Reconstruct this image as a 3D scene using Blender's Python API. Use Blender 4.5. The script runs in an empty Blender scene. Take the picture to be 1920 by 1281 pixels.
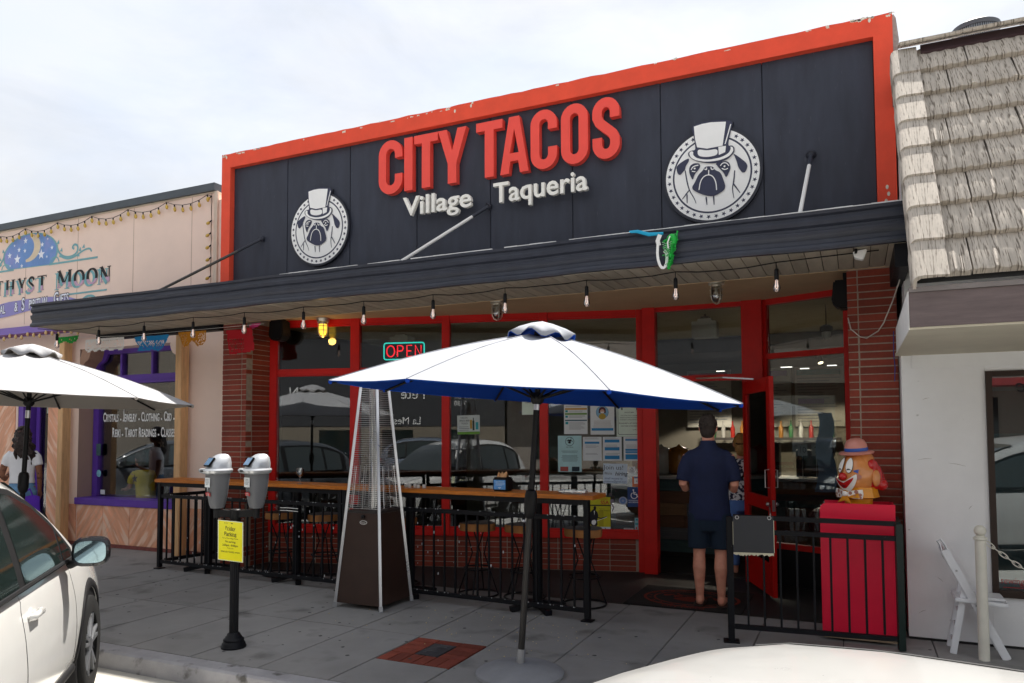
import bpy, bmesh, math, random
from math import sin, cos, pi, radians, sqrt, atan2
from mathutils import Vector as V, Matrix
random.seed(7)
S = bpy.context.scene
COL = S.collection
# ---------------------------------------------------------------- camera, sky, sun, exposure
cam = bpy.data.cameras.new('camera'); camo = bpy.data.objects.new('camera', cam); COL.objects.link(camo)
cam.sensor_width = 36; cam.lens = 1392.74/1920*36; cam.shift_y = 102.6/1920; cam.clip_end = 500; cam.clip_start = .05
def cam_axes(y, p, r):
    F = V((-sin(y)*cos(p), cos(y)*cos(p), sin(p))); R = V((cos(y), sin(y), 0)); U = R.cross(F)
    return R*cos(r)+U*sin(r), -R*sin(r)+U*cos(r), F
R_, U_, F_ = cam_axes(0.431795, 0.0481774, -0.00440757)
camo.matrix_world = Matrix(((R_.x, U_.x, -F_.x, 0), (R_.y, U_.y, -F_.y, 0), (R_.z, U_.z, -F_.z, 1.65), (0, 0, 0, 1)))
S.camera = camo
SUN_DIR = V((.02, .506, .85)).normalized()
W = bpy.data.worlds.new('World'); S.world = W; W.use_nodes = True
nt = W.node_tree; bg = nt.nodes['Background']
sky = nt.nodes.new('ShaderNodeTexSky'); sky.sky_type = 'NISHITA'; sky.sun_disc = False
sky.sun_elevation = math.asin(SUN_DIR.z); sky.sun_rotation = atan2(SUN_DIR.x, SUN_DIR.y)
sky.air_density = 1.0; sky.dust_density = 2.0; sky.ozone_density = 1.0
tc = nt.nodes.new('ShaderNodeTexCoord'); mp = nt.nodes.new('ShaderNodeMapping'); mp.inputs['Scale'].default_value = (1, 1, 2.2)
nz = nt.nodes.new('ShaderNodeTexNoise'); nz.inputs['Scale'].default_value = 2.1; nz.inputs['Detail'].default_value = 7; nz.inputs['Roughness'].default_value = .55
rp = nt.nodes.new('ShaderNodeValToRGB'); rp.color_ramp.elements[0].position = .3; rp.color_ramp.elements[0].color = (.72, .72, .72, 1); rp.color_ramp.elements[1].position = .62; rp.color_ramp.elements[1].color = (1, 1, 1, 1)
mx = nt.nodes.new('ShaderNodeMix'); mx.data_type = 'RGBA'
n2_ = nt.nodes.new('ShaderNodeTexNoise'); n2_.inputs['Scale'].default_value = 3.4; n2_.inputs['Detail'].default_value = 8; n2_.inputs['Roughness'].default_value = .58; n2_.inputs['Distortion'].default_value = .4
r2_ = nt.nodes.new('ShaderNodeValToRGB'); r2_.color_ramp.elements[0].position = .36; r2_.color_ramp.elements[0].color = (2.75, 2.86, 3.02, 1); r2_.color_ramp.elements[1].position = .64; r2_.color_ramp.elements[1].color = (3.42, 3.45, 3.5, 1)
nt.links.new(mp.outputs[0], n2_.inputs['Vector']); nt.links.new(n2_.outputs[0], r2_.inputs[0]); nt.links.new(r2_.outputs[0], mx.inputs[7])
L = nt.links
L.new(tc.outputs['Generated'], mp.inputs[0]); L.new(mp.outputs[0], nz.inputs['Vector']); L.new(nz.outputs[0], rp.inputs[0])
L.new(rp.outputs[0], mx.inputs[0]); L.new(sky.outputs[0], mx.inputs[6]); L.new(mx.outputs[2], bg.inputs[0])
bg.inputs[1].default_value = .0555
sl = bpy.data.lights.new('sun', 'SUN'); sl.energy = 2.1; sl.angle = radians(.6); sl.color = (1, .95, .88)
so = bpy.data.objects.new('sun', sl); COL.objects.link(so); so.rotation_euler = SUN_DIR.to_track_quat('Z', 'Y').to_euler(); so.location = (0, 20, 40)
S.view_settings.view_transform = 'Standard'; S.view_settings.look = 'None'; S.view_settings.gamma = 1
S.view_settings.exposure = 2.35; S.view_settings.use_curve_mapping = False
S.cycles.max_bounces = 8; S.cycles.transparent_max_bounces = 24; S.cycles.glossy_bounces = 4
S.cycles.use_denoising = True; S.cycles.caustics_reflective = False; S.cycles.caustics_refractive = False

# ---------------------------------------------------------------- materials
MATS = {}
def M(name, col, rough=.5, metal=0, var=.12, scale=6, bump=0, bscale=40, rand=0, coat=0, spec=.32, spots=None, stretch=None, emit=0, rot=0):
    if name in MATS: return MATS[name]
    m = bpy.data.materials.new(name); m.use_nodes = True; t = m.node_tree; p = t.nodes['Principled BSDF']; MATS[name] = m
    p.inputs['Roughness'].default_value = rough; p.inputs['Metallic'].default_value = metal
    p.inputs['Coat Weight'].default_value = coat; p.inputs['Specular IOR Level'].default_value = spec; p.inputs['Coat Roughness'].default_value = .05
    c = t.nodes.new('ShaderNodeTexCoord'); src = c.outputs['Object']
    if stretch:
        mm = t.nodes.new('ShaderNodeMapping'); mm.inputs['Scale'].default_value = stretch; pre = t.nodes.new('ShaderNodeMapping'); pre.inputs['Rotation'].default_value = (0, rot, 0); t.links.new(src, pre.inputs[0]); t.links.new(pre.outputs[0], mm.inputs[0]); src = mm.outputs[0]
    n = t.nodes.new('ShaderNodeTexNoise'); n.inputs['Scale'].default_value = scale; n.inputs['Detail'].default_value = 6; n.inputs['Roughness'].default_value = .6
    t.links.new(src, n.inputs['Vector'])
    mr = t.nodes.new('ShaderNodeMapRange'); mr.inputs[1].default_value = .25; mr.inputs[2].default_value = .75; mr.inputs[3].default_value = 1-var; mr.inputs[4].default_value = 1+var
    t.links.new(n.outputs[0], mr.inputs[0])
    hs = t.nodes.new('ShaderNodeHueSaturation'); hs.inputs['Color'].default_value = (*col, 1); 
    out = mr.outputs[0]
    if rand:
        oi = t.nodes.new('ShaderNodeObjectInfo'); m2 = t.nodes.new('ShaderNodeMapRange'); m2.inputs[3].default_value = 1-rand; m2.inputs[4].default_value = 1+rand
        t.links.new(oi.outputs['Random'], m2.inputs[0]); mu = t.nodes.new('ShaderNodeMath'); mu.operation = 'MULTIPLY'
        t.links.new(out, mu.inputs[0]); t.links.new(m2.outputs[0], mu.inputs[1]); out = mu.outputs[0]
    t.links.new(out, hs.inputs['Value']); colout = hs.outputs[0]
    if spots:   # (colour, scale, threshold)
        n2 = t.nodes.new('ShaderNodeTexNoise'); n2.inputs['Scale'].default_value = spots[1]; n2.inputs['Detail'].default_value = 5; t.links.new(src, n2.inputs['Vector'])
        r2 = t.nodes.new('ShaderNodeValToRGB'); r2.color_ramp.elements[0].position = spots[2]; r2.color_ramp.elements[1].position = min(1, spots[2]+(spots[3] if len(spots) > 3 else .04)); t.links.new(n2.outputs[0], r2.inputs[0])
        mi = t.nodes.new('ShaderNodeMix'); mi.data_type = 'RGBA'; mi.inputs[7].default_value = (*spots[0], 1)
        t.links.new(r2.outputs[0], mi.inputs[0]); t.links.new(colout, mi.inputs[6]); colout = mi.outputs[2]
    t.links.new(colout, p.inputs['Base Color'])
    r3 = t.nodes.new('ShaderNodeMapRange'); r3.inputs[3].default_value = max(.02, rough-.08); r3.inputs[4].default_value = min(1, rough+.08)
    t.links.new(n.outputs[0], r3.inputs[0]); t.links.new(r3.outputs[0], p.inputs['Roughness'])
    if bump:
        n3 = t.nodes.new('ShaderNodeTexNoise'); n3.inputs['Scale'].default_value = bscale; n3.inputs['Detail'].default_value = 4; t.links.new(src, n3.inputs['Vector'])
        b = t.nodes.new('ShaderNodeBump'); b.inputs['Strength'].default_value = bump; b.inputs['Distance'].default_value = .01
        t.links.new(n3.outputs[0], b.inputs['Height']); t.links.new(b.outputs[0], p.inputs['Normal'])
    if emit:
        p.inputs['Emission Color'].default_value = (*col, 1); p.inputs['Emission Strength'].default_value = emit
    return m
def glassmat(name, tint=(.8, .85, .85), boost=1.0, ior=1.5, base=0):
    m = bpy.data.materials.new(name); m.use_nodes = True; t = m.node_tree; t.nodes.clear(); MATS[name] = m
    o = t.nodes.new('ShaderNodeOutputMaterial'); mix = t.nodes.new('ShaderNodeMixShader'); tr = t.nodes.new('ShaderNodeBsdfTransparent'); tr.inputs[0].default_value = (*tint, 1)
    gl = t.nodes.new('ShaderNodeBsdfGlossy'); gl.inputs['Roughness'].default_value = 0.0; gl.inputs[0].default_value = (.95, .97, 1, 1)
    fr = t.nodes.new('ShaderNodeFresnel'); fr.inputs[0].default_value = ior
    mu = t.nodes.new('ShaderNodeMath'); mu.operation = 'MULTIPLY_ADD'; mu.inputs[1].default_value = boost; mu.inputs[2].default_value = base; mu.use_clamp = True
    t.links.new(fr.outputs[0], mu.inputs[0]); t.links.new(mu.outputs[0], mix.inputs[0]); t.links.new(tr.outputs[0], mix.inputs[1]); t.links.new(gl.outputs[0], mix.inputs[2]); t.links.new(mix.outputs[0], o.inputs[0])
    return m
# ---------------------------------------------------------------- mesh builder
LOC = {}
class B:
    def __init__(s): s.v = []; s.f = []
    def add(s, vs, fs):
        o = len(s.v); s.v += [V(q) for q in vs]; s.f += [tuple(i+o for i in f) for f in fs]; return s
    def box(s, x0, x1, y0, y1, z0, z1):
        return s.add([(x0, y0, z0), (x1, y0, z0), (x1, y1, z0), (x0, y1, z0), (x0, y0, z1), (x1, y0, z1), (x1, y1, z1), (x0, y1, z1)],
                     [(0, 3, 2, 1), (4, 5, 6, 7), (0, 1, 5, 4), (1, 2, 6, 5), (2, 3, 7, 6), (3, 0, 4, 7)])
    def obox(s, c, u, v, w, a, b_, d):     # centre, three unit axes, three full sizes
        c = V(c); u = V(u)*a/2; v = V(v)*b_/2; w = V(w)*d/2
        q = [c+i*u+j*v+k*w for k in (-1, 1) for (i, j) in ((-1, -1), (1, -1), (1, 1), (-1, 1))]
        return s.add(q, [(0, 3, 2, 1), (4, 5, 6, 7), (0, 1, 5, 4), (1, 2, 6, 5), (2, 3, 7, 6), (3, 0, 4, 7)])
    def bar(s, p, q, a, b_, up=(0, 0, 1)):  # box beam from p to q
        p, q = V(p), V(q); w = (q-p); l = w.length; w.normalize(); u = w.cross(V(up))
        if u.length < 1e-4: u = w.cross(V((1, 0, 0)))
        u.normalize(); v = u.cross(w)
        return s.obox((p+q)/2, u, v, w, a, b_, l)
    def tube(s, pts, r, n=8, closed=False, caps=True):
        pts = [V(p) for p in pts]; N = len(pts); rs = r if isinstance(r, list) else [r]*N
        rings = []; prev = None
        for i, p in enumerate(pts):
            if closed: t = pts[(i+1) % N]-pts[i-1]
            else: t = pts[min(i+1, N-1)]-pts[max(i-1, 0)]
            t.normalize()
            if prev is None:
                a = t.cross(V((0, 0, 1)))
                if a.length < .05: a = t.cross(V((1, 0, 0)))
            else: a = prev-t*prev.dot(t)
            a.normalize(); prev = a; b = t.cross(a)
            ri = rs[i]; rx, ry = ri if isinstance(ri, (tuple, list)) else (ri, ri)
            rings.append([p+a*rx*cos(2*pi*k/n)+b*ry*sin(2*pi*k/n) for k in range(n)])
        o = len(s.v); s.v += [q for g in rings for q in g]
        for i in range(N if closed else N-1):
            for k in range(n):
                j = (i+1) % N; s.f.append((o+i*n+k, o+i*n+(k+1) % n, o+j*n+(k+1) % n, o+j*n+k))
        if caps and not closed:
            s.f.append(tuple(o+k for k in reversed(range(n)))); s.f.append(tuple(o+(N-1)*n+k for k in range(n)))
        return s
    def lathe(s, prof, c=(0, 0, 0), n=20, ax=None, close=False):    # profile of (radius, height)
        c = V(c); Rm = V(ax).to_track_quat('Z', 'Y').to_matrix() if ax is not None else Matrix.Identity(3)
        o = len(s.v); m = len(prof)
        for r, z in prof:
            for k in range(n): s.v.append(c+Rm @ V((max(r, 1e-4)*cos(2*pi*k/n), max(r, 1e-4)*sin(2*pi*k/n), z)))
        for i in range(m-1 if not close else m):
            j = (i+1) % m
            for k in range(n): s.f.append((o+i*n+k, o+i*n+(k+1) % n, o+j*n+(k+1) % n, o+j*n+k))
        if not close:
            s.f.append(tuple(o+k for k in reversed(range(n)))); s.f.append(tuple(o+(m-1)*n+k for k in range(n)))
        return s
    def prism(s, poly, O, u, v, d, back=True):     # 2D polygon at O + x u + y v, thickness d behind the front face (along u x v)
        O, u, v = V(O), V(u), V(v); w = u.cross(v).normalized(); n = len(poly)
        A = sum(poly[i][0]*poly[(i+1) % n][1]-poly[(i+1) % n][0]*poly[i][1] for i in range(n))
        if A < 0: poly = poly[::-1]
        o = len(s.v); s.v += [O+u*x+v*y for x, y in poly]+[O+u*x+v*y-w*d for x, y in poly]
        s.f.append(tuple(o+i for i in range(n)))
        if back: s.f.append(tuple(o+n+i for i in reversed(range(n))))
        for i in range(n): j = (i+1) % n; s.f.append((o+j, o+i, o+n+i, o+n+j))
        return s
    def ball(s, c, r, n=12, m=8, sc=(1, 1, 1), rot=None):
        c = V(c); o = len(s.v); Rm = rot or Matrix.Identity(3)
        for i in range(m+1):
            th = pi*i/m
            for k in range(n): s.v.append(c+Rm @ V((r*sc[0]*max(sin(th), 1e-3)*cos(2*pi*k/n), r*sc[1]*max(sin(th), 1e-3)*sin(2*pi*k/n), r*sc[2]*cos(th))))
        for i in range(m):
            for k in range(n): s.f.append((o+i*n+k, o+(i+1)*n+k, o+(i+1)*n+(k+1) % n, o+i*n+(k+1) % n))
        return s
    def build(s, name, mat, parent=None, smooth=None, bevel=0, base=None, at=None):
        off = V(at) if at is not None else (LOC[parent.name] if parent else V((0, 0, 0)))
        me = bpy.data.meshes.new(name)
        me.from_pydata([tuple(p-off) for p in s.v], [], s.f); me.validate()
        bm = bmesh.new(); bm.from_mesh(me)
        if bevel: bmesh.ops.bevel(bm, geom=[e for e in bm.edges if len(e.link_faces) == 2 and e.calc_face_angle(0) > .6], offset=bevel, segments=2, affect='EDGES', clamp_overlap=True)
        bmesh.ops.recalc_face_normals(bm, faces=bm.faces); bm.to_mesh(me); bm.free()
        if smooth is not None: me.shade_smooth(); me.set_sharp_from_angle(angle=radians(smooth))
        return link(name, me, mat, parent, at)
def link(name, me, mat, parent=None, at=None):
    if mat is not None:
        me.materials.clear(); me.materials.append(mat)
    o = bpy.data.objects.new(name, me); COL.objects.link(o)
    if parent: o.parent = parent; LOC[o.name] = LOC[parent.name].copy()
    if at is not None and parent: o.location = V(at)-LOC[parent.name]; LOC[o.name] = V(at)
    elif at is not None: o.location = at; LOC[o.name] = V(at)
    elif not parent: LOC[o.name] = V((0, 0, 0))
    return o
def tag(o, label=None, cat=None, group=None, kind=None):
    if label: o['label'] = label
    if cat: o['category'] = cat
    if group: o['group'] = group
    if kind: o['kind'] = kind
    return o
def thing(name, label, cat, loc=(0, 0, 0), group=None):
    o = bpy.data.objects.new(name, None); COL.objects.link(o); o.location = loc; o.empty_display_size = .1; LOC[o.name] = V(loc)
    return tag(o, label, cat, group)
def sub(name, parent, loc=None):          # an Empty part (parent of sub-parts)
    o = bpy.data.objects.new(name, None); COL.objects.link(o); o.parent = parent; o.empty_display_size = .05
    l = V(loc) if loc is not None else LOC[parent.name]; o.location = l-LOC[parent.name]; LOC[o.name] = l.copy(); return o
def copy_tree(o, parent=None):
    c = o.copy(); COL.objects.link(c); c.parent = parent
    for ch in o.children: copy_tree(ch, c)
    return c
def inst(src, parent, name, loc, mat=None):   # shared-mesh copy of a piece
    o = bpy.data.objects.new(name, src); COL.objects.link(o); o.parent = parent; o.location = V(loc)-LOC[parent.name]; return o
# ---------------------------------------------------------------- lettering
def text_geo(s, size=1, bold=0, xs=1, depth=0, align='CENTER', shear=0, res=3):
    c = bpy.data.curves.new('t', 'FONT'); c.body = s; c.size = size; c.offset = bold*size; c.extrude = depth/2; c.align_x = align; c.align_y = 'CENTER'; c.shear = shear; c.resolution_u = res; c.fill_mode = 'FRONT' if depth == 0 else 'BOTH'
    o = bpy.data.objects.new('t', c); COL.objects.link(o); dg = bpy.context.evaluated_depsgraph_get(); me = o.evaluated_get(dg).to_mesh()
    vs = [V((v.co.x*xs, v.co.y, v.co.z)) for v in me.vertices]; fs = [tuple(f.vertices) for f in me.polygons]
    o.evaluated_get(dg).to_mesh_clear(); bpy.data.objects.remove(o); bpy.data.curves.remove(c)
    return vs, fs
def text(b, s, O, u, v, size, bold=0, xs=1, depth=0, align='CENTER', shear=0, width=None):
    O, u, v = V(O), V(u), V(v); w = u.cross(v)
    vs, fs = text_geo(s, size, bold, xs, depth, align, shear)
    if not vs: return b
    if width:
        x0 = min(p.x for p in vs); x1 = max(p.x for p in vs); k = width/max(1e-6, x1-x0)
        for p in vs: p.x *= k
    return b.add([O+u*p.x+v*p.y+w*p.z for p in vs], fs)
def strokepoly(pts, w, closed=False):
    pts = [V((*p, 0)) for p in pts]; N = len(pts); Lf, Rt = [], []
    for i, p in enumerate(pts):
        a = pts[i-1] if (closed or i > 0) else None; c = pts[(i+1) % N] if (closed or i < N-1) else None
        d1 = (p-a).normalized() if a else (c-p).normalized(); d2 = (c-p).normalized() if c else d1
        n1 = V((-d1.y, d1.x, 0)); n2 = V((-d2.y, d2.x, 0)); m = (n1+n2)
        if m.length < .2: m = n1
        m.normalize(); k = min(2.5, 1/max(.3, m.dot(n1)))
        wi = w[i] if isinstance(w, (list, tuple)) else w
        Lf.append((p+m*wi/2*k).xy[:]); Rt.append((p-m*wi/2*k).xy[:])
    return Lf, Rt
def stroke(b, pts, w, O, u, v, d, closed=False):
    Lf, Rt = strokepoly(pts, w, closed); O, u, v = V(O), V(u), V(v); nn = u.cross(v).normalized(); N = len(Lf); o = len(b.v)
    for k in (0, d):
        b.v += [O+u*x+v*y-nn*k for x, y in Lf]+[O+u*x+v*y-nn*k for x, y in Rt]
    for i in range(N if closed else N-1):
        j = (i+1) % N
        b.f += [(o+N+i, o+N+j, o+j, o+i), (o+2*N+i, o+2*N+j, o+3*N+j, o+3*N+i), (o+i, o+j, o+2*N+j, o+2*N+i), (o+N+j, o+N+i, o+3*N+i, o+3*N+j)]
    if not closed: b.f += [(o, o+2*N, o+3*N, o+N), (o+N-1, o+2*N-1, o+4*N-1, o+3*N-1)]
    return b
def arc(cx, cy, rx, ry, a0, a1, n=10): return [(cx+rx*cos(radians(a0+(a1-a0)*i/n)), cy+ry*sin(radians(a0+(a1-a0)*i/n))) for i in range(n+1)]
def star(cx, cy, r, rot=90, q=.42): return [(cx+(r if k % 2 == 0 else r*q)*cos(radians(rot+36*k)), cy+(r if k % 2 == 0 else r*q)*sin(radians(rot+36*k))) for k in range(10)]
X_, Y_, Z_ = V((1, 0, 0)), V((0, 1, 0)), V((0, 0, 1))
# ---------------------------------------------------------------- palette
concrete = M('sidewalk_concrete', (.255, .25, .245), .85, var=.22, scale=1.3, bump=.12, bscale=160, rand=.05, spots=((.155, .152, .148), 2.6, .55, .16))
curbmat = M('curb_concrete', (.33, .325, .34), .85, var=.22, scale=4, bump=.15, bscale=90, spots=((.10, .095, .09), 7, .6, .12))
gutmat = M('gutter_concrete', (.50, .48, .43), .85, var=.12, scale=3, bump=.1, bscale=100)
asph = M('worn_street', (.46, .45, .42), .9, var=.2, scale=3, bump=.2, bscale=140)
redp = M('red_paint', (.54, .008, .005), .45, var=.10, scale=7, bump=.03, bscale=30)
redf = M('parapet_red_stucco', (.80, .085, .042), .75, var=.10, scale=5, bump=.14, bscale=90)
chipm = M('bare_chip', (.72, .66, .55), .9, var=.2, scale=30)
panelm = M('charcoal_panel', (.036, .041, .060), .55, var=.24, scale=3, stretch=(3, 3, .6), bump=.05, bscale=50, rand=.05, spots=((.055, .06, .08), 14, .66, .05))
canm = M('charcoal_metal', (.033, .037, .052), .38, var=.2, scale=6, bump=.05, bscale=14, spots=((.09, .095, .11), 55, .74, .03))
blackm = M('black_steel', (.006, .0065, .009), .5, spec=.2, var=.25, scale=12, bump=.04, bscale=60, spots=((.25, .25, .25), 34, .74, .02))
blackp = M('black_plastic', (.007, .007, .008), .5, spec=.22, var=.2)
whitem = M('white_paint', (.80, .80, .78), .5, var=.06, scale=9)
letterred = M('sign_letter_red', (.88, .085, .062), .4, var=.04)
letterwhite = M('sign_letter_white', (.90, .885, .83), .5, var=.08, scale=12)
brickm = M('red_brick', (.21, .036, .020), .7, var=.22, scale=12, bump=.2, bscale=60, rand=.22)
mortar = M('mortar', (.30, .25, .20), .95, var=.2, scale=20)
beige = M('beige_plaster', (.60, .43, .26), .8, var=.08, scale=4)
soffm = M('weathered_soffit_wood', (.42, .37, .29), .7, var=.2, scale=3, bump=.1, bscale=30, rand=.12, stretch=(8, 1, 8))
darkfloor = M('dark_tile', (.020, .018, .018), .6, var=.3, scale=5)
glass = glassmat('window_glass', (.87, .90, .90), 1.6, 1.5, .01)
glassclear = glassmat('clear_glass', (.97, .98, .98), .9, 1.45)
woodm = M('varnished_wood', (.50, .155, .018), .4, var=.35, scale=5, bump=.08, bscale=20, stretch=(1.2, 14, 14), spots=((.12, .03, .008), 4, .62, .12))
chrome = M('brushed_aluminium', (.62, .63, .65), .3, metal=1, var=.1)
steel = M('galvanised_steel', (.42, .43, .45), .45, metal=.9, var=.15, scale=14)
bulbglass = glassmat('clear_bulb', (.90, .84, .80), 2.5, 1.5, .16); filam = M('warm_filament', (1, .74, .6), .4, emit=.22)
paperw = M('white_paper', (.72, .75, .76), .8, var=.04)
inkm = M('black_ink', (.015, .015, .02), .7, var=.1)
greyink = M('grey_ink', (.22, .24, .26), .8, var=.1)
blueink = M('blue_ink', (.03, .22, .46), .7, var=.1)
skinl = M('skin_tan', (.64, .29, .20), .5, var=.14, scale=14, spots=((.56, .19, .13), 8, .54, .2))
skind = M('skin_brown', (.21, .085, .045), .48, var=.12, scale=16)
# ---------------------------------------------------------------- the setting: street, gutter, kerb, sidewalk
o = B().box(-70, 60, -60, 3.4, -.5, -.135).build('road', asph); tag(o, 'grey asphalt street in front of the shops', kind='structure')
g = B().box(-60, 50, 3.38, 3.905, -.45, -.127).build('gutter', gutmat); tag(g, 'sunlit pale concrete gutter at the foot of the kerb', kind='structure')
wl = B()
for k in range(-7, 6):       # angled parking stripes
    x = k*3.1-1.5; wl.add([(x, 3.3, -.131), (x+.1, 3.3, -.131), (x+5.0, -1.7, -.131), (x+4.9, -1.7, -.131)], [(0, 1, 2, 3)])
tag(wl.build('parking_stripes', whitem), 'white angled parking stripes painted on the asphalt', kind='structure')
cb = B()
prof = [(3.90, -.3), (3.905, -.035), (3.915, -.012), (3.935, 0), (4.062, 0), (4.062, -.3)]
xs = [-40+.5*k for k in range(0, 161)]
for x0 in (-40,):
    n = len(prof); pts = []
    for x in (-40, 40): pts += [(x, y, z) for y, z in prof]
    cb.add(pts, [(i, (i+1) % n, n+(i+1) % n, n+i) for i in range(n)]+[tuple(range(n)), tuple(range(2*n-1, n-1, -1))])
tag(cb.build('kerb', curbmat, smooth=30), 'stained grey concrete kerb along the sidewalk', kind='structure')
sw = B().box(-60, 50, 4.066, 9.2, -.4, -.014).build('sidewalk', M('joint_dirt', (.03, .03, .03), .95)); tag(sw, 'grey concrete sidewalk of scored slabs', kind='structure')
jx = [-.75-.622*k for k in range(6)]; jx += [-3.86-.652*k for k in range(1, 16)]; jx = sorted(jx+[-.75+.63*k for k in range(1, 10)])
rows = [(4.07, 5.243), (5.247, 6.98)]
for i in range(len(jx)-1):
    for j, (y0, y1) in enumerate(rows):
        x0, x1 = jx[i]+.003, jx[i+1]-.003
        dz = random.uniform(-.0015, .0015)
        if j == 0 and abs(jx[i]+3.238) < .02:            # the slab that holds the brick inlay
            B().box(x0, x1, y0, 4.598, -.06, dz).build('slab', concrete, sw, bevel=.004)
            B().box(x0, x1, 5.207, y1, -.06, dz).build('slab', concrete, sw, bevel=.002); continue
        B().box(x0, x1, y0, y1, -.06, dz).build('slab', concrete, sw, bevel=.004)
B().box(-60, jx[0], 4.07, 9, -.06, -.001).build('slab', concrete, sw); B().box(jx[-1], 40, 4.07, 6.98, -.06, -.001).build('slab', concrete, sw)
B().box(-16, -7.2, 6.983, 7.7, -.06, -.002).build('slab', concrete, sw)
# brick inlay with plaque
inl = thing('brick_inlay', 'square of red paving bricks set in the sidewalk round a dark plaque', 'paving inlay', (-2.93, 4.9, 0))
pav = M('paving_brick', (.20, .045, .028), .85, var=.25, scale=10, bump=.2, bscale=80, rand=.25)
B().box(-3.235, -2.619, 4.6, 5.205, -.06, -.012).build('bed', M('sand_bed', (.05, .035, .03), .95), inl)
x0, y0, cw, ch = -3.233, 4.602, .6116/6, .601/6
def pb(i, j, a, b_):
    B().box(x0+i*cw+.002, x0+(i+a)*cw-.002, y0+j*ch+.002, y0+(j+b_)*ch-.002, -.05, random.uniform(-.002, .001)).build('brick', pav, inl, bevel=.003)
for i in range(0, 6, 2): pb(i, 5, 2, 1); pb(i, 0, 1, 2); pb(i+1, 0, 1, 2)
for j in (2, 3, 4):
    pb(0, j, 2, 1)
    if j != 2: pb(4, j, 2, 1)
pb(4, 2, 2, 1)
pl = B().box(x0+2*cw+.003, x0+4*cw-.003, y0+2*ch+.003, y0+5*ch-.003, -.05, .002).build('plaque', M('dark_bronze', (.06, .062, .07), .5, metal=.3, var=.3, scale=20), inl, bevel=.003)
b = B()
for k in range(6): b.box(x0+2.25*cw, x0+(2.6+1.1*random.random())*cw, y0+(4.6-.38*k)*ch, y0+(4.6-.38*k)*ch+.012, .002, .0045)
b.build('raised_lettering', M('bronze_relief', (.12, .12, .13), .5, metal=.3), pl)
# crumbs on the sidewalk
b = B()
for k in range(150):
    x = random.uniform(-9, 1.2); y = random.uniform(4.12, 6.9); r = random.uniform(.006, .02); b.prism([(r*cos(i*.9)*random.uniform(.7, 1.1), r*sin(i*.9)*random.uniform(.7, 1.1)) for i in range(7)], (x, y, .0021), X_, Y_, .0006)
tag(b.build('gum_spots', M('old_gum', (.07, .07, .072), .9)), 'small dark gum spots trodden into the sidewalk', kind='stuff')
b = B()
for x0, x1, y in ((-2.5, -2.07, 5.225), (-4.5, -3.9, 5.262), (-6.3, -5.9, 5.262), (-1.9, -1.5, 5.225)): b.prism([(x0, -.003), ((x0+x1)/2, -.001), (x1, -.003), (x1, .003), ((x0+x1)/2, .004), (x0, .002)], (0, y, .0024), X_, Y_, .0006)
tag(b.build('mortar_smears', M('pale_mortar', (.34, .33, .32), .9)), 'pale mortar smears along the slab joints', kind='stuff')
b = B(); random.seed(3)
for k in range(95):
    x = random.gauss(-2.75, .75); y = random.uniform(5.0, 6.2); r = random.uniform(.0025, .007); b.ball((x, y, r*.6), r, 5, 3, (1, .8, .6))
tag(b.build('crumbs', M('food_crumbs', (.62, .50, .28), .8, var=.4, scale=3)), 'pale and yellow crumbs scattered on the sidewalk', kind='stuff')
ef = B().box(-7.26, .34, 6.986, 8.7, -.3, -.0005).build('entry_floor', darkfloor); tag(ef, 'dark tiled floor of the recessed storefront', kind='structure')

# ---------------------------------------------------------------- the red and charcoal restaurant
bld = thing('restaurant_building', 'charcoal and red restaurant front with red parapet and brick pillars', 'building', (-3.5, 7, 0))
XL, XR, ZT = -7.33, .376, 5.232
P0 = V((-6.868, 7.42, 0)); P1 = V((-2.256, 8.66, 0)); WU = (P1-P0).normalized(); WN = V((WU.y, -WU.x, 0))   # storefront window line and its outward normal
def wp(x, z, off=0): s = (x-P0.x)/WU.x; return P0+WU*s+WN*off+V((0, 0, z))
# parapet frame: slightly uneven top edge
def rough_band(x0, x1, z0, z1, nx):
    b = B(); n = int(nx); top = []
    for i in range(n+1):
        x = x0+(x1-x0)*i/n; top.append((x, z1+random.uniform(-.006, .004)))
    b.prism([(x0, z0), (x1, z0)]+top[::-1], (0, 7.0, 0), X_, Z_, .30); return b
par = rough_band(XL, XR, 5.052, ZT, 60).build('parapet_band', redf, bld)
B().box(XL, -7.184, 7.0, 7.30, 3.11, 5.052).build('parapet_band', redf, bld)
B().box(.225, XR, 7.0, 7.30, 3.11, 5.052).build('parapet_band', redf, bld)
b = B()
for k in range(46):
    x = random.choice([random.uniform(XL, -6.6), random.uniform(XL, XR), random.uniform(-4.9, -3.6), random.uniform(.05, XR)]); w = random.uniform(.008, .06); h = random.uniform(.004, .016); z = ZT-random.uniform(.004, .03)
    p = [(x+w*(i/5-.5), z+h*random.uniform(.2, 1)) for i in range(6)]+[(x+w*(.5-i/5), z-h*random.uniform(.2, 1)) for i in range(6)]
    b.prism(p, (0, 6.9985, 0), X_, Z_, .001)
for (x, z) in ((.30, 3.72), (.31, 3.66), (.29, 3.6), (-3.9, 5.17), (-3.7, 5.19), (-7.25, 5.19), (.2, 5.2)): b.prism(arc(x, z, .012, .02, 0, 300, 7), (0, 6.9985, 0), X_, Z_, .001)
tag(b.build('chipped_paint', chipm, par), kind='stuff')
b = B().prism([(XR+.002, 4.9), (XR+.03, 4.85), (XR+.05, 5.0), (XR+.03, 5.2), (XR+.012, 5.235), (XR+.002, 5.23)], (0, 7.05, 0), X_, Z_, .2); b.build('flashing_curl', M('torn_flashing', (.35, .34, .32), .7, var=.4, scale=20), par)
pj = [-7.184, -6.301, -5.354, -4.428, -3.502, -2.565, -1.649, -.702, .225]
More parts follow.
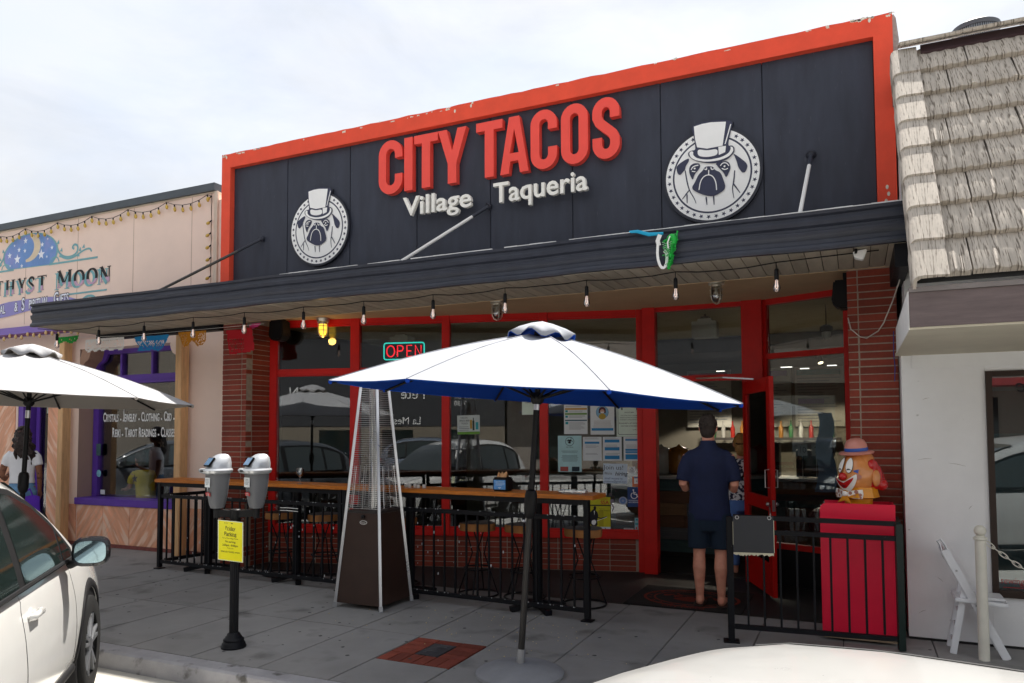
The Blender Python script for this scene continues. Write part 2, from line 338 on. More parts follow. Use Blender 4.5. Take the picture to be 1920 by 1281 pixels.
for i in range(8): B().box(pj[i]+.003, pj[i+1]-.003, 7.07, 7.11, 3.11, 5.052).build('facade_panel', panelm, bld, bevel=.004)
B().box(-7.184, .225, 7.112, 7.3, 3.11, 5.052).build('wall', M('dark_backing', (.01, .01, .012), .9), bld)
B().box(XL, XR, 7.3, 16, 3.12, 4.6).build('roof', M('roof_felt', (.12, .12, .12), .9), bld)
# recess ceiling and lintel
B().add([(XL, 6.99, 3.104), (XR, 6.99, 3.104), (XR, 8.75, 3.104), (XL, 8.75, 3.104)], [(0, 1, 2, 3)]).box(XL, XR, 7.02, 7.29, 3.1065, 3.109).build('recess_ceiling', beige, bld)
# brick pillars, one brick at a time
def brick_mesh(w, d, h):
    b = B().box(-w/2, w/2, -d/2, d/2, -h/2, h/2); return b.build('brick', brickm, bevel=.004).data
def drop(o): bpy.data.objects.remove(o)
def brick_row(parent, name, cells, z0, n, ch, gap=.008):
    for (cx, cy, w, d) in cells:
        o = B().box(-w/2, w/2, -d/2, d/2, -(ch-gap)/2, (ch-gap)/2).build(name, brickm, bevel=.003); me = o.data; drop(o)
        for k in range(n):
            q = bpy.data.objects.new(name, me); COL.objects.link(q); q.parent = parent
            q.location = V((cx+random.uniform(-.001, .001), cy+random.uniform(-.0015, .0015), z0+ch*(k+.5)))-LOC[parent.name]
CH = .0645
pl_ = sub('brick_pillar', bld, (-7.07, 7.2, 0)); B().box(-7.265, -6.874, 7.006, 7.46, 0, 3.10).build('mortar_bed', mortar, pl_)
brick_row(pl_, 'brick', [(-7.112, 7.052, .316, .10), (-6.910, 7.052, .072, .10), (-6.92, 7.275, .10, .335)], .0, 47, CH)
pr_ = sub('brick_pillar', bld, (.16, 7.2, 0)); B().box(-.032, .345, 7.006, 8.3, 0, 3.10).build('mortar_bed', mortar, pr_)
brick_row(pr_, 'brick', [(.006, 7.052, .078, .10), (.200, 7.052, .292, .10)], .0, 47, CH)
pn = sub('brick_plinth', bld, P0); 
sl_ = (P1-P0).length
q = B(); q.obox(P0+WU*sl_/2+WN*(-.07)+Z_*.19, WU, WN, Z_, sl_, .14, .38); q.build('mortar_bed', mortar, pn)
o = B().box(-.15, .15, -.03, .03, -.028, .028).build('brick', brickm, bevel=.003); me = o.data; drop(o)
o2 = B().box(-.15, .15, -.03, .03, -.016, .016).build('brick', brickm, bevel=.003); me2 = o2.data; drop(o2)
for k in range(15):
    for r in range(6):
        q = bpy.data.objects.new('plinth_brick', me); COL.objects.link(q); q.parent = pn
        q.matrix_local = Matrix.Translation(WU*(.155+.309*k+.02)+WN*(-.026+random.uniform(-.001, .001))+Z_*(.033+.0635*r))@Matrix.Rotation(atan2(WU.y, WU.x), 4, 'Z')
# storefront frame
fr = sub('window_frame', bld, P0)
def fbar(name, x0, x1, z0, z1, d0=-.06, d1=.03, par=fr, mat=redp):
    s0, s1 = (x0-P0.x)/WU.x, (x1-P0.x)/WU.x
    return B().obox(P0+WU*(s0+s1)/2+WN*(d0+d1)/2+Z_*(z0+z1)/2, WU, WN, Z_, s1-s0, d1-d0, z1-z0).build(name, mat, par, bevel=.004)
mull = [(-6.868, -6.775), (-5.806, -5.690), (-4.65, -4.553), (-3.470, -3.370), (-2.345, -2.256)]
for a_, c_ in mull: fbar('mullion', a_, c_, .382 if c_ < -2.3 else .0, 3.104)
for i in range(4):
    x0, x1 = mull[i][1]+.001, mull[i+1][0]-.001
    fbar('head_rail', x0, x1, 3.03, 3.104, -.06, .02); fbar('transom', x0, x1, 2.395, 2.455, -.05, .015)
    fbar('sill', x0, x1, .382, .475, -.06, .028)
    for z0, z1 in ((.475, 2.395), (2.455, 3.03)):
        s0, s1 = (x0-P0.x)/WU.x, (x1-P0.x)/WU.x
        B().obox(P0+WU*(s0+s1)/2-WN*.02+Z_*(z0+z1)/2, WU, WN, Z_, s1-s0, .006, z1-z0).build('window_pane', glass, fr)
        for zz, sg in ((z0, 1), (z1, -1)): fbar('bead', x0, x1, zz if sg > 0 else zz-.018, zz+.018 if sg > 0 else zz, -.035, .004)
# door bay
db = sub('door_frame', bld, (-1.6, 8.6, 0))
def dbar(name, x0, x1, z0, z1, y0=8.58, y1=8.67, mat=redp): return B().box(x0, x1, y0, y1, z0, z1).build(name, mat, db, bevel=.004)
dbar('jamb', -2.254, -2.10, 0, 3.104, 8.55, 8.69); dbar('jamb', -1.125, -.905, 0, 3.104, 8.55, 8.69); dbar('head_rail', -2.099, -1.126, 3.05, 3.104); dbar('transom', -2.099, -1.126, 2.22, 2.29)
B().box(-2.099, -1.126, 8.62, 8.626, 2.29, 3.05).build('window_pane', glass, db)
# right window
Q0 = V((-.904, 8.62, 0)); Q1 = V((-.03, 8.25, 0)); QU = (Q1-Q0).normalized(); QN = V((QU.y, -QU.x, 0)); ql = (Q1-Q0).length
rf = sub('window_frame', bld, Q0)
def qbar(name, s0, s1, z0, z1, d0=-.06, d1=.02, mat=redp): return B().obox(Q0+QU*(s0+s1)/2+QN*(d0+d1)/2+Z_*(z0+z1)/2, QU, QN, Z_, s1-s0, d1-d0, z1-z0).build(name, mat, rf, bevel=.004 if mat is redp else 0)
qbar('mullion', 0, .05, 0, 3.104); qbar('mullion', ql-.05, ql, 0, 3.104); qbar('head_rail', .051, ql-.051, 3.04, 3.104); qbar('transom', .051, ql-.051, 2.44, 2.50); qbar('sill', .051, ql-.051, .38, .44)
qbar('kick_panel', .051, ql-.051, 0, .379, -.05, .0, M('black_tile', (.015, .015, .016), .3))
qbar('window_pane', .051, ql-.051, .44, 2.44, -.03, -.024, glass); qbar('window_pane', .051, ql-.051, 2.50, 3.04, -.03, -.024, glass)
# door leaf standing open
H0 = V((-1.10, 8.545, 0)); H1 = V((-.735, 7.68, 0)); DU = (H1-H0).normalized(); DN = V((DU.y, -DU.x, 0)); dl = (H1-H0).length
door = sub('door', bld, H0)
def dleaf(name, s0, s1, z0, z1, d0=-.022, d1=.022, mat=redp, bv=.004): return B().obox(H0+DU*(s0+s1)/2+DN*(d0+d1)/2+Z_*(z0+z1)/2, DU, DN, Z_, s1-s0, d1-d0, z1-z0).build(name, mat, door, bevel=bv)
dleaf('stile', 0, .11, .03, 2.19); dleaf('stile', dl-.11, dl, .03, 2.19)
for z0, z1 in ((2.05, 2.19), (.86, .99), (.03, .34)): dleaf('rail', .111, dl-.111, z0, z1)
dleaf('window_pane', .111, dl-.111, .99, 2.05, -.003, .003, glass, 0); dleaf('window_pane', .111, dl-.111, .34, .86, -.003, .003, glass, 0)
for dn in (-1, 1):
    b = B()
    for zz in (1.18,): b.tube([H0+DU*(dl-.055)+DN*dn*.02+Z_*(zz-.09), H0+DU*(dl-.055)+DN*dn*.06+Z_*(zz-.085), H0+DU*(dl-.055)+DN*dn*.06+Z_*(zz+.085), H0+DU*(dl-.055)+DN*dn*.02+Z_*(zz+.09)], .007, 6)
    b.build('handle', chrome, door, smooth=40)
B().obox(H0+DU*(dl-.008)+Z_*.92, DU, DN, Z_, .02, .03, .11).ball(H0+DU*(dl-.05)+DN*.04+Z_*.93, .022, 10, 6).ball(H0+DU*(dl-.05)-DN*.04+Z_*.93, .022, 10, 6).build('lock', chrome, door, smooth=40)
b = B().tube([H0+DU*(dl-.05)+DN*.024+Z_*.9, H0+DU*(dl+.045)+DN*.05+Z_*.85, H0+DU*(dl+.045)+DN*.05+Z_*.62, H0+DU*(dl-.05)+DN*.024+Z_*.6], .008, 6); b.build('pull_handle', chrome, door, smooth=40)
b = B().bar(V((-1.62, 8.55, 2.25)), V((-1.28, 8.25, 2.23)), .03, .015).bar(V((-1.28, 8.25, 2.23)), H0+DU*.35+Z_*2.2, .03, .015); b.build('door_closer', chrome, door)
B().bar(H0+DU*(dl-.2)-DN*.03+Z_*.34, H0+DU*(dl-.32)-DN*.06+Z_*.12, .02, .02).build('kick_stop', steel, door)
dp = B().obox(H0+DU*.24-DN*.006+Z_*1.5, DU, DN, Z_, .2, .002, .62).build('door_notice', M('notice_cream', (.55, .5, .42), .7), door)
for z, hgt, mt in ((1.755, .11, blueink), (1.245, .11, M('red_print', (.4, .02, .02), .7))): B().obox(H0+DU*.24-DN*.0082+Z_*z, DU, DN, Z_, .2, .001, hgt).build('print', mt, dp)
b = B(); text(b, 'SINGLE TACOS', H0+DU*.24-DN*.0096+Z_*1.76, DU, Z_, .045, .01, .7); text(b, 'ORDER ONLINE', H0+DU*.24-DN*.0096+Z_*1.245, DU, Z_, .045, .01, .7); b.build('lettering', whitem, dp)

# ---------------------------------------------------------------- canopy
can = sub('canopy', bld, (-4.6, 6.1, 3.0))
CX0, CX1, CY, CZ0, CZ1 = -9.69, .405, 6.09, 3.036, 3.334
prof = [(.0, 0), (-.006, .018), (.0, .04), (.018, .055), (.020, .085), (.004, .105), (.0, .13), (.0, .15), (.022, .158), (.024, .178), (.004, .195), (.0, .225), (.014, .245), (.016, .262), (-.004, .275), (-.008, .298), (.03, .300), (.05, .29), (.05, .0)]
nseg = 40; b = B(); rings = []
for i in range(nseg+1):
    x = CX0+(CX1-CX0)*i/nseg; w = .004*sin(i*1.3)+.003*sin(i*.41+1); rings.append([(x, CY+y+random.uniform(-.0015, .0015), CZ0+z+w*(.6 if z > .15 else 1)) for y, z in prof])
n = len(prof); b.add([p for r in rings for p in r], [(i*n+k, i*n+(k+1) % n, (i+1)*n+(k+1) % n, (i+1)*n+k) for i in range(nseg) for k in range(n)]+[tuple(range(n)), tuple(reversed(range(nseg*n, nseg*n+n)))])
b.build('fascia', canm, can, smooth=35)
B().box(CX0+.01, CX1-.01, CY+.052, 6.995, 3.2, 3.30).build('canopy_deck', canm, can)
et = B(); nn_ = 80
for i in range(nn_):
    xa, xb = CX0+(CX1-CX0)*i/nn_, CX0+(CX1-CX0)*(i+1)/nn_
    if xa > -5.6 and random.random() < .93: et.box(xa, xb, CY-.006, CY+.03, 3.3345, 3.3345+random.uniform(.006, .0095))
tag(et.build('edge_highlight_strip', M('worn_highlight_edge', (.62, .63, .64), .4, var=.3, scale=3, stretch=(.6, 5, 5)), can), kind='stuff')  # pale worn paint, with the bright edge highlight put into its colour
B().box(-7.26, XR, 6.9965, 7.004, 3.035, 3.1035).build('recess_lip', beige, bld)
pw = .118; n = int((CX1-CX0-.06)/pw)
o = B().box(-pw/2+.0025, pw/2-.0025, CY+.055, 6.99, -.012, 0).build('soffit_plank', soffm, bevel=.003); me = o.data; drop(o)
for k in range(n):
    q = bpy.data.objects.new('soffit_plank', me); COL.objects.link(q); q.parent = can; q.location = V((CX0+.04+pw*(k+.5), 0, 3.05+random.uniform(-.002, .002)))-LOC[can.name]
B().box(CX0+.03, CX1-.03, CY+.054, 6.995, 3.052, 3.07).build('soffit_void', M('dark_gap', (.01, .01, .01), .9), can)
B().box(CX0+.02, -7.35, 7.0, 7.12, 2.97, 3.2).build('back_beam', blackm, can)
B().box(.30, .398, CY+.06, 7.0, 2.86, 3.04).build('end_beam', blackm, can)
def rod(p, q, wmat, dark):
    p, q = V(p), V(q); m = p.lerp(q, dark); t = sub('tie_rod', can, p)
    B().tube([p, m], .018, 8).build('rod_end', canm, t, smooth=40); B().tube([m, q], .017, 8).build('rod', wmat, t, smooth=40)
    B().lathe([(.045, 0), (.045, .012), (.02, .02), (.015, .05)], p, 12, ax=(q-p)).ball(p, .035, 8, 6).build('anchor_plate', canm, t, smooth=40)
rod((-6.692, 7.06, 4.087), (-7.75, 6.25, 3.3), M('greyed_steel', (.09, .085, .08), .35, metal=.6, var=.3), .22)
rod((-3.514, 7.06, 4.079), (-4.32, 6.30, 3.3), whitem, .17); rod((-.295, 7.06, 4.117), (-.375, 6.30, 3.3), whitem, .17)
# ---------------------------------------------------------------- red channel letters and white script below
sgn = thing('sign_lettering', 'large red raised letters CITY TACOS on the charcoal parapet', 'sign', (-3.46, 7.0, 4.67))
SY, SD = 6.985, .075
def cpath(x0, x1, z0, z1, w):
    r = (x1-x0-w)/2; cx = (x0+x1)/2; h = z1-z0; ry = r*1.05
    return [(x1-w/2, z0+h*.66)]+arc(cx, z1-w/2-ry, r, ry, 0, 180, 12)+arc(cx, z0+w/2+ry, r, ry, 180, 360, 12)+[(x1-w/2, z0+h*.36)]
def letter(ch, x0, x1, z0, z1):
    b = B(); w = .098; O = (0, SY, 0); f = lambda poly: b.prism(poly, O, X_, Z_, SD); cx = (x0+x1)/2
    if ch == 'C': stroke(b, cpath(x0, x1, z0-.008, z1+.008, w), w, O, X_, Z_, SD)
    if ch == 'I': f([(x0, z0), (x1, z0), (x1, z1), (x0, z1)])
    if ch == 'T': f([(cx-.053, z0), (cx+.053, z0), (cx+.053, z1-.095), (x1, z1-.095), (x1, z1), (x0, z1), (x0, z1-.095), (cx-.053, z1-.095)])
    if ch == 'Y': f([(cx-.053, z0), (cx+.053, z0), (cx+.053, z0+.22), (x1, z1), (x1-.108, z1), (cx, z0+.36), (x0+.108, z1), (x0, z1), (cx-.053, z0+.22)])
    if ch == 'A':
        f([(x0, z0), (x0+.098, z0), (x0+.118, z0+.13), (x1-.118, z0+.13), (x1-.098, z0), (x1, z0), (cx+.058, z1), (cx-.058, z1), (cx-.0006, z1-.13), (cx+.052, z0+.215), (cx-.052, z0+.215), (cx+.0006-.0012, z1-.13), (cx-.0585, z1)])
    if ch == 'O':
        r = (x1-x0-w)/2; ry = r*1.05; stroke(b, arc(cx, z1+.008-w/2-ry, r, ry, 0, 180, 12)+arc(cx, z0-.008+w/2+ry, r, ry, 180, 360, 12), w, O, X_, Z_, SD, closed=True)
    if ch == 'S':
        r = (x1-x0-w)/2; h = z1-z0; ry = r*1.1; zt = z1+.008-w/2-ry; zb = z0-.008+w/2+ry
        stroke(b, [(x1-w/2, zt-.06)]+arc(cx, zt, r, ry, 0, 180, 12)+[(x0+w/2, zt-.045)]+[(x0+w/2+.025, zt-.1), (cx, (zt+zb)/2), (x1-w/2-.025, zb+.1)]+[(x1-w/2, zb+.045)]+arc(cx, zb, r, ry, 0, -180, 12)+[(x0+w/2, zb+.07)], w, O, X_, Z_, SD)
    return b.build('letter', letterred, sgn, bevel=0)
for ch, a, c_ in (('C', -4.89, -4.572), ('I', -4.545, -4.437), ('T', -4.414, -4.108), ('Y', -4.105, -3.752), ('T', -3.631, -3.318), ('A', -3.345, -3.018), ('C', -2.993, -2.700), ('O', -2.655, -2.366), ('S', -2.318, -2.037)): letter(ch, a, c_, 4.367, 4.972)
sg2 = thing('sign_lettering', 'small white raised letters Village Taqueria under the red letters', 'sign', (-3.46, 7.0, 4.15))
def wletters(word, x0, x1, zb, cap):
    # set the word once to learn the advances, then make every letter a part
    size = cap/.73; tot = text_geo(word, size, .012, .74, 0)[0]; a0 = min(p.x for p in tot); a1 = max(p.x for p in tot); k = (x1-x0)/(a1-a0)
    for i, ch in enumerate(word):
        pre = text_geo(word[:i+1], size, .012, .74, 0, 'LEFT')[0]; r = max(p.x for p in pre); al = text_geo(word, size, .012, .74, 0, 'LEFT')[0]; l0 = min(p.x for p in al)
        vs, fs = text_geo(ch, size, .014, .74, .07, 'LEFT'); ry = min(p.y for p in text_geo('l', size, .012, .74, 0)[0]); rr = max(p.x for p in vs)
        b = B(); b.add([(x0+(r-l0-rr+p.x)*k, 6.965+.035-p.z*.65-.03, zb+(p.y-ry)) for p in vs], fs); b.build('letter', letterwhite, sg2)
wletters('Village', -4.536, -3.673, 4.067, .215); wletters('Taqueria', -3.409, -2.363, 4.062, .22)
# ---------------------------------------------------------------- dog emblems
EP = {
 'hat_border':[(-0.398,1.067),(-0.234,1.111),(-0.031,1.115),(0.210,1.100),(0.450,1.028),(0.404,0.859),(0.330,0.531),(0.420,0.536),(0.472,0.466),(0.455,0.365),(0.334,0.260),(0.116,0.208),(-0.125,0.251),(-0.348,0.339),(-0.466,0.452),(-0.470,0.527),(-0.407,0.560),(-0.315,0.555),(-0.324,0.682),(-0.350,0.857)],
 'crown':[(-0.341,1.056),(-0.173,1.082),(0.008,1.084),(0.308,1.043),(0.232,0.557),(0.131,0.553),(-0.081,0.547),(-0.282,0.608),(-0.322,0.787)],
 'sliver':[(0.391,0.977),(0.411,0.973),(0.293,0.579),(0.271,0.581)],
 'band':[(-0.274,0.568),(-0.081,0.505),(0.131,0.512),(0.129,0.376),(-0.083,0.365),(-0.269,0.420)],
 'square':[(0.146,0.544),(0.299,0.540),(0.282,0.413),(0.155,0.374)],
 'brim':[(-0.449,0.514),(-0.396,0.547),(-0.357,0.518),(-0.368,0.457),(-0.287,0.372),(-0.064,0.304),(0.197,0.315),(0.356,0.380),(0.398,0.479),(0.378,0.512),(0.437,0.492),(0.446,0.409),(0.356,0.308),(0.155,0.258),(-0.105,0.269),(-0.309,0.332),(-0.420,0.413)],
 'earl':[(-0.462,0.420),(-0.724,0.291),(-0.704,0.129),(-0.643,0.072),(-0.569,0.151),(-0.538,0.166),(-0.525,0.249),(-0.451,0.354)],
 'earr':[(0.435,0.369),(0.531,0.291),(0.726,0.096),(0.671,-0.059),(0.603,-0.059),(0.529,0.065),(0.509,0.170),(0.472,0.280)],
 'eyel':[(-0.422,0.256),(-0.350,0.286),(-0.247,0.269),(-0.219,0.201),(-0.271,0.127),(-0.355,0.033),(-0.381,-0.079),(-0.446,0.068),(-0.459,0.177)],
 'eyer':[(0.074,0.219),(0.275,0.238),(0.354,0.194),(0.387,0.087),(0.350,-0.011),(0.288,-0.125),(0.240,0.006),(0.153,0.103),(0.124,0.149)],
 'muzzle':[(-0.066,0.179),(0.035,0.153),(0.072,0.074),(0.181,0.015),(0.247,-0.182),(0.275,-0.289),(0.245,-0.368),(0.124,-0.433),(0.024,-0.462),(-0.116,-0.431),(-0.258,-0.359),(-0.379,-0.278),(-0.403,-0.212),(-0.335,-0.116),(-0.271,0.022),(-0.169,0.109),(-0.138,0.168)]}
ES = {'mouth':[(-0.256,-0.295),(-0.230,-0.131),(-0.162,-0.026),(-0.059,-0.0),(0.030,-0.046),(0.089,-0.179),(0.098,-0.346)],'philtrum':[(-0.055,0.0),(-0.053,0.092)],'n1':[(-0.138,0.127),(-0.092,0.098),(-0.096,0.151)],'n2':[(-0.007,0.144),(0.002,0.087),(0.057,0.1)],
 'el':[(-0.409,0.146),(-0.372,0.214),(-0.258,0.225)],'el2':[(-0.394,0.114),(-0.322,0.096)],'er':[(0.183,0.140),(0.225,0.194),(0.304,0.186),(0.352,0.114)],'er2':[(0.212,0.083),(0.271,0.044),(0.332,0.065)],
 'k1':[(-0.538,0.166),(-0.510,-0.048),(-0.462,-0.267),(-0.361,-0.448),(-0.326,-0.560)],'k2':[(-0.466,-0.267),(-0.608,-0.437)],'k3':[(-0.508,-0.346),(-0.508,-0.534)],'k4':[(0.459,0.013),(0.435,-0.230),(0.402,-0.348),(0.435,-0.558)],'k5':[(0.424,-0.249),(0.557,-0.464)],'k6':[(-0.118,-0.451),(-0.103,-0.621)],'k7':[(0.033,-0.451),(0.041,-0.639)],
 'b1':[(-0.300,0.606),(-0.081,0.533),(0.142,0.547),(0.310,0.551)]}
navy = M('emblem_navy', (.042, .046, .085), .45, var=.06); white2 = M('emblem_white', (.90, .90, .89), .45, var=.03)
def smoothpoly(p, it=2):
    for _ in range(it): p = [q for i in range(len(p)) for q in ((p[i][0]*.78+p[(i+1) % len(p)][0]*.22, p[i][1]*.78+p[(i+1) % len(p)][1]*.22), (p[i][0]*.22+p[(i+1) % len(p)][0]*.78, p[i][1]*.22+p[(i+1) % len(p)][1]*.78))]
    return p
def smoothline(p, it=2):
    for _ in range(it): p = [p[0]]+[q for i in range(len(p)-1) for q in ((p[i][0]*.75+p[i+1][0]*.25, p[i][1]*.75+p[i+1][1]*.25), (p[i][0]*.25+p[i+1][0]*.75, p[i][1]*.25+p[i+1][1]*.75))]+[p[-1]]
    return p
def emblem(cx, cz, R, lab):
    t = thing('emblem_sign', lab, 'sign', (cx, 7.05, cz), 'round dog emblems on the parapet')
    F = 7.03; lv = [0]
    def O(): lv[0] += 1; return (cx, F-.0007*lv[0], cz)
    circ = lambda r, n=56: [(r*cos(2*pi*i/n), r*sin(2*pi*i/n)) for i in range(n)]
    sc = lambda p: [(x*R, y*R) for x, y in p]
    b = B().prism(sc(circ(1.0)), (cx, F, cz), X_, Z_, .035).prism(sc(EP['hat_border']), (cx, F-.0004, cz), X_, Z_, .035); b.build('backing_board', M('emblem_board', (.03, .032, .045), .45), t)
    b = B().prism(sc(circ(.945)), O(), X_, Z_, .0005, back=False); b.build('white_ring', white2, t)
    b = B(); o_ = O()
    for k in range(36):
        a = 90+10*k+5
        if 62 < a % 360 < 112: continue
        b.prism([((x)*R, (y)*R) for x, y in star(.873*cos(radians(a)), .873*sin(radians(a)), .05, a)], o_, X_, Z_, .0005, back=False)
    tag(b.build('star_border', navy, t), kind='stuff')
    B().prism(sc(circ(.80)), O(), X_, Z_, .0005, back=False).build('dark_ring', navy, t); B().prism(sc(circ(.765)), O(), X_, Z_, .0005, back=False).build('white_disc', white2, t)
    b = B(); o_ = O()
    for k in ('k1', 'k2', 'k3', 'k4', 'k5', 'k6', 'k7'): stroke(b, [(x*R, y*R) for x, y in smoothline(ES[k])], [.028*R*max(.25, 1-abs(i/len(smoothline(ES[k]))-.3)) for i in range(len(smoothline(ES[k])))], O(), X_, Z_, .0004)
    for k in ('earl', 'earr', 'eyel', 'eyer', 'muzzle'): b.prism(sc(smoothpoly(EP[k])), O(), X_, Z_, .0005, back=False)
    b.prism(sc(smoothpoly(EP['hat_border'])), O(), X_, Z_, .0005, back=False); b.build('dog_face', navy, t)
    b = B()
    for k in ('crown', 'sliver', 'band', 'square', 'brim'): b.prism(sc(EP[k] if k in ('crown', 'sliver', 'square') else smoothpoly(EP[k])), O(), X_, Z_, .0005, back=False)
    for k in ('mouth', 'philtrum', 'n1', 'n2', 'el', 'el2', 'er', 'er2'): stroke(b, [(x*R, y*R) for x, y in smoothline(ES[k])], .02*R, O(), X_, Z_, .0004)
    for x, y in ((-.335, .162), (.266, .116)): b.prism(sc([(x+.022*cos(i), y+.022*sin(i)) for i in range(6)]), O(), X_, Z_, .0004)
    b.build('hat', white2, t)
emblem(-1.163, 4.058, .457, 'larger round dog in top hat emblem right of the red letters')
emblem(-5.780, 4.094, .446, 'round dog in top hat emblem left of the red letters')

# ---------------------------------------------------------------- stucco shop on the left
pink = M('pink_stucco', (.86, .675, .58), .85, var=.04, scale=3, bump=.06, bscale=120)
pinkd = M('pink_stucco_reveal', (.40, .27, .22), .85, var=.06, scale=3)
marbles = [M('pink_faux_marble_'+n_, (.74, .36, .22), .45, var=.32, scale=1.6, rand=.06, stretch=(5, 1, .8), rot=r_, spots=((.86, .58, .43), 2.4, .5, .12)) for n_, r_ in (('left', .65), ('right', -.65))]; mk_ = [0]
purple = M('purple_paint', (.115, .045, .36), .45, var=.1, scale=9)
lumber = M('pale_lumber', (.66, .40, .20), .7, var=.25, scale=3, stretch=(9, 9, 1), spots=((.28, .11, .03), 9, .7, .05))
shop = thing('stucco_shop', 'pink stucco shop with moon sign and purple window frame', 'building', (-10, 7.45, 0))
LY, LB = 7.45, 7.72
def wall(x0, x1, z0, z1, y0=LY, y1=7.75): return B().box(x0, x1, y0, y1, z0, z1).build('wall', pink, shop)
wall(-18, -12.1, 0, 3.3); wall(-11.34, -10.64, 0, 2.93); wall(-12.1, -11.34, 2.6, 3.3); wall(-8.55, -7.335, 0, 2.93); wall(-10.64, -8.55, 0, .672)
wall(-11.34, -7.335, 2.93, 3.3); wall(-18, -7.9, 3.3, 5.0); wall(-7.9, -7.335, 3.3, 4.85)
for x in (-12.0, -10.75, -9.52, -8.35, -7.98): B().box(x-.004, x+.004, LY-.0015, LY+.002, 3.4, 4.98).build('panel_joint', M('joint_shadow_line', (.42, .30, .24), .9), shop)
B().box(-18, -7.885, 7.40, 7.80, 4.98, 5.085).build('coping', M('dark_coping', (.075, .09, .105), .5, var=.15), shop)
B().box(-18, -7.885, 7.44, 7.80, 4.955, 4.979).build('coping_trim', M('cream_trim', (.62, .52, .42), .7), shop)
B().box(-7.90, -7.845, 7.42, 7.449, 3.3, 4.97).build('corner_bead', M('cream_bead', (.66, .56, .46), .7), shop)
B().box(-18, -7.34, 7.8, 16, 3.3, 4.7).build('roof', M('roof_felt', (.12, .12, .12), .9), shop)
# faux marble panels
def mpanel(x0, x1, z0, z1, y=LY-.012): mk_[0] += 1; return B().box(x0, x1, y, LY-.0005, z0, z1).build('marble_panel', marbles[mk_[0] % 2], shop, bevel=.003)
for i, x in enumerate((-10.62, -10.05, -9.48, -8.91)): mpanel(x+.002, x+.566, .05, .625)
mpanel(-8.34, -7.34, .05, .625)
mpanel(-11.338, -11.07, .05, 2.62); mpanel(-12.75, -12.15, .05, 2.9); mpanel(-13.4, -12.754, .05, 2.9); mpanel(-14.2, -13.404, .05, 2.9); mpanel(-11.06, -10.642, .05, .6)
B().box(-18, -7.34, LY-.02, LY, 0, .048).build('base_strip', M('dark_red_base', (.22, .07, .06), .8, var=.3, scale=20), shop)
b = B(); random.seed(5)
for x0 in (-10.62, -10.05, -9.48, -8.91, -8.4, -12.75, -13.3):
    for k in range(4):
        zt = .6 if x0 > -11 else 2.7; z = random.uniform(.1, .8*zt); sg = 1 if k % 2 else -1
        p = [(x0+.28+sg*(.25*i/6)+random.uniform(-.015, .015), min(zt, z+.5*(1-i/6)*(1 if sg > 0 else 1)*.6)) for i in range(7)]
        stroke(b, p, .006, (0, LY-.0128, 0), X_, Z_, .0004)
VEIN = b.build('marble_veins', M('marble_vein', (.66, .42, .30), .5), shop); tag(VEIN, kind='stuff')
# shop window (set back in its recess)
sw_ = sub('shop_window', shop, (-9.6, LB, .7))
def sbar(name, x0, x1, z0, z1, y0=LB-.05, y1=LB+.03, mat=purple): return B().box(x0, x1, y0, y1, z0, z1).build(name, mat, sw_, bevel=.005)
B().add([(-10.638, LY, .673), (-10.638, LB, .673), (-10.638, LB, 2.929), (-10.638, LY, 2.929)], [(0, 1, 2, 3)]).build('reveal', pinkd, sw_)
sbar('frame_side', -10.62, -10.50, .70, 2.93); sbar('frame_side', -8.75, -8.60, .70, 2.93); sbar('frame_head', -10.499, -8.751, 2.86, 2.93); sbar('transom', -10.499, -8.751, 2.44, 2.53); sbar('transom_ledge', -10.499, -8.751, 2.40, 2.439, LB-.08)
sbar('sill', -10.66, -8.55, .60, .70, LB-.30, LB+.03)
for x in (-10.02, -9.36): sbar('muntin', x-.022, x+.022, 2.531, 2.859)
sbar('frame_post', -8.86, -8.752, 2.531, 2.859)
for z0, z1 in ((.70, 2.40), (2.53, 2.86)): B().box(-10.5, -8.75, LB-.003, LB+.003, z0, z1).build('window_pane', glassmat('shop_window_glass', (.9, .92, .92), .4) if z0 < 1 else MATS['shop_window_glass'], sw_)
# ogee brackets at the head of the recess
og = [(0, 0), (0, -.75), (.06, -.72), (.10, -.58), (.06, -.45), (.08, -.33), (.18, -.24), (.30, -.20), (.36, -.12), (.40, 0)]
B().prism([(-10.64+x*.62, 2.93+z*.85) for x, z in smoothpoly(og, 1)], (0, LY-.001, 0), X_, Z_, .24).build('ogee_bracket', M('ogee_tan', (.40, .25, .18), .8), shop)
B().prism([(-10.62+x*.8, 2.93+z*.9) for x, z in smoothpoly(og, 1)], (0, LB-.051, 0), X_, Z_, .04).build('ogee_bracket', purple, shop)
B().prism([(-8.42-x*.7, 2.93+z*.8) for x, z in smoothpoly(og, 1)], (0, LY-.04, 0), X_, Z_, .24).build('ogee_bracket', pink, shop)
# window lettering
b = B()
yl = LB-.0045
def smallcaps(s, x0, x1, z, h):
    # small capitals: first letters full height, the rest lower
    words = s.split(' '); segs = []
    for w in words: segs += [(w[0], h), (w[1:].upper()+' ', h*.82)] if len(w) > 1 else [(w+' ', h)]
    x = 0; parts = []
    for tx, hh in segs:
        vs, fs = text_geo(tx.strip() or ' ', hh/.72, .022, .5, 0, 'LEFT'); 
        if vs:
            m0 = min(p.x for p in vs); m1 = max(p.x for p in vs); parts.append(([(p.x-m0+x, p.y-min(q.y for q in vs) if tx.strip() != '-' else p.y+h*.35) for p in vs], fs)); x += m1-m0+hh*.07
        if tx.endswith(' '): x += h*.22
    k = (x1-x0)/x
    for vs, fs in parts: b.add([(x0+px*k, yl, z+py) for px, py in vs], fs)
smallcaps('Crystals - Jewelry - Clothing - Cbd - C', -10.45, -8.80, 1.83, .14); smallcaps('Reiki - Tarot Readings - Classes', -10.24, -8.88, 1.60, .14)
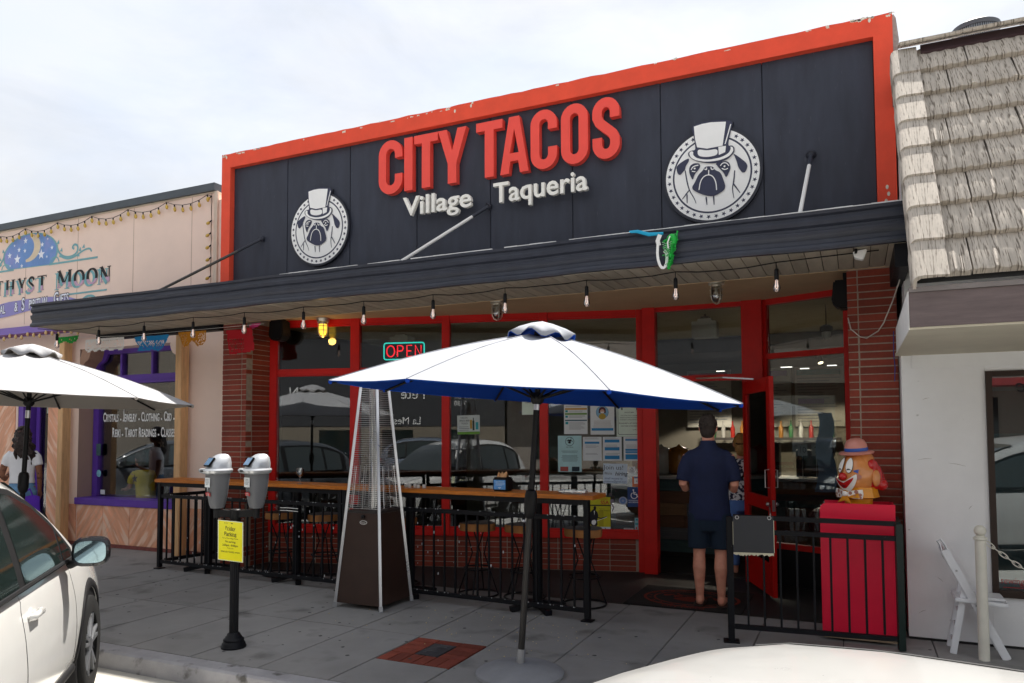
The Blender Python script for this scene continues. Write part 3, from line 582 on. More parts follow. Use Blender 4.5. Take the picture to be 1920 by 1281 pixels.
b.build('window_lettering', M('white_vinyl', (.85, .86, .86), .5), sw_)
b = B()
for x, z, r in ((-10.1, 2.02, .05), (-9.95, 1.96, .035), (-9.05, 2.33, .09), (-9.35, 2.3, .06), (-9.2, 1.5, .08), (-8.95, 1.05, .07), (-9.75, .98, .07), (-9.4, 1.65, .05), (-8.95, 1.72, .05)): b.prism(star(x, z, r, 96), (0, LB+.006, 0), X_, Z_, .001)
b.build('star_stickers', M('dark_star', (.05, .025, .012), .6), sw_)
B().box(-10.53, -10.43, LB-.052, LB-.0505, 1.32, 1.5).box(-10.52, -10.44, LB-.0535, LB-.0522, 1.33, 1.4).build('window_sticker', M('sticker_teal', (.06, .12, .13), .5, var=.6, scale=40), sw_)
b = B().prism(arc(-10.46, 1.05, .05, .055, 0, 350, 18), (0, LB-.052, 0), X_, Z_, .001); b.build('window_sticker', M('sticker_blue', (.22, .5, .62), .5, var=.3, scale=30), sw_)
B().box(-10.48, -10.38, LB-.0045, LB-.0035, .73, .80).build('window_sticker', paperw, sw_)
# shop door on the far left
sd_ = sub('shop_door', shop, (-11.7, 7.6, 0))
B().box(-12.1, -11.98, 7.46, 7.72, 0, 2.6).build('door_frame', purple, sd_); B().box(-11.9, -11.82, 7.62, 7.7, 0, 2.6).build('door_frame', purple, sd_)
B().box(-11.82, -11.34, 7.64, 7.646, .2, 2.55).build('window_pane', glass, sd_)
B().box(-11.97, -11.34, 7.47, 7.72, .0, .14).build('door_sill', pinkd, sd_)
b = B().box(-11.66, -11.40, 7.63, 7.632, 1.98, 2.16); b.build('door_card', M('card_green_white', (.40, .46, .40), .7, var=.2), sd_)
b = B(); text(b, 'NN', (-11.58, 7.628, 2.06), X_, Z_, .12, .0, .7); b.prism([(-11.5, 2.0), (-11.42, 2.0), (-11.46, 2.13)], (0, 7.628, 0), X_, Z_, .001); b.build('print', inkm, sd_)
B().box(-11.4, -11.3, 7.9, 8.3, .3, 2.0).ball((-11.55, 7.95, 1.7), .16, 12, 8).ball((-11.5, 7.95, 1.3), .2, 12, 8, (1, .5, 1.3)).ball((-11.55, 8.0, .8), .18, 12, 8, (1, .6, 1.2)).build('statue_display', M('grey_stone_figures', (.25, .23, .21), .8, var=.4, scale=12), sd_)
# purple ledge and its dark edge
B().add([(-18, 7.22, 3.2), (-9.9, 7.22, 3.2), (-9.9, 7.45, 3.37), (-18, 7.45, 3.37), (-18, 7.45, 3.2), (-9.9, 7.45, 3.2)], [(0, 1, 2, 3), (0, 4, 5, 1), (1, 5, 2), (0, 3, 4)]).build('ledge', M('purple_ledge', (.20, .13, .42), .6, var=.1), shop)
B().box(-18, -9.9, 7.20, 7.219, 3.165, 3.205).build('ledge_trim', M('plum_trim', (.16, .05, .10), .6), shop)
# painted moon sign
psn = sub('painted_sign', shop, (-11.3, LY, 4.2))
ylv = [0]
kc = [0]
def PO(): kc[0] += 1; return (0, LY-.0016-.0006*ylv[0]-.00005*(kc[0] % 9), 0)
def layer(): ylv[0] += 1
teal = M('sign_teal', (.20, .42, .46), .8, var=.12); skyb = M('sign_sky_blue', (.17, .31, .62), .8, var=.22, scale=2.2, spots=((.36, .30, .60), 2.0, .48, .2)); cream = M('sign_cream', (.72, .60, .44), .8); lav = M('sign_lavender', (.30, .28, .58), .8, var=.06); signblk = M('sign_black', (.022, .02, .022), .7); pinkl = M('sign_pink_lilac', (.55, .36, .50), .8, var=.1); starw = M('sign_star_white', (.80, .83, .92), .8)
def pp(poly, mat, nm): layer(); B().prism(poly, PO(), X_, Z_, .0005, back=False).build(nm, mat, psn)
ecx, ecz = -11.9, 4.52
dome = lambda r: [(ecx+.66*r*cos(radians(a)), ecz+.33*r*sin(radians(a))) for a in range(-40, 221, 8)]
pp(dome(1.04), teal, 'moon_dome'); pp(dome(.985), skyb, 'moon_dome')
moon = arc(-11.97, 4.635, .33, .235, 65, -95, 16)+arc(-12.05, 4.64, .25, .20, -80, 52, 14); pp(moon, cream, 'painted_moon')
layer(); b = B(); o_ = PO()
for x, z, r in ((-12.02, 4.75, .055), (-12.18, 4.62, .045), (-12.03, 4.59, .04), (-12.42, 4.55, .055), (-12.22, 4.47, .085), (-11.62, 4.49, .09), (-11.6, 4.645, .045), (-11.36, 4.57, .04), (-11.47, 4.72, .025), (-12.3, 4.7, .025), (-12.4, 4.38, .025), (-11.48, 4.44, .025), (-12.1, 4.35, .04)): b.prism(star(x, z, r), o_, X_, Z_, .0005, back=False)
tag(b.build('painted_stars', starw, psn), kind='stuff')
layer(); b = B()
stroke(b, [(-11.42, 4.308), (-10.29, 4.308)], .03, PO(), X_, Z_, .0004); stroke(b, [(-12.9, 4.308), (-12.3, 4.308)], .03, PO(), X_, Z_, .0004); stroke(b, [(-11.12, 3.796), (-10.07, 3.796)], .026, PO(), X_, Z_, .0004)
for f in (1, -1):
    m = lambda p: [((x if f > 0 else 2*ecx-x), z) for x, z in p]
    stroke(b, m(smoothline([(-11.25, 4.62), (-11.22, 4.5), (-11.1, 4.40), (-10.92, 4.37), (-10.76, 4.42), (-10.74, 4.53), (-10.82, 4.57), (-10.88, 4.52), (-10.83, 4.49)], 3)), .034, PO(), X_, Z_, .0004)
    stroke(b, m(smoothline([(-11.18, 4.42), (-10.98, 4.345), (-10.8, 4.37), (-10.62, 4.45), (-10.47, 4.47), (-10.43, 4.41)], 3)), [.02]*8+[.03]*40, PO(), X_, Z_, .0004) if False else stroke(b, m(smoothline([(-11.18, 4.42), (-10.98, 4.345), (-10.8, 4.37), (-10.62, 4.45), (-10.47, 4.47), (-10.43, 4.41)], 3)), .028, PO(), X_, Z_, .0004)
    for x, z in ((-11.22, 4.63), (-11.14, 4.5), (-10.7, 4.46), (-10.62, 4.5), (-10.74, 4.38)): b.prism(m([(x-.03, z-.01), (x+.02, z+.045), (x+.035, z-.02)]), PO(), X_, Z_, .0004)
    stroke(b, m(smoothline([(-11.4, 4.33), (-11.34, 4.41), (-11.22, 4.41), (-11.18, 4.33)], 2)), .02, PO(), X_, Z_, .0004)
stroke(b, smoothline([(-10.6, 3.70), (-10.5, 3.74), (-10.36, 3.73), (-10.3, 3.66)], 2), .035, PO(), X_, Z_, .0004)
tag(b.build('scrollwork', teal, psn), kind='stuff')
# AMETHYST MOON in serif capitals: list of strokes per glyph in a unit box
GL = {'T': (.62, [('v', .31, 0, 1, .15), ('h', 0, .62, .97, .06), ('s', .31, 0, .30), ('d', .02, .85, .97), ('d', .60, .85, .97)]),
      'H': (.74, [('v', .14, 0, 1, .14), ('v', .60, 0, 1, .14), ('h', .14, .60, .52, .06), ('s', .14, 0, .28), ('s', .60, 0, .28), ('s', .14, .95, .28), ('s', .60, .95, .28)]),
      'Y': (.72, [('p', [(.36, 0), (.36, .45)], .14), ('p', [(.36, .42), (.12, 1)], .15), ('p', [(.36, .42), (.62, 1)], .06), ('s', .36, 0, .28), ('s', .12, .95, .26), ('s', .62, .95, .22)]),
      'S': (.54, [('p', smoothline([(.47, .78), (.40, .95), (.22, .97), (.10, .82), (.16, .62), (.40, .42), (.45, .22), (.30, .03), (.12, .06), (.06, .24)], 2), .11)]),
      'E': (.58, [('v', .14, 0, 1, .14), ('h', .14, .54, .03, .06), ('h', .14, .54, .97, .06), ('h', .14, .44, .52, .06)]),
      'M': (.98, [('p', [(.14, 0), (.14, 1)], .07), ('p', [(.14, 1), (.48, .22)], .16), ('p', [(.48, .22), (.82, 1)], .06), ('v', .82, 0, 1, .16), ('s', .14, 0, .26), ('s', .82, 0, .32), ('s', .12, .95, .2), ('s', .84, .95, .24)]),
      'O': (.74, [('o', .37, .5, .30, .47, .13)]),
      'N': (.78, [('p', [(.14, 0), (.14, 1)], .07), ('p', [(.12, 1), (.64, .02)], .16), ('p', [(.64, 0), (.64, 1)], .07), ('s', .14, 0, .24), ('s', .64, .95, .24), ('s', .1, .95, .2)])}
def glyph(b, ch, x, z, w, h):
    k = w/GL[ch][0]
    for st in GL[ch][1]:
        m = lambda p: [(x+a*k, z+c_*h) for a, c_ in p]
        if st[0] == 'v': stroke(b, m([(st[1], st[2]), (st[1], st[3])]), st[4]*k, PO(), X_, Z_, .0003)
        elif st[0] == 'h': stroke(b, m([(st[1], st[3]), (st[2], st[3])]), st[4]*h, PO(), X_, Z_, .0003)
        elif st[0] == 's': stroke(b, m([(st[1]-st[3]/2, st[2]+.025), (st[1]+st[3]/2, st[2]+.025)]), .05*h, PO(), X_, Z_, .0003)
        elif st[0] == 'd': stroke(b, m([(st[1], st[2]), (st[1], st[3])]), .04*k, PO(), X_, Z_, .0003)
        elif st[0] == 'p': stroke(b, m(st[1]), st[2]*k, PO(), X_, Z_, .0003)
        elif st[0] == 'o': stroke(b, m(arc(st[1], st[2], st[3], st[4], 0, 345, 23)), [st[5]*k*(.55+.75*abs(cos(radians(15*i)))) for i in range(24)], PO(), X_, Z_, .0003, closed=True)
lay = [('E', -12.93, .13, 0), ('T', -12.76, .19, 0), ('H', -12.50, .24, 0), ('Y', -12.19, .22, 0), ('S', -11.94, .19, 0), ('T', -11.69, .22, 0), ('M', -11.22, .36, .03), ('O', -10.82, .25, 0), ('O', -10.53, .25, 0), ('N', -10.24, .26, 0)]
ylv[0] += 1
for mat, dx, dz, nm, zlo in ((teal, -.055, -.03, 'letter_shadow', 0), (signblk, 0, 0, 'painted_letters', 0)):
    layer()
    for ch, x, w, ex in lay: b = B(); glyph(b, ch, x+dx, 3.915+dz, w, .235+ex); b.build(nm, mat, psn)
# the lower third of the letters is lilac
b = B(); zc = 3.99
for ch, x, w, ex in lay:
    g_ = B(); glyph(g_, ch, x, 3.915, w, .235+ex)
    bm = bmesh.new(); me = bpy.data.meshes.new('t'); me.from_pydata([tuple(p) for p in g_.v], [], g_.f); bm.from_mesh(me)
    bmesh.ops.bisect_plane(bm, geom=bm.verts[:]+bm.edges[:]+bm.faces[:], plane_co=(0, 0, zc), plane_no=(0, 0, 1), clear_outer=True)
    bm.verts.index_update(); b.add([v_.co-Y_*.0009 for v_ in bm.verts], [tuple(v_.index for v_ in f.verts) for f in bm.faces]); bm.free(); bpy.data.meshes.remove(me)
tag(b.build('letter_tint', pinkl, psn), kind='stuff'); ylv[0] += 2
pp([(-13.6, 3.60), (-13.0, 3.52), (-12.4, 3.555), (-11.8, 3.62), (-11.2, 3.62), (-10.66, 3.69), (-10.95, 3.76), (-11.4, 3.795), (-11.9, 3.80), (-12.4, 3.79), (-13.0, 3.73)], lav, 'painted_ribbon')
for mat, off, bold in ((signblk, 0, .075), (starw, .0006, .022)):
    x0 = -13.35
    for word, size, x, z in (('MYSTICAL', .175, -12.76, 3.66), ('&', .19, -12.21, 3.69), ('S', .25, -12.03, 3.715), ('PIRITUAL', .175, -11.645, 3.715), ('G', .25, -11.22, 3.745), ('IFTS', .175, -11.03, 3.735)):
        b = B(); text(b, word, (x, LY-.0016-.0006*(ylv[0]+2)-off, z), V((1, 0, .05)).normalized(), Z_, size*1.1, bold, .62); b.build('painted_letters', mat, psn)
# free-standing lumber posts in front of the shop wall
for x0, x1, lab in ((-8.42, -8.30, 'pale lumber post beside the purple shop window'), (-10.86, -10.74, 'pale lumber post left of the shop window behind the umbrella')):
    o = B().box(x0, x1, 7.27, 7.40, 0, 3.02 if x0 > -9 else 3.1).build('lumber_post', lumber, at=((x0+x1)/2, 7.33, 0), bevel=.006); tag(o, lab, 'post', 'lumber posts against the shop wall')

# ---------------------------------------------------------------- white shop on the right with tiled mansard
ws = thing('white_shop', 'white walled shop with a steep grey tiled mansard roof', 'building', (1.2, 6.75, 0))
wst = M('white_stucco', (.77, .775, .785), .85, var=.05, scale=3, bump=.12, bscale=110, spots=((.42, .42, .42), 10, .72, .05))
WY = 6.75
B().box(.352, .925, WY, 7.0, .019, 2.30).build('wall', wst, ws); B().box(.926, 9, WY, 7.0, .019, .38).build('wall', wst, ws); B().box(.926, 9, WY, 7.0, 2.105, 2.30).build('wall', wst, ws); B().box(.39, 9, WY+.01, 9, 2.3, 4.5).build('wall', wst, ws); B().box(.40, .43, 7.0, 9, 0, 2.3).build('wall', wst, ws)
B().box(.43, 9, WY-.012, WY-.0005, 2.145, 2.25).build('trim_board', wst, ws); B().box(.353, 9, WY-.004, 7.0, 0, .018).build('base_strip', M('black_base', (.02, .02, .02), .9), ws)
wf = sub('shop_window', ws, (1.5, WY, 1)); brn = M('dark_brown_frame', (.030, .017, .012), .4, var=.2)
for nm, a in (('frame_side', (.926, .968, WY-.02, WY+.08, .381, 2.104)), ('frame_head', (.969, 4, WY-.02, WY+.08, 2.062, 2.104)), ('frame_sill', (.969, 4, WY-.03, WY+.08, .381, .435))): B().box(*a).build(nm, brn, wf)
B().box(.968, 4, WY+.03, WY+.036, .435, 2.062).build('window_pane', glassmat('shop_glass', (.42, .52, .53), 1.8, 1.5, .05), wf)
b = B(); text(b, 'Pierre', (1.32, WY+.028, 1.985), -X_, Z_, .15, 0, 1, shear=.3); b.build('window_lettering', inkm, wf)  # mirrored name drawn on the pane to stand for a reflection
b = B(); text(b, 'sewing  open', (1.13, WY+.027, .50), X_, Z_, .07, 0, .8, shear=.2); stroke(b, [(1.0, .45), (1.28, .455)], .006, (0, WY+.027, 0), X_, Z_, .0004); b.build('window_lettering', M('red_marker', (.30, .03, .03), .6), wf)
B().box(.98, 4, 7.4, 7.42, .3, 2.1).build('curtain', M('grey_teal_curtain', (.16, .22, .23), .8, var=.2, scale=2, stretch=(12, 1, 1)), wf); B().box(.98, 4, 7.2, 7.22, 1.62, 1.97).build('valance', M('maroon_valance', (.16, .04, .045), .8, var=.1), wf)
# soffit box and brown beam
B().box(.312, 9, 5.0, WY, 2.249, 2.27).build('soffit', M('cream_soffit', (.62, .58, .47), .8, var=.06), ws)
B().add([(.307, 5.0, 2.249), (.307, 6.45, 2.249), (.307, 6.45, 2.44), (.307, 5.0, 2.48), (.312, 5, 2.249), (.312, 6.45, 2.249), (.312, 6.45, 2.44), (.312, 5, 2.48)], [(0, 1, 2, 3), (4, 7, 6, 5), (0, 3, 7, 4), (1, 5, 6, 2), (3, 2, 6, 7), (0, 4, 5, 1)]).build('beam_end', whitem, ws)
brb = M('weathered_brown_beam', (.135, .105, .105), .7, var=.22, scale=4, stretch=(1, 8, 8), bump=.08, bscale=30)
B().box(.313, 9, 4.985, 5.04, 2.262, 2.468).build('fascia_beam', brb, ws); B().box(.313, 9, 4.975, 5.04, 2.470, 2.50).build('fascia_trim', M('grey_trim', (.19, .17, .165), .7), ws)
# roof tiles: profiled, each a piece
tilem = M('grey_roof_tile', (.50, .45, .39), .9, var=.2, scale=2.2, bump=.5, bscale=20, rand=.08, stretch=(30, 1.9, 1.9), spots=((.155, .13, .105), 4, .525, .13))
A0 = V((0, 5.0, 2.53)); AS = V((0, 1.49, 1.91)).normalized(); AN = V((0, -AS.z, AS.y))
TW, TL, EX = .42, .40, .336
def tile_mesh(w, seed):
    rnd = random.Random(seed); b = B(); n = 24; O = []
    for s_, lift in ((0, .062), (.010, .068), (TL, .016)):
        row = []
        for i in range(n+1):
            x = -w/2+w*i/n; wob = .004*sin(x*75+seed)+rnd.uniform(-.0015, .0015); row.append(V((x, 0, 0))+AS*(s_+(rnd.uniform(-.006, .003) if s_ < .1 else 0))+AN*(lift+wob))
        O.append(row)
    lo = [V((-w/2+w*i/n, 0, 0))+AS*(.01 if k == 0 else TL)+AN*(.012 if k == 0 else -.004) for k in (0, 1) for i in range(n+1)]
    vs = O[0]+O[1]+O[2]+lo; m = n+1; f = []
    for i in range(n): f += [(i, i+1, m+i+1, m+i), (m+i, m+i+1, 2*m+i+1, 2*m+i), (3*m+i, 3*m+i+1, i+1, i), (4*m+i, 4*m+i+1, 3*m+i+1, 3*m+i)]
    f += [(0, m, 2*m, 4*m, 3*m), (n, 3*m+n, 4*m+n, 2*m+n, m+n)]
    b.add(vs, f); return b
protos = []
for k in range(4):
    o = tile_mesh(TW-.012, k).build('roof_tile', tilem, smooth=50); protos.append(o.data); drop(o)
half = []
for k, wv in enumerate((.13, .33, .19, .28)):
    o = tile_mesh(wv, 9+k).build('roof_tile', tilem, smooth=50); half.append((o.data, wv)); drop(o)
rof = sub('mansard_roof', ws, A0)
B().add([A0+X_*.36+AN*-.01, A0+X_*9+AN*-.01, A0+X_*9+AS*2.75-AN*.01, A0+X_*.36+AS*2.75-AN*.01], [(0, 1, 2, 3)]).build('underlay', M('roof_underlay', (.04, .04, .04), .9), rof)
for r in range(8):
    me, wv = half[(r*3) % 4]; x = .505
    q = bpy.data.objects.new('roof_tile', me); COL.objects.link(q); q.parent = rof; q.location = A0+AS*(EX*r+.005)+X_*(x+wv/2)-LOC[rof.name]; x += wv+.003
    while x < 3.4:
        q = bpy.data.objects.new('roof_tile', random.choice(protos)); COL.objects.link(q); q.parent = rof
        q.location = A0+AS*(EX*r+.005+random.uniform(-.004, .004))+X_*(x+TW/2)+AN*random.uniform(0, .003)-LOC[rof.name]; x += TW
# rake tiles on the left edge (rounded over the edge)
b = B(); n = 10; sec = [(.185, .050), (.06, .055), (.025, .05), (.008, .035), (0, .01), (0, -.14), (.015, -.14), (.02, .01), (.04, .03), (.185, .034)]
vs = [V((.335+x, 0, 0))+AS*s_+AN*(y+.022+(.02 if s_ == 0 else 0)) for s_ in (0, .40) for x, y in sec]
b.add(vs, [(i, (i+1) % n, n+(i+1) % n, n+i) for i in range(n)]+[tuple(range(n)), tuple(range(2*n-1, n-1, -1))])
o = b.build('rake_tile', tilem, smooth=50); me = o.data; drop(o)
for r in range(8):
    q = bpy.data.objects.new('rake_tile', me); COL.objects.link(q); q.parent = rof; q.location = A0+AS*(EX*r-.05)+X_*random.uniform(-.004, .004)-LOC[rof.name]
B().obox(A0+X_*4.7+AS*2.70+AN*.04, X_, AS, AN, 8.3, .12, .02).build('flashing', M('dark_purple_flashing', (.06, .035, .04), .5), rof)
capn = A0+AS*2.77+AN*.075
for k in range(9):
    x = .40+k*.42; B().obox(capn+X_*(x+.21)+Z_*(.004*(k % 2)), X_, V((0, .94, .34)).normalized(), V((0, -.34, .94)).normalized(), .44, .26, .028).build('ridge_tile', tilem, rof, bevel=.008)
B().box(.36, 9, 6.95, 12, 4.4, 4.6).build('flat_roof', M('roof_felt', (.12, .12, .12), .9), ws)
b = B()
for x, z, a, l in ((.62, .70, -1.0, .09), (.60, .66, -1.1, .05), (.655, .63, -1.0, .07), (.50, 1.42, .1, .10), (.72, 1.38, -.2, .12), (.58, .48, -.7, .05), (.80, 1.05, .9, .04), (.45, .22, .5, .06), (.52, 1.9, .3, .05)):
    stroke(b, [(x-l/2*cos(a), z-l/2*sin(a)), (x, z+.004), (x+l/2*cos(a), z+l/2*sin(a))], [.001, .003, .001], (0, WY-.0008, 0), X_, Z_, .0006)
tag(b.build('scuff_marks', M('scuff_grey', (.30, .29, .26), .9), ws), kind='stuff')
vt = thing('roof_vent', 'round ribbed metal vent on the roof above the tiles', 'vent', (1.22, 8.7, 4.6))
b = B()
for k in range(64): a = 2*pi*k/64; b.bar((1.22+.2*cos(a), 8.7+.2*sin(a), 5.2), (1.22+.2*cos(a), 8.7+.2*sin(a), 5.72), .014, .008)
b.build('vent_fins', M('weathered_zinc', (.34, .36, .39), .45, metal=.7, var=.15), vt)
B().lathe([(.185, 4.6), (.185, 5.70), (.215, 5.70), (.215, 5.745), (.12, 5.80), (.01, 5.82)], (1.22, 8.7, 0), 32).build('vent_body', M('dark_zinc', (.12, .125, .135), .5, metal=.5), vt, smooth=40)
# ---------------------------------------------------------------- railing with bar counter
rl = thing('bar_railing', 'long black railing carrying the varnished wooden bar counter', 'railing', (-7.777, 6.535, 0))
RA, RB = V((-7.777, 6.535, 0)), V((-2.154, 6.232, 0)); RU = (RB-RA).normalized(); RN = V((RU.y, -RU.x, 0)); rlen = (RB-RA).length
def rp(s, z, o=0): return RA+RU*s+RN*o+Z_*z
def rbar(name, s0, s1, z0, z1, o0=-.02, o1=.02): return B().obox(RA+RU*(s0+s1)/2+RN*(o0+o1)/2+Z_*(z0+z1)/2, RU, RN, Z_, s1-s0, o1-o0, z1-z0).build(name, blackm, rl, bevel=.003)
joint = 2.883
for s0, s1 in ((0, joint-.03), (joint+.03, rlen)):
    rbar('top_rail', s0+.026, s1-.026, 1.005, 1.052); rbar('middle_rail', s0+.026, s1-.026, .865, .905, -.018, .018); rbar('bottom_rail', s0+.026, s1-.026, .07, .11, -.018, .018)
    for s in (s0, s1): rbar('post', s-.025, s+.025, .02, 1.052, -.025, .025); rbar('foot_plate', s-.05, s+.05, 0, .012, -.05, .05)
    n = int((s1-s0)/.121); o = B().box(-.008, .008, -.008, .008, .111, .864).build('baluster', blackm); me = o.data; drop(o)
    for k in range(1, n):
        q = inst(me, rl, 'baluster', rp(s0+(s1-s0)*k/n, 0)); q.rotation_euler.z = atan2(RU.y, RU.x)
# short return towards the shop wall
T0 = V((-7.775, 6.59, 0)); T1 = V((-7.70, 7.33, 0)); tu = (T1-T0).normalized(); tl = (T1-T0).length; tn = V((tu.y, -tu.x, 0))
for nm, z0, z1 in (('middle_rail', .865, .905), ('bottom_rail', .07, .11)): B().obox(T0+tu*tl/2+Z_*(z0+z1)/2, tu, tn, Z_, tl-.03, .036, z1-z0).build(nm, blackm, rl)
for k in range(1, 7): inst(me, rl, 'baluster', T0+tu*tl*k/6.5)
B().obox(T1+Z_*.45, tu, tn, Z_, .05, .05, .9).build('post', blackm, rl)
b = B()
for k in range(240):
    s = random.choice([random.uniform(0, rlen), random.choice([.12*i for i in range(48)])]); z = random.choice([.11, .905, random.uniform(.12, .86)]); r = random.uniform(.0015, .005)
    b.obox(rp(s, z+.001 if z in (.11, .905) else z, .019 if z in (.11, .905) else .0085), RU, RN, Z_, r*2, .003, r*(2 if z in (.11, .905) else 5))
tag(b.build('chipped_paint', M('pale_chips', (.55, .58, .60), .9), rl), kind='stuff')
b = B()
for z in (.80, .83): b.tube([rp(2.02, z, .03), rp(2.12, z+.004, .035), rp(2.28, z, .03)], .004, 5)
b.build('cable_tie', whitem, rl)
# counter
ct = thing('bar_counter', 'varnished wooden bar counter resting on the black railing', 'counter', RA+Z_*1.05)
for k, (o0, o1) in enumerate(((-.085, .045), (-.195, -.089), (-.31, -.199))):
    q = B(); n = 40
    e0, e1 = (-.06, rlen+.075) if k == 0 else (-.05, rlen+.065)
    vs = []
    for i in range(n+1):
        s = e0+(e1-e0)*i/n; j = random.uniform(-.003, .003) if k == 0 else 0
        vs += [rp(s, 1.055, o1+j), rp(s, 1.093, o1+j), rp(s, 1.093, o0), rp(s, 1.055, o0)]
    q.add(vs, [(i*4+a, i*4+(a+1) % 4, i*4+4+(a+1) % 4, i*4+4+a) for i in range(n) for a in range(4)]+[(0, 1, 2, 3), (4*n+3, 4*n+2, 4*n+1, 4*n)]); q.build('plank', woodm, ct, bevel=0)
for s in (.62, 2.05, 3.6, 5.05):
    t = sub('pedestal', ct, rp(s, 0, -.2)); B().tube([rp(s, .02, -.2), rp(s, 1.0, -.2)], .048, 14).build('column', blackm, t, smooth=40)
    B().obox(rp(s, 1.025, -.16), RU, RN, Z_, .3, .28, .03).build('top_plate', blackm, t)
    for a in range(4): a_ = pi/4+a*pi/2; B().bar(rp(s, .07, -.2), rp(s, .02, -.2)+V((.27*cos(a_), .27*sin(a_), 0)), .06, .05).build('foot', blackm, t)
# bar stools
barkm = M('log_bark_seat', (.40, .18, .06), .7, var=.4, scale=9, bump=.35, bscale=22, stretch=(1, 1, .25)); logtop = M('log_seat_top', (.06, .055, .055), .55, var=.35, scale=12)
def stool(x, y, lab, rz):
    t = thing('bar_stool', lab, 'stool', (x, y, 0), 'log seated bar stools')
    n = 22; random.seed(int(x*100)); R_v = [.185+.014*sin(3*2*pi*k/n+x)+random.uniform(-.008, .008) for k in range(n)]
    b = B(); b.v = [V((x+R_v[k]*f*cos(2*pi*k/n), y+R_v[k]*f*sin(2*pi*k/n), z)) for f, z in ((.97, .655), (1, .67), (1.0, .715), (.97, .728)) for k in range(n)]
    b.f = [(i*n+k, i*n+(k+1) % n, (i+1)*n+(k+1) % n, (i+1)*n+k) for i in range(3) for k in range(n)]+[tuple(reversed(range(n)))]; b.build('seat', barkm, t, smooth=50)
    b = B(); b.v = [V((x+R_v[k]*.975*cos(2*pi*k/n), y+R_v[k]*.975*sin(2*pi*k/n), .729)) for k in range(n)]; b.f = [tuple(range(n))]; b.build('seat_top', logtop, t)
    B().tube([(x+.205*cos(2*pi*k/24), y+.205*sin(2*pi*k/24), .012) for k in range(24)], .009, 6, closed=True).build('base_ring', blackm, t, smooth=40)
    B().tube([(x+.15*cos(2*pi*k/24), y+.15*sin(2*pi*k/24), .27) for k in range(24)], .008, 6, closed=True).build('foot_ring', blackm, t, smooth=40)
    for k in range(4):
        a = rz+pi/2*k; c_, s_ = cos(a), sin(a); pr = V((-s_, c_, 0))
        B().tube([V((x, y, .655))+V((c_, s_, 0))*.12+pr*.05, V((x, y, .42))+V((c_, s_, 0))*.06-pr*.02, V((x, y, .012))+V((c_, s_, 0))*.20-pr*.06], .0075, 6).build('leg', blackm, t, smooth=40)
stool(-6.13, 6.83, 'log stool leftmost of the row behind the parking meters', .3); stool(-5.52, 6.86, 'log stool just left of the tall patio heater', .7)
stool(-4.55, 6.92, 'log stool hidden mostly behind the dark heater base', .2); stool(-3.52, 6.80, 'log stool right of the heater under the napkin holder end', .5); stool(-3.03, 6.86, 'log stool behind the black umbrella pole', .1); stool(-2.38, 6.80, 'log stool at the right end of the counter by the yellow poster', .6)
# wine glass, napkin box, small items
wg = thing('wine_glass', 'empty stemmed wine glass on the wooden counter', 'glass', rp(2.26, 1.093, -.02)); c0 = rp(2.26, 1.0935, -.02)
B().lathe([(.034, 0), (.034, .002), (.006, .006), (.005, .07), (.012, .08), (.034, .10), (.042, .13), (.038, .175), (.036, .175), (.040, .13), (.032, .103), (.01, .085), (.0, .083)], c0, 20).build('goblet', glassmat('stemware', (.93, .95, .95), 1.6, 1.5, .06), wg, smooth=50)
nb = thing('napkin_dispenser', 'black napkin dispenser with blue label on the counter', 'napkin holder', rp(4.74, 1.093, -.1)); c0 = rp(4.74, 1.094, -.1)
B().obox(c0+Z_*.065, RU, RN, Z_, .155, .13, .13).build('case', blackp, nb, bevel=.012); lb = B().obox(c0+Z_*.062+RN*.0662, RU, RN, Z_, .125, .002, .088).build('label', M('blue_label', (.10, .30, .66), .4, var=.25, scale=30), nb)
b = B()
for z in (.09, .078, .068, .058): b.obox(c0+Z_*z+RN*.0675+RU*random.uniform(-.01, .01), RU, RN, Z_, random.uniform(.06, .1), .0005, .004)
b.prism([(-.02, .04), (.02, .04), (0, .02)], c0+RN*.0678, RU, Z_, .0004); b.build('print', M('pale_blue_print', (.45, .60, .78), .6), lb)
b = B(); n = 8
b.v = [c0+RU*(-.055+.11*i/n+.006*sin(i*2.1+j))+RN*(-.035+.03*j+.012*sin(i*1.7))+Z_*(.128+(.045+.012*sin(i*2.3) if j == 1 else 0)) for j in range(3) for i in range(n+1)]; b.f = [(j*(n+1)+i, j*(n+1)+i+1, (j+1)*(n+1)+i+1, (j+1)*(n+1)+i) for j in range(2) for i in range(n)]
b.build('napkin', M('brown_napkin', (.60, .33, .16), .9, var=.1), nb)
t = thing('condiment_tray', 'low clear tray of small jars on the counter beside the heater', 'tray', rp(3.72, 1.093, -.1))
for k in range(5):
    c0 = rp(3.62+.055*k, 1.0935, -.1+.02*(k % 2)); B().lathe([(.018, 0), (.02, .03), (.017, .034), (.0, .034)], c0, 10).build('jar', M('cloudy_plastic', (.55, .54, .50), .3, var=.2), t, smooth=40)
t = thing('ashtray', 'clear low tray at the right end of the counter', 'tray', rp(5.45, 1.093, -.13)); B().obox(rp(5.45, 1.108, -.13), RU, RN, Z_, .26, .07, .028).build('tray', glassmat('acrylic', (.88, .9, .9), 2, 1.5, .12), t)
for s in (5.35, 5.45, 5.56): B().obox(rp(s, 1.115, -.13), RU, RN, Z_, .03, .03, .03).build('cube', M('frosted', (.7, .72, .72), .4), t)
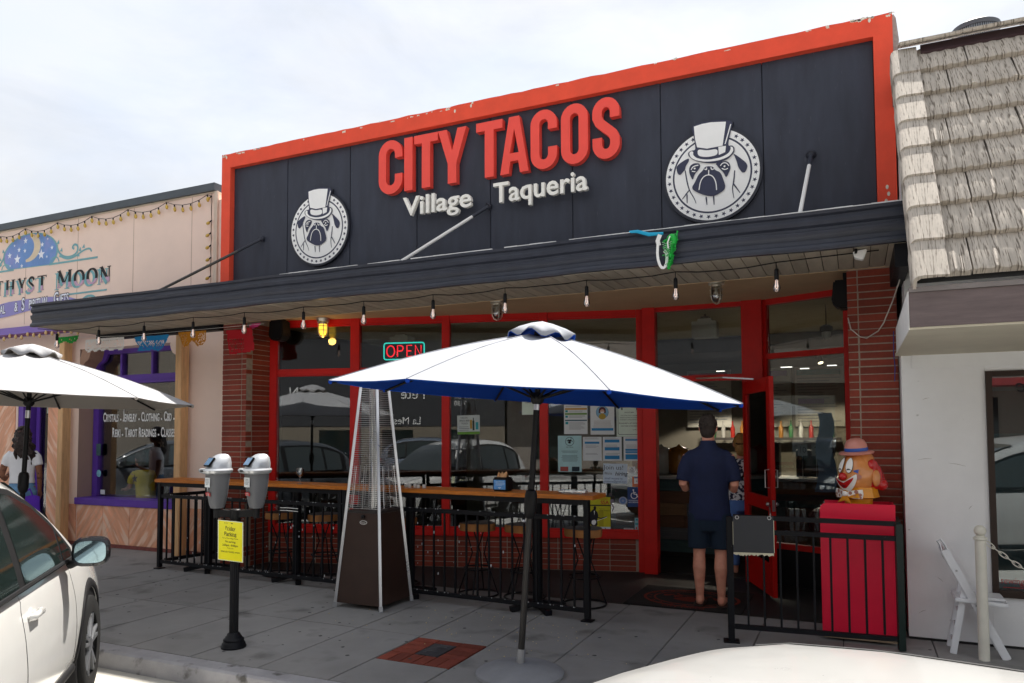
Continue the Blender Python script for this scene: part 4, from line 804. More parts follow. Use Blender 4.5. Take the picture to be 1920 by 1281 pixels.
# ---------------------------------------------------------------- right hand railing with blank board
r2 = thing('entry_railing', 'short black railing with a blank board in front of the red box', 'railing', (-.918, 6.093, 0))
A2, B2 = V((-.918, 6.093, 0)), V((.280, 6.324, 0)); u2 = (B2-A2).normalized(); n2 = V((u2.y, -u2.x, 0)); l2 = (B2-A2).length
def r2b(nm, s0, s1, z0, z1, h=.018, mat=blackm): return B().obox(A2+u2*(s0+s1)/2+Z_*(z0+z1)/2, u2, n2, Z_, s1-s0, 2*h, z1-z0).build(nm, mat, r2, bevel=.003)
gblk = M('black_green_steel', (.008, .020, .017), .4, var=.2)
r2b('post', -.025, .025, .01, .975, .025); r2b('post', l2-.025, l2+.025, .01, .945, .025, gblk); r2b('foot_plate', -.06, .06, 0, .012, .06)
b = B(); vs = lambda z: [A2+u2*.026+Z_*(z+.02), A2+u2*(l2-.026)+Z_*(z-.008)]
for nm, z in (('top_rail', .955), ('middle_rail', .845), ('bottom_rail', .10)): p, q = vs(z); B().bar(p, q, .036, .036).build(nm, blackm, r2, bevel=.003)
o = B().box(-.0075, .0075, -.0075, .0075, .12, .835).build('baluster', blackm); me = o.data; drop(o)
for k in range(1, 10): q = inst(me, r2, 'baluster', A2+u2*(l2*k/10+.008)); q.rotation_euler.z = atan2(u2.y, u2.x)
for z in (.94, .83): B().bar(B2+Y_*.026+Z_*z, B2+V((-.0, .38, 0))+Z_*z, .036, .036).build('return_rail', gblk, r2)
B().box(B2.x-.02, B2.x+.02, B2.y+.36, B2.y+.40, 0, .96).build('post', gblk, r2)
bd = thing('blank_board', 'blank dark grey board with chipped cream edges hung on the railing', 'sign board', A2+u2*.18+Z_*.85)
bo = A2+u2*.175+n2*.035
B().obox(bo+Z_*.845, u2, n2, Z_, .30, .012, .285).build('panel', M('slate_board', (.045, .047, .052), .6, var=.1), bd)
b = B(); e = [(-.15, -.142)]
for k in range(26): e.append((-.15+.3*k/25, -.150-random.uniform(.004, .022)))
e += [(.15, -.142)]; b.prism(e, bo+Z_*.845+n2*.0055, u2, Z_, .011); b.obox(bo+Z_*.83+u2*.1525, u2, n2, Z_, .004, .011, .25); b.obox(bo+Z_*.85-u2*.1515, u2, n2, Z_, .003, .011, .18); b.build('chipped_edge', M('cream_edge', (.66, .62, .46), .8, var=.2), bd)
for s in (-.12, .12): B().tube([bo+u2*(s+.013*cos(2*pi*k/12))+Z_*(.975+.013*sin(2*pi*k/12))+n2*.012 for k in range(12)], .0028, 5, closed=True).build('ring', chrome, bd)
# ---------------------------------------------------------------- patio heater
ph = thing('patio_heater', 'pyramid patio heater with dark brown base and silver poles', 'patio heater', (-4.26, 6.03, 0))
HX, HY = -4.262, 6.035
def hs_(z): return .262-(.262-.092)*z/2.14
dbrown = M('dark_brown_enamel', (.040, .022, .017), .42, var=.18, scale=5, bump=.05, bscale=160)
for k in range(4):
    sx, sy = ((-1, -1), (1, -1), (1, 1), (-1, 1))[k]
    B().bar((HX+sx*hs_(0), HY+sy*hs_(0), 0), (HX+sx*hs_(2.16), HY+sy*hs_(2.16), 2.16), .026, .026, up=(sx, sy, 0)).build('pole', chrome, ph, bevel=.004)
    B().bar((HX+sx*hs_(0), HY+sy*hs_(0), 0), (HX+sx*hs_(.05), HY+sy*hs_(.05), .05), .034, .034, up=(sx, sy, 0)).build('foot', steel, ph)
    sx2, sy2 = ((1, -1), (1, 1), (-1, 1), (-1, -1))[k]; f = .97
    q = []
    for z in (.045, .885): q += [V((HX+sx*(hs_(z)-.014), HY+sy*(hs_(z)-.014), z)), V((HX+sx2*(hs_(z)-.014), HY+sy2*(hs_(z)-.014), z))]
    nrm = V((sx+sx2, sy+sy2, 0)).normalized()*.008
    B().add([q[0]+nrm, q[1]+nrm, q[3]+nrm, q[2]+nrm, q[0], q[1], q[3], q[2]], [(0, 1, 2, 3), (7, 6, 5, 4), (0, 4, 5, 1), (1, 5, 6, 2), (2, 6, 7, 3), (3, 7, 4, 0)]).build('side_panel', dbrown, ph)
    b = B()
    for i in range(66):
        z = .93+i*.0182; p = V((HX+sx*(hs_(z)+.002), HY+sy*(hs_(z)+.002), z)); r = V((HX+sx2*(hs_(z)+.002), HY+sy2*(hs_(z)+.002), z)); b.bar(p, r, .0032, .0032)
    for fx in (.2, .5, .8): 
        za, zb = .93, 1.33; pa = [V((HX+sx*hs_(z), HY+sy*hs_(z), z)).lerp(V((HX+sx2*hs_(z), HY+sy2*hs_(z), z)), fx) + nrm*.6 for z in (za, zb)]; b.bar(pa[0], pa[1], .004, .004)
    tag(b.build('wire_grille', chrome, ph), kind='stuff')
B().box(HX-.185, HX+.185, HY-.185, HY+.185, .886, .91).build('top_plate', M('dark_plate', (.03, .025, .024), .5), ph)
B().lathe([(.05, .91), (.05, 2.1)], (HX, HY, 0), 20).build('glass_tube', glassmat('quartz_tube', (.85, .85, .82), 2.2, 1.5, .10), ph, smooth=40)
B().lathe([(.012, .91), (.012, 2.1)], (HX, HY, 0), 8).build('burner_rod', steel, ph)
B().lathe([(.0, 2.25), (.10, 2.235), (.21, 2.18), (.21, 2.165), (.0, 2.165)], (HX, HY, 0), 24).build('reflector_cap', chrome, ph, smooth=40)
zc = .80; fy = HY-hs_(zc)-.004
lg = B().prism(arc(0, 0, .042, .019, 0, 350, 28), (HX+.015, fy+.012-.004, zc), X_, V((0, .08, 1)).normalized(), .003).build('badge', whitem, ph)
B().prism(arc(0, 0, .037, .015, 0, 350, 28), (HX+.015, fy+.0065, zc), X_, V((0, .08, 1)).normalized(), .001).build('badge_field', dbrown, ph)
b = B(); text(b, 'Endless', (HX+.015, fy+.0035, zc-.002), X_, V((0, .08, 1)).normalized(), .020, 0, 1); b.build('badge_lettering', whitem, lg)
B().lathe([(.018, 0), (.018, .02), (.012, .024)], (HX+.015, fy+.01, .855), 12, ax=(0, -1, .08)).build('knob', blackp, ph, smooth=40)
# ---------------------------------------------------------------- double parking meter
pm = thing('parking_meter', 'black post with two grey parking meter heads', 'parking meter', (-4.40, 4.385, 0)); PX_, PY_ = -4.398, 4.385
gry = M('meter_grey', (.13, .135, .145), .5, var=.1, bump=.04, bscale=90); silv = M('meter_silver', (.56, .58, .60), .32, metal=.55, var=.1)
B().lathe([(.093, 0), (.094, .012), (.088, .022), (.086, .034), (.078, .044), (.075, .052), (.078, .058), (.076, .066), (.064, .075), (.06, .085), (.052, .092), (.048, .105), (.040, .112), (.036, .115)], (PX_, PY_, 0), 32).build('base', blackm, pm, smooth=35)
b = B(); n = 48; b.lathe([(.034, .11), (.034, 1.0)], (PX_, PY_, 0), n)
for i, p in enumerate(b.v):
    k = i % n
    if (k//2) % 2: d = V((p.x-PX_, p.y-PY_, 0)); p -= d*.12
b.build('post', blackm, pm, smooth=20); B().lathe([(.04, .985), (.042, 1.0), (.042, 1.055), (.036, 1.06)], (PX_, PY_, 0), 20).build('collar', blackp, pm, smooth=40)
hd = [V((-4.515, 4.315, 0)), V((-4.232, 4.435, 0))]
for h in hd:
    b = B(); c_ = V((PX_, PY_, 1.02)); b.bar(c_, V((h.x, h.y, 1.035)), .04, .055).tube([V((h.x, h.y, .995)), V((h.x, h.y, 1.075))], .026, 14); b.build('yoke', blackp, pm, smooth=35)
def meter_head(h):
    t = sub('meter_head', pm, V((h.x, h.y, 1.07))); fw = V((-.30, -.954, 0)).normalized(); sd = V((-fw.y, fw.x, 0)); 
    if sd.x < 0: sd = -sd
    def ring(z, hw, hd_, off=0, n=20, p=3.2):
        out = []
        for k in range(n):
            a = 2*pi*k/n+pi/4; ca, sa = cos(a), sin(a); x = abs(ca)**(2/p)*hw*(1 if ca > 0 else -1); y = abs(sa)**(2/p)*hd_*(1 if sa > 0 else -1); out.append(V((h.x, h.y, z))+sd*x+fw*(y+off))
        return out
    def loft(nm, rings, mat, par=t):
        b = B(); n = len(rings[0]); b.v = [p for r in rings for p in r]; b.f = [(i*n+k, i*n+(k+1) % n, (i+1)*n+(k+1) % n, (i+1)*n+k) for i in range(len(rings)-1) for k in range(n)]+[tuple(reversed(range(n))), tuple((len(rings)-1)*n+k for k in range(n))]; return b.build(nm, mat, par, smooth=32)
    loft('housing', [ring(1.07, .042, .045), ring(1.10, .052, .055), ring(1.18, .068, .068), ring(1.29, .082, .078), ring(1.335, .085, .082)], gry)
    loft('tray', [ring(1.335, .085, .085, .005), ring(1.345, .112, .105, .014), ring(1.365, .120, .112, .016), ring(1.378, .112, .105, .014)], silv)
    loft('dome', [ring(1.379, .088, .085, -.005), ring(1.42, .084, .08, -.012), ring(1.46, .066, .062, -.026), ring(1.482, .045, .04, -.034), ring(1.49, .02, .02, -.036)], silv)
    up = V((0, 0, 1))*.80-fw*.60; up.normalize(); c0 = V((h.x, h.y, 1.428))+fw*.068; nn = sd.cross(up); nn = nn if nn.dot(fw) > 0 else -nn
    sc_ = B().obox(c0, sd, up, nn, .088, .082, .016).build('screen_bezel', blackp, t, bevel=.004); B().obox(c0+nn*.0085, sd, up, nn, .074, .066, .002).build('screen', M('lcd_blue', (.16, .27, .42), .15, var=.2, scale=30), sc_)
    f0 = V((h.x, h.y, 0))+fw*.0795
    lab = B().obox(f0+Z_*1.272+fw*.002, sd, fw, Z_, .078, .004, .074).build('rate_label', paperw, t)
    b = B()
    for k, z in enumerate((1.294, 1.284, 1.274, 1.265, 1.256)): b.obox(f0+Z_*z+fw*.0045+sd*random.uniform(-.006, .006), sd, fw, Z_, random.uniform(.035, .06), .0008, .003)
    b.build('print', greyink, lab)
    B().lathe([(.011, 0), (.011, .006), (.004, .007)], f0+Z_*1.222-fw*.006, 12, ax=fw).build('lock', chrome, t, smooth=40)
    b = B(); pts = [(x, .012-(x*x)*5) for x in [-.036+.012*k for k in range(7)]]; stroke(b, pts, .026, f0+Z_*1.172-fw*.004, sd, (Z_+fw*.12).normalized(), .002); st = b.build('warning_sticker', M('sticker_red', (.42, .03, .03), .5), t)
    b = B(); text(b, 'METER', f0+Z_*1.183-fw*.0015, sd, (Z_+fw*.12).normalized(), .014, 0, 1); text(b, 'FAIL CALL', f0+Z_*1.171-fw*.003, sd, (Z_+fw*.12).normalized(), .010, 0, 1); b.build('print', whitem, st)
    B().obox(V((h.x, h.y, 1.362))+fw*.126, sd, fw, Z_, .035, .01, .012).build('coin_slot', blackp, t)
for h in hd: meter_head(h)
pnot = thing('parking_notice', 'yellow laminated Friday parking notice hung on the meter post', 'notice', (PX_, PY_-.06, .83))
nu = V((.978, .10, -.05)).normalized(); nvv = V((.165, -.06, 1)); nvv = (nvv-nu*nvv.dot(nu)).normalized(); nn = nu.cross(nvv); nc = V((PX_+.016, PY_-.062, .822))
B().obox(nc, nu, nvv, nn, .236, .312, .002).build('lamination', M('clear_sleeve', (.68, .70, .50), .15), pnot); B().obox(nc+nn*.0016, nu, nvv, nn, .220, .300, .001).build('yellow_sheet', M('yellow_sheet', (.82, .76, .012), .35, var=.05), pnot)
b = B(); pt = lambda s, y, sz, bo=.0, w=None: text(b, s, nc+nn*.0026+nvv*y, nu, nvv, sz*1.18, bo, .95, width=w)
pt('Friday', .098, .034, .012); pt('Parking', .054, .034, .012); pt('For La Mesa Village Market', .020, .012, 0); pt('No parking', -.006, .019, .012); pt('2:00pm - 8:00pm', -.034, .019, .014); pt('Fridays only', -.056, .011, 0); pt('VEHICLES TOWED AWAY', -.086, .014, .012)
for y, w in ((.083, .052), (.039, .062)): b.obox(nc+nn*.0026+nvv*y, nu, nvv, nn, w*1.3, .0028, .0004)
for x in (-.05, -.03, .01, .02): b.obox(nc+nn*.003+nvv*.137+nu*x, nu, nvv, nn, .006, .006, .0008)
b.build('notice_print', inkm, pnot)
# ---------------------------------------------------------------- umbrellas
def umbrella(lab, C0, R, ax, rot, base, topm, lin, blk=blackp, apex=.44, ventlift=.05):
    C0 = V(C0); ax = V(ax).normalized(); u = X_-ax*ax.x; u.normalize(); v = ax.cross(u)
    t = thing('patio_umbrella', lab, 'umbrella', base, 'open market umbrellas')
    def P(r, a, h): return C0+(u*cos(a)+v*sin(a))*r+ax*h
    def surf(off, r0, r1, sub_=5, seg=10, lift=0):
        b = B(); M_ = 8*sub_; rr = [r0+(r1-r0)*i/seg for i in range(seg+1)]
        for r in rr:
            f = r/R
            for k in range(M_):
                a = rot+2*pi*k/M_; w = (k % sub_)/sub_; chord = cos(pi/8)/cos(pi*2/8*w-pi/8); sag = 1-.022*sin(pi*w)*f*f
                rad = r*chord*sag; h = apex*(1-f)**1.0+.035*sin(pi*f)-.034*sin(pi*w)*sin(pi*f*.93)+off+lift
                b.v.append(P(rad, a, h))
        for i in range(seg):
            for k in range(M_): b.f.append((i*M_+k, i*M_+(k+1) % M_, (i+1)*M_+(k+1) % M_, (i+1)*M_+k))
        return b
    surf(0, .14, R).build('canopy', topm, t, smooth=25); surf(-.008, .14, R*.999).build('canopy_lining', lin, t, smooth=25)
    b = B(); M_ = 48; rr = [(0.0, apex+.075), (.08, apex+.055), (.17, apex+.015), (.235, apex-.03)]
    for i, (r, h) in enumerate(rr):
        for k in range(M_): a = rot+2*pi*k/M_; w = sin(4*a*1+.5) if False else sin(8*(a-rot)); b.v.append(P(max(r, .002)*(1+.03*w*(r/.235)), a, h+(.022*w+.01*sin(3*a))*(r/.235)**2))
    b.f = [(i*M_+k, i*M_+(k+1) % M_, (i+1)*M_+(k+1) % M_, (i+1)*M_+k) for i in range(3) for k in range(M_)]; q = b.build('vent_cap', topm, t, smooth=60)
    md = q.modifiers.new('s', 'SOLIDIFY'); md.thickness = .004; b.v = [p-ax*.009 for p in b.v]; b.build('vent_lining', lin, t, smooth=60)
    for k in range(8):
        a = rot+2*pi*k/8; B().tube([P(R*f, a, apex*(1-f)+.035*sin(pi*f)+.002) for f in (.11, .3, .5, .7, .85, 1.0)], .0035, 6).build('seam_piping', topm, t, smooth=60)
        h_ = lambda f: apex*(1-f)+.035*sin(pi*f)-.022
        B().tube([P(R*f, a, h_(f)) for f in (.04, .3, .6, .985)], .009, 6).build('rib', blk, t, smooth=40)
        B().tube([P(.03, a, -.02), P(R*.52, a, h_(.52)-.004)], .008, 6).build('strut', blk, t, smooth=40)
        B().ball(P(R*.992, a, h_(1)+.012), .014, 8, 6).build('tip', lin, t)
    B().lathe([(.03, -.06), (.045, -.04), (.045, 0.0), (.03, .02)], C0, 16, ax=ax).build('runner', blk, t, smooth=40)
    B().lathe([(.022, apex-.08), (.05, apex-.04), (.05, apex+.0), (.02, apex+.02)], C0, 16, ax=ax).build('top_notch', blk, t, smooth=40)
    return t, C0, ax, P
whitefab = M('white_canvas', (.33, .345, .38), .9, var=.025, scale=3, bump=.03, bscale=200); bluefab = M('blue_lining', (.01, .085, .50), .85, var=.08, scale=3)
def translucent(m, col, w=.35):
    t = m.node_tree; p = t.nodes['Principled BSDF']; tr = t.nodes.new('ShaderNodeBsdfTranslucent'); tr.inputs[0].default_value = (*col, 1); mx = t.nodes.new('ShaderNodeMixShader'); mx.inputs[0].default_value = w; o = [n for n in t.nodes if n.type == 'OUTPUT_MATERIAL'][0]
    t.links.new(p.outputs[0], mx.inputs[1]); t.links.new(tr.outputs[0], mx.inputs[2]); t.links.new(mx.outputs[0], o.inputs[0])
translucent(bluefab, (.02, .14, .70), .5)
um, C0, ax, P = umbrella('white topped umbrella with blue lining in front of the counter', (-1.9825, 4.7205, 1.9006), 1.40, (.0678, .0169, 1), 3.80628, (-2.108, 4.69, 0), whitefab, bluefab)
bse = C0-ax*1.9
B().tube([C0+ax*.42, C0-ax*.02], .019, 14).build('upper_pole', blackp, um, smooth=40); B().tube([C0-ax*.0, C0-ax*.10], .0205, 14).build('tilt_sleeve', chrome, um, smooth=40)
B().tube([C0-ax*.10, C0-ax*.70], .021, 14).build('upper_pole', blackp, um, smooth=40)
B().tube([C0-ax*.645, C0-ax*.655, C0-ax*.69, C0-ax*.79, C0-ax*.83, C0-ax*.845], [.02, .036, .043, .043, .034, .022], 18).build('crank_housing', blackp, um, smooth=40)
B().tube([C0-ax*.83, C0-ax*1.80], .0225, 14).build('lower_pole', M('worn_black_pole', (.035, .033, .032), .35, metal=.4, var=.3), um, smooth=40); B().ball(C0-ax*.86-V((.028, .03, 0)), .012, 8, 6).build('crank_knob', chrome, um)
B().tube([bse+ax*.04, bse+ax*.17], .029, 16).build('base_socket', steel, um, smooth=40); B().lathe([(.30, 0), (.30, .02), (.26, .04), (.16, .07), (.06, .08), (.0, .08)], (bse.x, bse.y, .002), 36).build('base', M('cast_concrete_base', (.24, .245, .26), .8, var=.15, bump=.1, bscale=80), um, smooth=40)
greyfab = M('taupe_lining', (.46, .42, .375), .9, var=.03); translucent(greyfab, (.5, .46, .42), .3)
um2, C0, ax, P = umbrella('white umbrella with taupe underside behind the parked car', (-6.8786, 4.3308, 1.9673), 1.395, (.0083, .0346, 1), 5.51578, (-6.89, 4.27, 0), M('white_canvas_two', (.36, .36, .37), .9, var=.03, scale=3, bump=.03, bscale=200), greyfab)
bse = C0-ax*1.96
B().tube([C0+ax*.42, C0-ax*.02], .020, 14).build('upper_pole', blackp, um2, smooth=40); B().tube([C0-ax*.10, C0-ax*.17], .0215, 14).build('tilt_sleeve', chrome, um2, smooth=40); B().tube([C0-ax*.0, C0-ax*.75], .0205, 14).build('upper_pole', blackp, um2, smooth=40)
B().tube([C0-ax*.66, C0-ax*.67, C0-ax*.70, C0-ax*.80, C0-ax*.84, C0-ax*.85], [.02, .036, .044, .044, .034, .022], 18).build('crank_housing', blackp, um2, smooth=40); B().tube([C0-ax*.84, bse+ax*.05], .0215, 14).build('lower_pole', blackp, um2, smooth=40)
B().lathe([(.30, 0), (.30, .02), (.26, .04), (.16, .07), (.06, .08), (.0, .08)], (bse.x, bse.y, .002), 36).build('base', M('cast_concrete_base', (.24, .245, .26)), um2, smooth=40)
# ---------------------------------------------------------------- red box with clown figure
rb = thing('red_box', 'tall red wooden box behind the entry railing', 'box', (-.005, 6.6, 0))
cherry = M('cherry_red_paint', (.74, .010, .048), .35, var=.12, scale=2, bump=.03, bscale=30); X0, X1, YF, YB = -.270, .268, 6.45, 6.92
B().prism([(X0, .06), (X1, .06), (X1, 1.075), (X0+.05, 1.075)]+[(X0+.05-.05*sin(radians(a)), 1.025+.05*cos(radians(a))) for a in (30, 60)]+[(X0, 1.025)], (0, YF, 0), X_, Z_, .022).build('front_panel', cherry, rb, bevel=.003)
B().box(X0, X1, YF+.025, YB, 1.045-.29, 1.05-.28).build('top_shelf', M('red_shelf', (.40, .01, .03), .4), rb); B().box(X0, X0+.02, YF+.024, YB, .06, 1.0).build('side_panel', cherry, rb); B().box(X1-.02, X1, YF+.024, YB, .06, 1.06).build('side_panel', cherry, rb); B().box(X0+.021, X1-.021, YB-.02, YB, .06, 1.06).build('back_panel', cherry, rb)
B().box(X0+.01, X1-.01, YF+.004, YF+.018, .02, .06).box(X0-.001, X1+.001, YF-.002, YF+.01, .052, .06).build('plinth_edge', M('raw_wood_edge', (.30, .22, .15), .8, var=.3), rb)
cl = thing('clown_figure', 'painted clown head figure in bowler hat looking out of the red box', 'clown figure', (0, 6.68, 1.05))
hc = V((.015, 6.68, 1.30)); cf = V((-.64, -.77, 0)).normalized(); cs = V((-cf.y, cf.x, 0)); cs = cs if cs.x > 0 else -cs   # facing and the side turned to the camera right
CR = Matrix((( cs.x, -cf.x, 0), (cs.y, -cf.y, 0), (0, 0, 1)))          # local x = its side, -y = face
def cpnt(az, el, k=1.0): # surface point on the head (az from face towards the side), for painted features
    rx, ry, rz = .142*k, .158*k, .175*k; return hc+cs*(rx*sin(az)*cos(el))+cf*(ry*cos(az)*cos(el))+Z_*(rz*sin(el))
flesh = M('clown_flesh_gloss', (.66, .255, .075), .25, var=.14, scale=9, coat=.5); cred = M('clown_red_gloss', (.50, .012, .012), .25, var=.15, coat=.5); cpink = M('clown_hat_pink', (.62, .25, .20), .35, var=.1, coat=.3); cyel = M('clown_yellow_gloss', (.68, .27, .008), .3, var=.12, coat=.4); cwh = M('clown_white', (.82, .80, .76), .3, coat=.3); cblu = M('clown_blue', (.03, .10, .42), .4)
b = B().ball(hc, .16, 28, 18, (.142/.16, .158/.16, .175/.16), CR).ball(hc+cf*.085-Z_*.055, .095, 20, 12, (1.05, .75, .78), CR).ball(hc+cf*.075-Z_*.115, .062, 16, 10, (1.1, .9, .85), CR).ball(hc+Z_*.10-cf*.02, .12, 18, 10, (.95, .95, .9), CR)
hd_ = b.build('head', flesh, cl); md = hd_.modifiers.new('r', 'REMESH'); md.mode = 'VOXEL'; md.voxel_size = .006; ms = hd_.modifiers.new('s', 'SMOOTH'); ms.iterations = 10; hd_.data.shade_smooth(); md.use_smooth_shade = True
def patch(nm, mat, poly, k=1.03, par=None, dome=.0, push=0):   # feature laid over the head surface from (az, el) outline in degrees
    cen = (sum(p[0] for p in poly)/len(poly), sum(p[1] for p in poly)/len(poly)); b = B(); n = len(poly); rings = 4
    b.v = [cpnt(radians(cen[0]), radians(cen[1]), k+dome)+cf*push]
    for r in range(1, rings+1):
        f = r/rings
        b.v += [cpnt(radians(cen[0]+(p[0]-cen[0])*f), radians(cen[1]+(p[1]-cen[1])*f), k+dome*(1-f*f))+cf*push for p in poly]
    b.f = [(0, 1+i, 1+(i+1) % n) for i in range(n)]+[(1+r*n+i, 1+r*n+(i+1) % n, 1+(r+1)*n+(i+1) % n, 1+(r+1)*n+i) for r in range(rings-1) for i in range(n)]
    return b.build(nm, mat, par or cl, smooth=60)
ell = lambda a, e, ra, re, n=20: [(a+ra*cos(2*pi*i/n), e+re*sin(2*pi*i/n)) for i in range(n)]
for a in (-15, 17):
    patch('eye_outline', inkm, ell(a, 24, 12.3, 21.5), 1.055); patch('eye_white', cwh, ell(a, 24, 11, 20), 1.066)
    patch('eye_lid', inkm, [(a-8, 10), (a-4, 14), (a+2, 14), (a+8, 10), (a+2, 11)], 1.075)
for d in ((30, 8), (31, 12), (30, 4)): patch('lash', cblu, [(d[0], 8), (d[0]+14, d[1]-2), (d[0]+14, d[1]+1), (d[0], 10)], 1.03)
B().ball(hc+cf*.178-Z_*.018, .032, 16, 12).build('nose', cred, cl, smooth=60)
mo = [(-40, -1), (-28, -15), (-12, -18), (4, -18), (20, -15), (34, -3), (44, 2), (45, -10), (38, -28), (24, -44), (4, -54), (-16, -47), (-32, -33), (-43, -12)]
patch('mouth_paint', cwh, smoothpoly(mo, 1), 1.05, push=.022); patch('lips', cred, smoothpoly([(-34, -7), (-20, -19), (0, -23), (20, -20), (36, -5), (35, -12), (20, -28), (8, -37), (-8, -37), (-20, -27)], 1), 1.065, push=.024); patch('mouth_inside', M('mouth_dark', (.16, .004, .008), .4), smoothpoly([(-10, -25), (2, -27), (12, -26), (4, -33), (-4, -33)], 1), 1.075, push=.025)
patch('cheek', M('cheek_rose', (.48, .20, .15), .35), ell(42, -6, 11, 7), 1.02)
ear = hc+cs*.145-cf*.03-Z_*.03
B().ball(ear, .058, 16, 10, (.35, .75, 1.15), CR).build('ear', flesh, cl, smooth=60); B().ball(hc-cs*.145-cf*.03-Z_*.03, .055, 14, 8, (.35, .75, 1.15), CR).build('ear', flesh, cl, smooth=60)
b = B(); random.seed(12)
b.ball(hc-cf*.055-Z_*.012, .165, 24, 16, (.96, .80, .95), CR)
for sg in (1, -1):
    for k in range(9): a = k/8; b.ball(hc+cs*sg*(.125-.02*a)-cf*(.005+.12*a)+Z_*(.075-.13*a*a+random.uniform(-.01, .01)), .040+.012*a, 12, 8, (.55, 1, 1.1), CR)
    b.ball(hc+cs*sg*.12-cf*.125-Z_*.085, .055, 12, 8, (.8, 1, .9), CR).ball(hc+cs*sg*.10-cf*.165-Z_*.10, .035, 10, 6, (1, 1.2, .7), CR)
o = b.build('hair', cred, cl); md = o.modifiers.new('r', 'REMESH'); md.mode = 'VOXEL'; md.voxel_size = .006; md.use_smooth_shade = True; ms = o.modifiers.new('s', 'SMOOTH'); ms.iterations = 3
hb = hc+Z_*.165+cf*.012; hax = (Z_+cf*.10).normalized()
B().lathe([(.095, .0), (.128, -.004), (.134, .006), (.124, .016), (.088, .018), (.086, .045), (.082, .075), (.066, .105), (.035, .122), (0, .126)], hb, 28, ax=hax).build('hat', cpink, cl, smooth=50); B().lathe([(.0885, .02), (.0895, .022), (.088, .046), (.086, .047)], hb, 28, ax=hax).build('hat_band', cblu, cl, smooth=50)
b = B().lathe([(.10, -.235), (.105, -.20), (.155, -.185), (.135, -.105), (.09, -.10)], hc, 8, ax=None); b.build('collar', cyel, cl); B().lathe([(.10, -.30), (.105, -.205)], hc, 24).build('neck', cyel, cl, smooth=40)
bw = hc+cf*.150-Z_*.155
for sg in (1, -1):
    wing = [(.012, -.014), (.05, -.034), (.125, -.038), (.135, .0), (.128, .036), (.06, .028), (.012, .014)]; uu = (cs*sg*.92-cf*.38).normalized()
    w = B().prism([(x*sg*sg, y) for x, y in wing], bw, uu, Z_, .012).build('bow_tie', cwh, cl); b = B()
    for x, y, r in ((.04, .006, .014), (.075, -.018, .012), (.085, .016, .016), (.115, -.006, .013), (.118, -.028, .009)):
        f_ = uu.cross(Z_); off = .0 if f_.dot(cf) > 0 else .012; b.prism([(x+r*cos(i*.6), y+r*sin(i*.6)) for i in range(10)], bw+cf*.004-cf*.0, uu, Z_, .0005) if f_.dot(cf) > 0 else b.prism([(x+r*cos(i*.6), y+r*sin(i*.6)) for i in range(10)], bw+cf*.0165, uu, Z_, .0005)
    b.build('tie_dots', M('dot_brown', (.36, .16, .12), .5), w)
B().ball(bw+cf*.008, .024, 12, 8, (1, .7, .9), CR).build('tie_knot', cwh, cl, smooth=60); B().prism([(-.07, -.075), (0, -.055), (.06, -.075), (.02, -.02), (-.02, -.02)], bw+cf*.012, cs, Z_, .012).build('tie_tails', cyel, cl)
# ---------------------------------------------------------------- folding chair, bollard and chain
fc = thing('folding_chair', 'white wooden folding chair standing against the white wall', 'chair', (.75, 6.5, 0))
wch = M('chair_white', (.72, .73, .76), .4, var=.05)
for y in (6.40, 6.66):
    B().bar((.585, y, .76), (.955, y, .0), .056, .022, up=(0, 1, 0)).build('front_leg', wch, fc, bevel=.004); B().bar((.715, y+(.026 if y < 6.5 else -.026), .52), (.620, y+(.026 if y < 6.5 else -.026), .0), .045, .020, up=(0, 1, 0)).build('rear_leg', wch, fc, bevel=.004)
    for p in ((.655, .615), (.775, .37)): B().lathe([(.008, 0), (.008, .004)], (p[0], y-.0135, p[1]), 8, ax=(0, -1, 0)).build('rivet', steel, fc)
B().bar((.64, 6.53, .405), (.975, 6.53, .385), .30, .028, up=(0, 0, 1)).build('seat', wch, fc, bevel=.006); B().box(.70, .96, 6.42, 6.64, .408, .428).build('seat_pad', M('white_vinyl_pad', (.70, .71, .73), .35), fc, bevel=.006)
for z, x in ((.74, .595), (.68, .625)): B().box(x-.008, x+.008, 6.41, 6.65, z-.02, z+.03).build('back_slat', wch, fc)
for z, x in ((.30, .675), (.08, .634), (.19, .655)): B().box(x-.006, x+.006, 6.43, 6.63, z-.015, z+.015).build('stretcher', wch, fc)
B().tube([(.565, 6.40, .755), (.553, 6.40, .80), (.535, 6.40, .825), (.56, 6.40, .84), (.585, 6.40, .80), (.60, 6.40, .765)], .006, 6).build('top_handle', chrome, fc, smooth=40)
bo_ = thing('bollard', 'white chain post with ball top in front of the white shop', 'bollard', (.80, 6.335, 0)); ivory = M('ivory_paint', (.68, .66, .58), .45, var=.08, scale=10, spots=((.35, .30, .22), 30, .72, .04))
B().lathe([(.036, 0), (.036, .855), (.045, .86), (.045, .874), (.030, .88), (.030, .888)], (.805, 6.335, 0), 22).build('post', ivory, bo_, smooth=40); B().ball((.805, 6.335, .922), .040, 18, 12).build('ball_top', ivory, bo_, smooth=70)
ch = thing('plastic_chain', 'pale chain drooping from the white post', 'chain', (.84, 6.335, .84))
b0, b1 = V((.845, 6.335, .84)), V((2.6, 6.3, .84)); cr = []
for i in range(46):
    f = i/45; p = b0.lerp(b1, f); p.z -= .40*4*f*(1-f)*1.0; cr.append(p)
for i in range(45):
    p, q = cr[i], cr[i+1]; t = (q-p).normalized(); sidev = V((0, 1, 0)) if i % 2 else t.cross(V((0, 1, 0))); l = (q-p).length*.72; w = .013
    pts = [(p+q)/2+t*l*cos(2*pi*k/12)*(1)+sidev*w*sin(2*pi*k/12) for k in range(12)]; B().tube(pts, .0038, 5, closed=True).build('chain_link', ivory, ch, smooth=60)
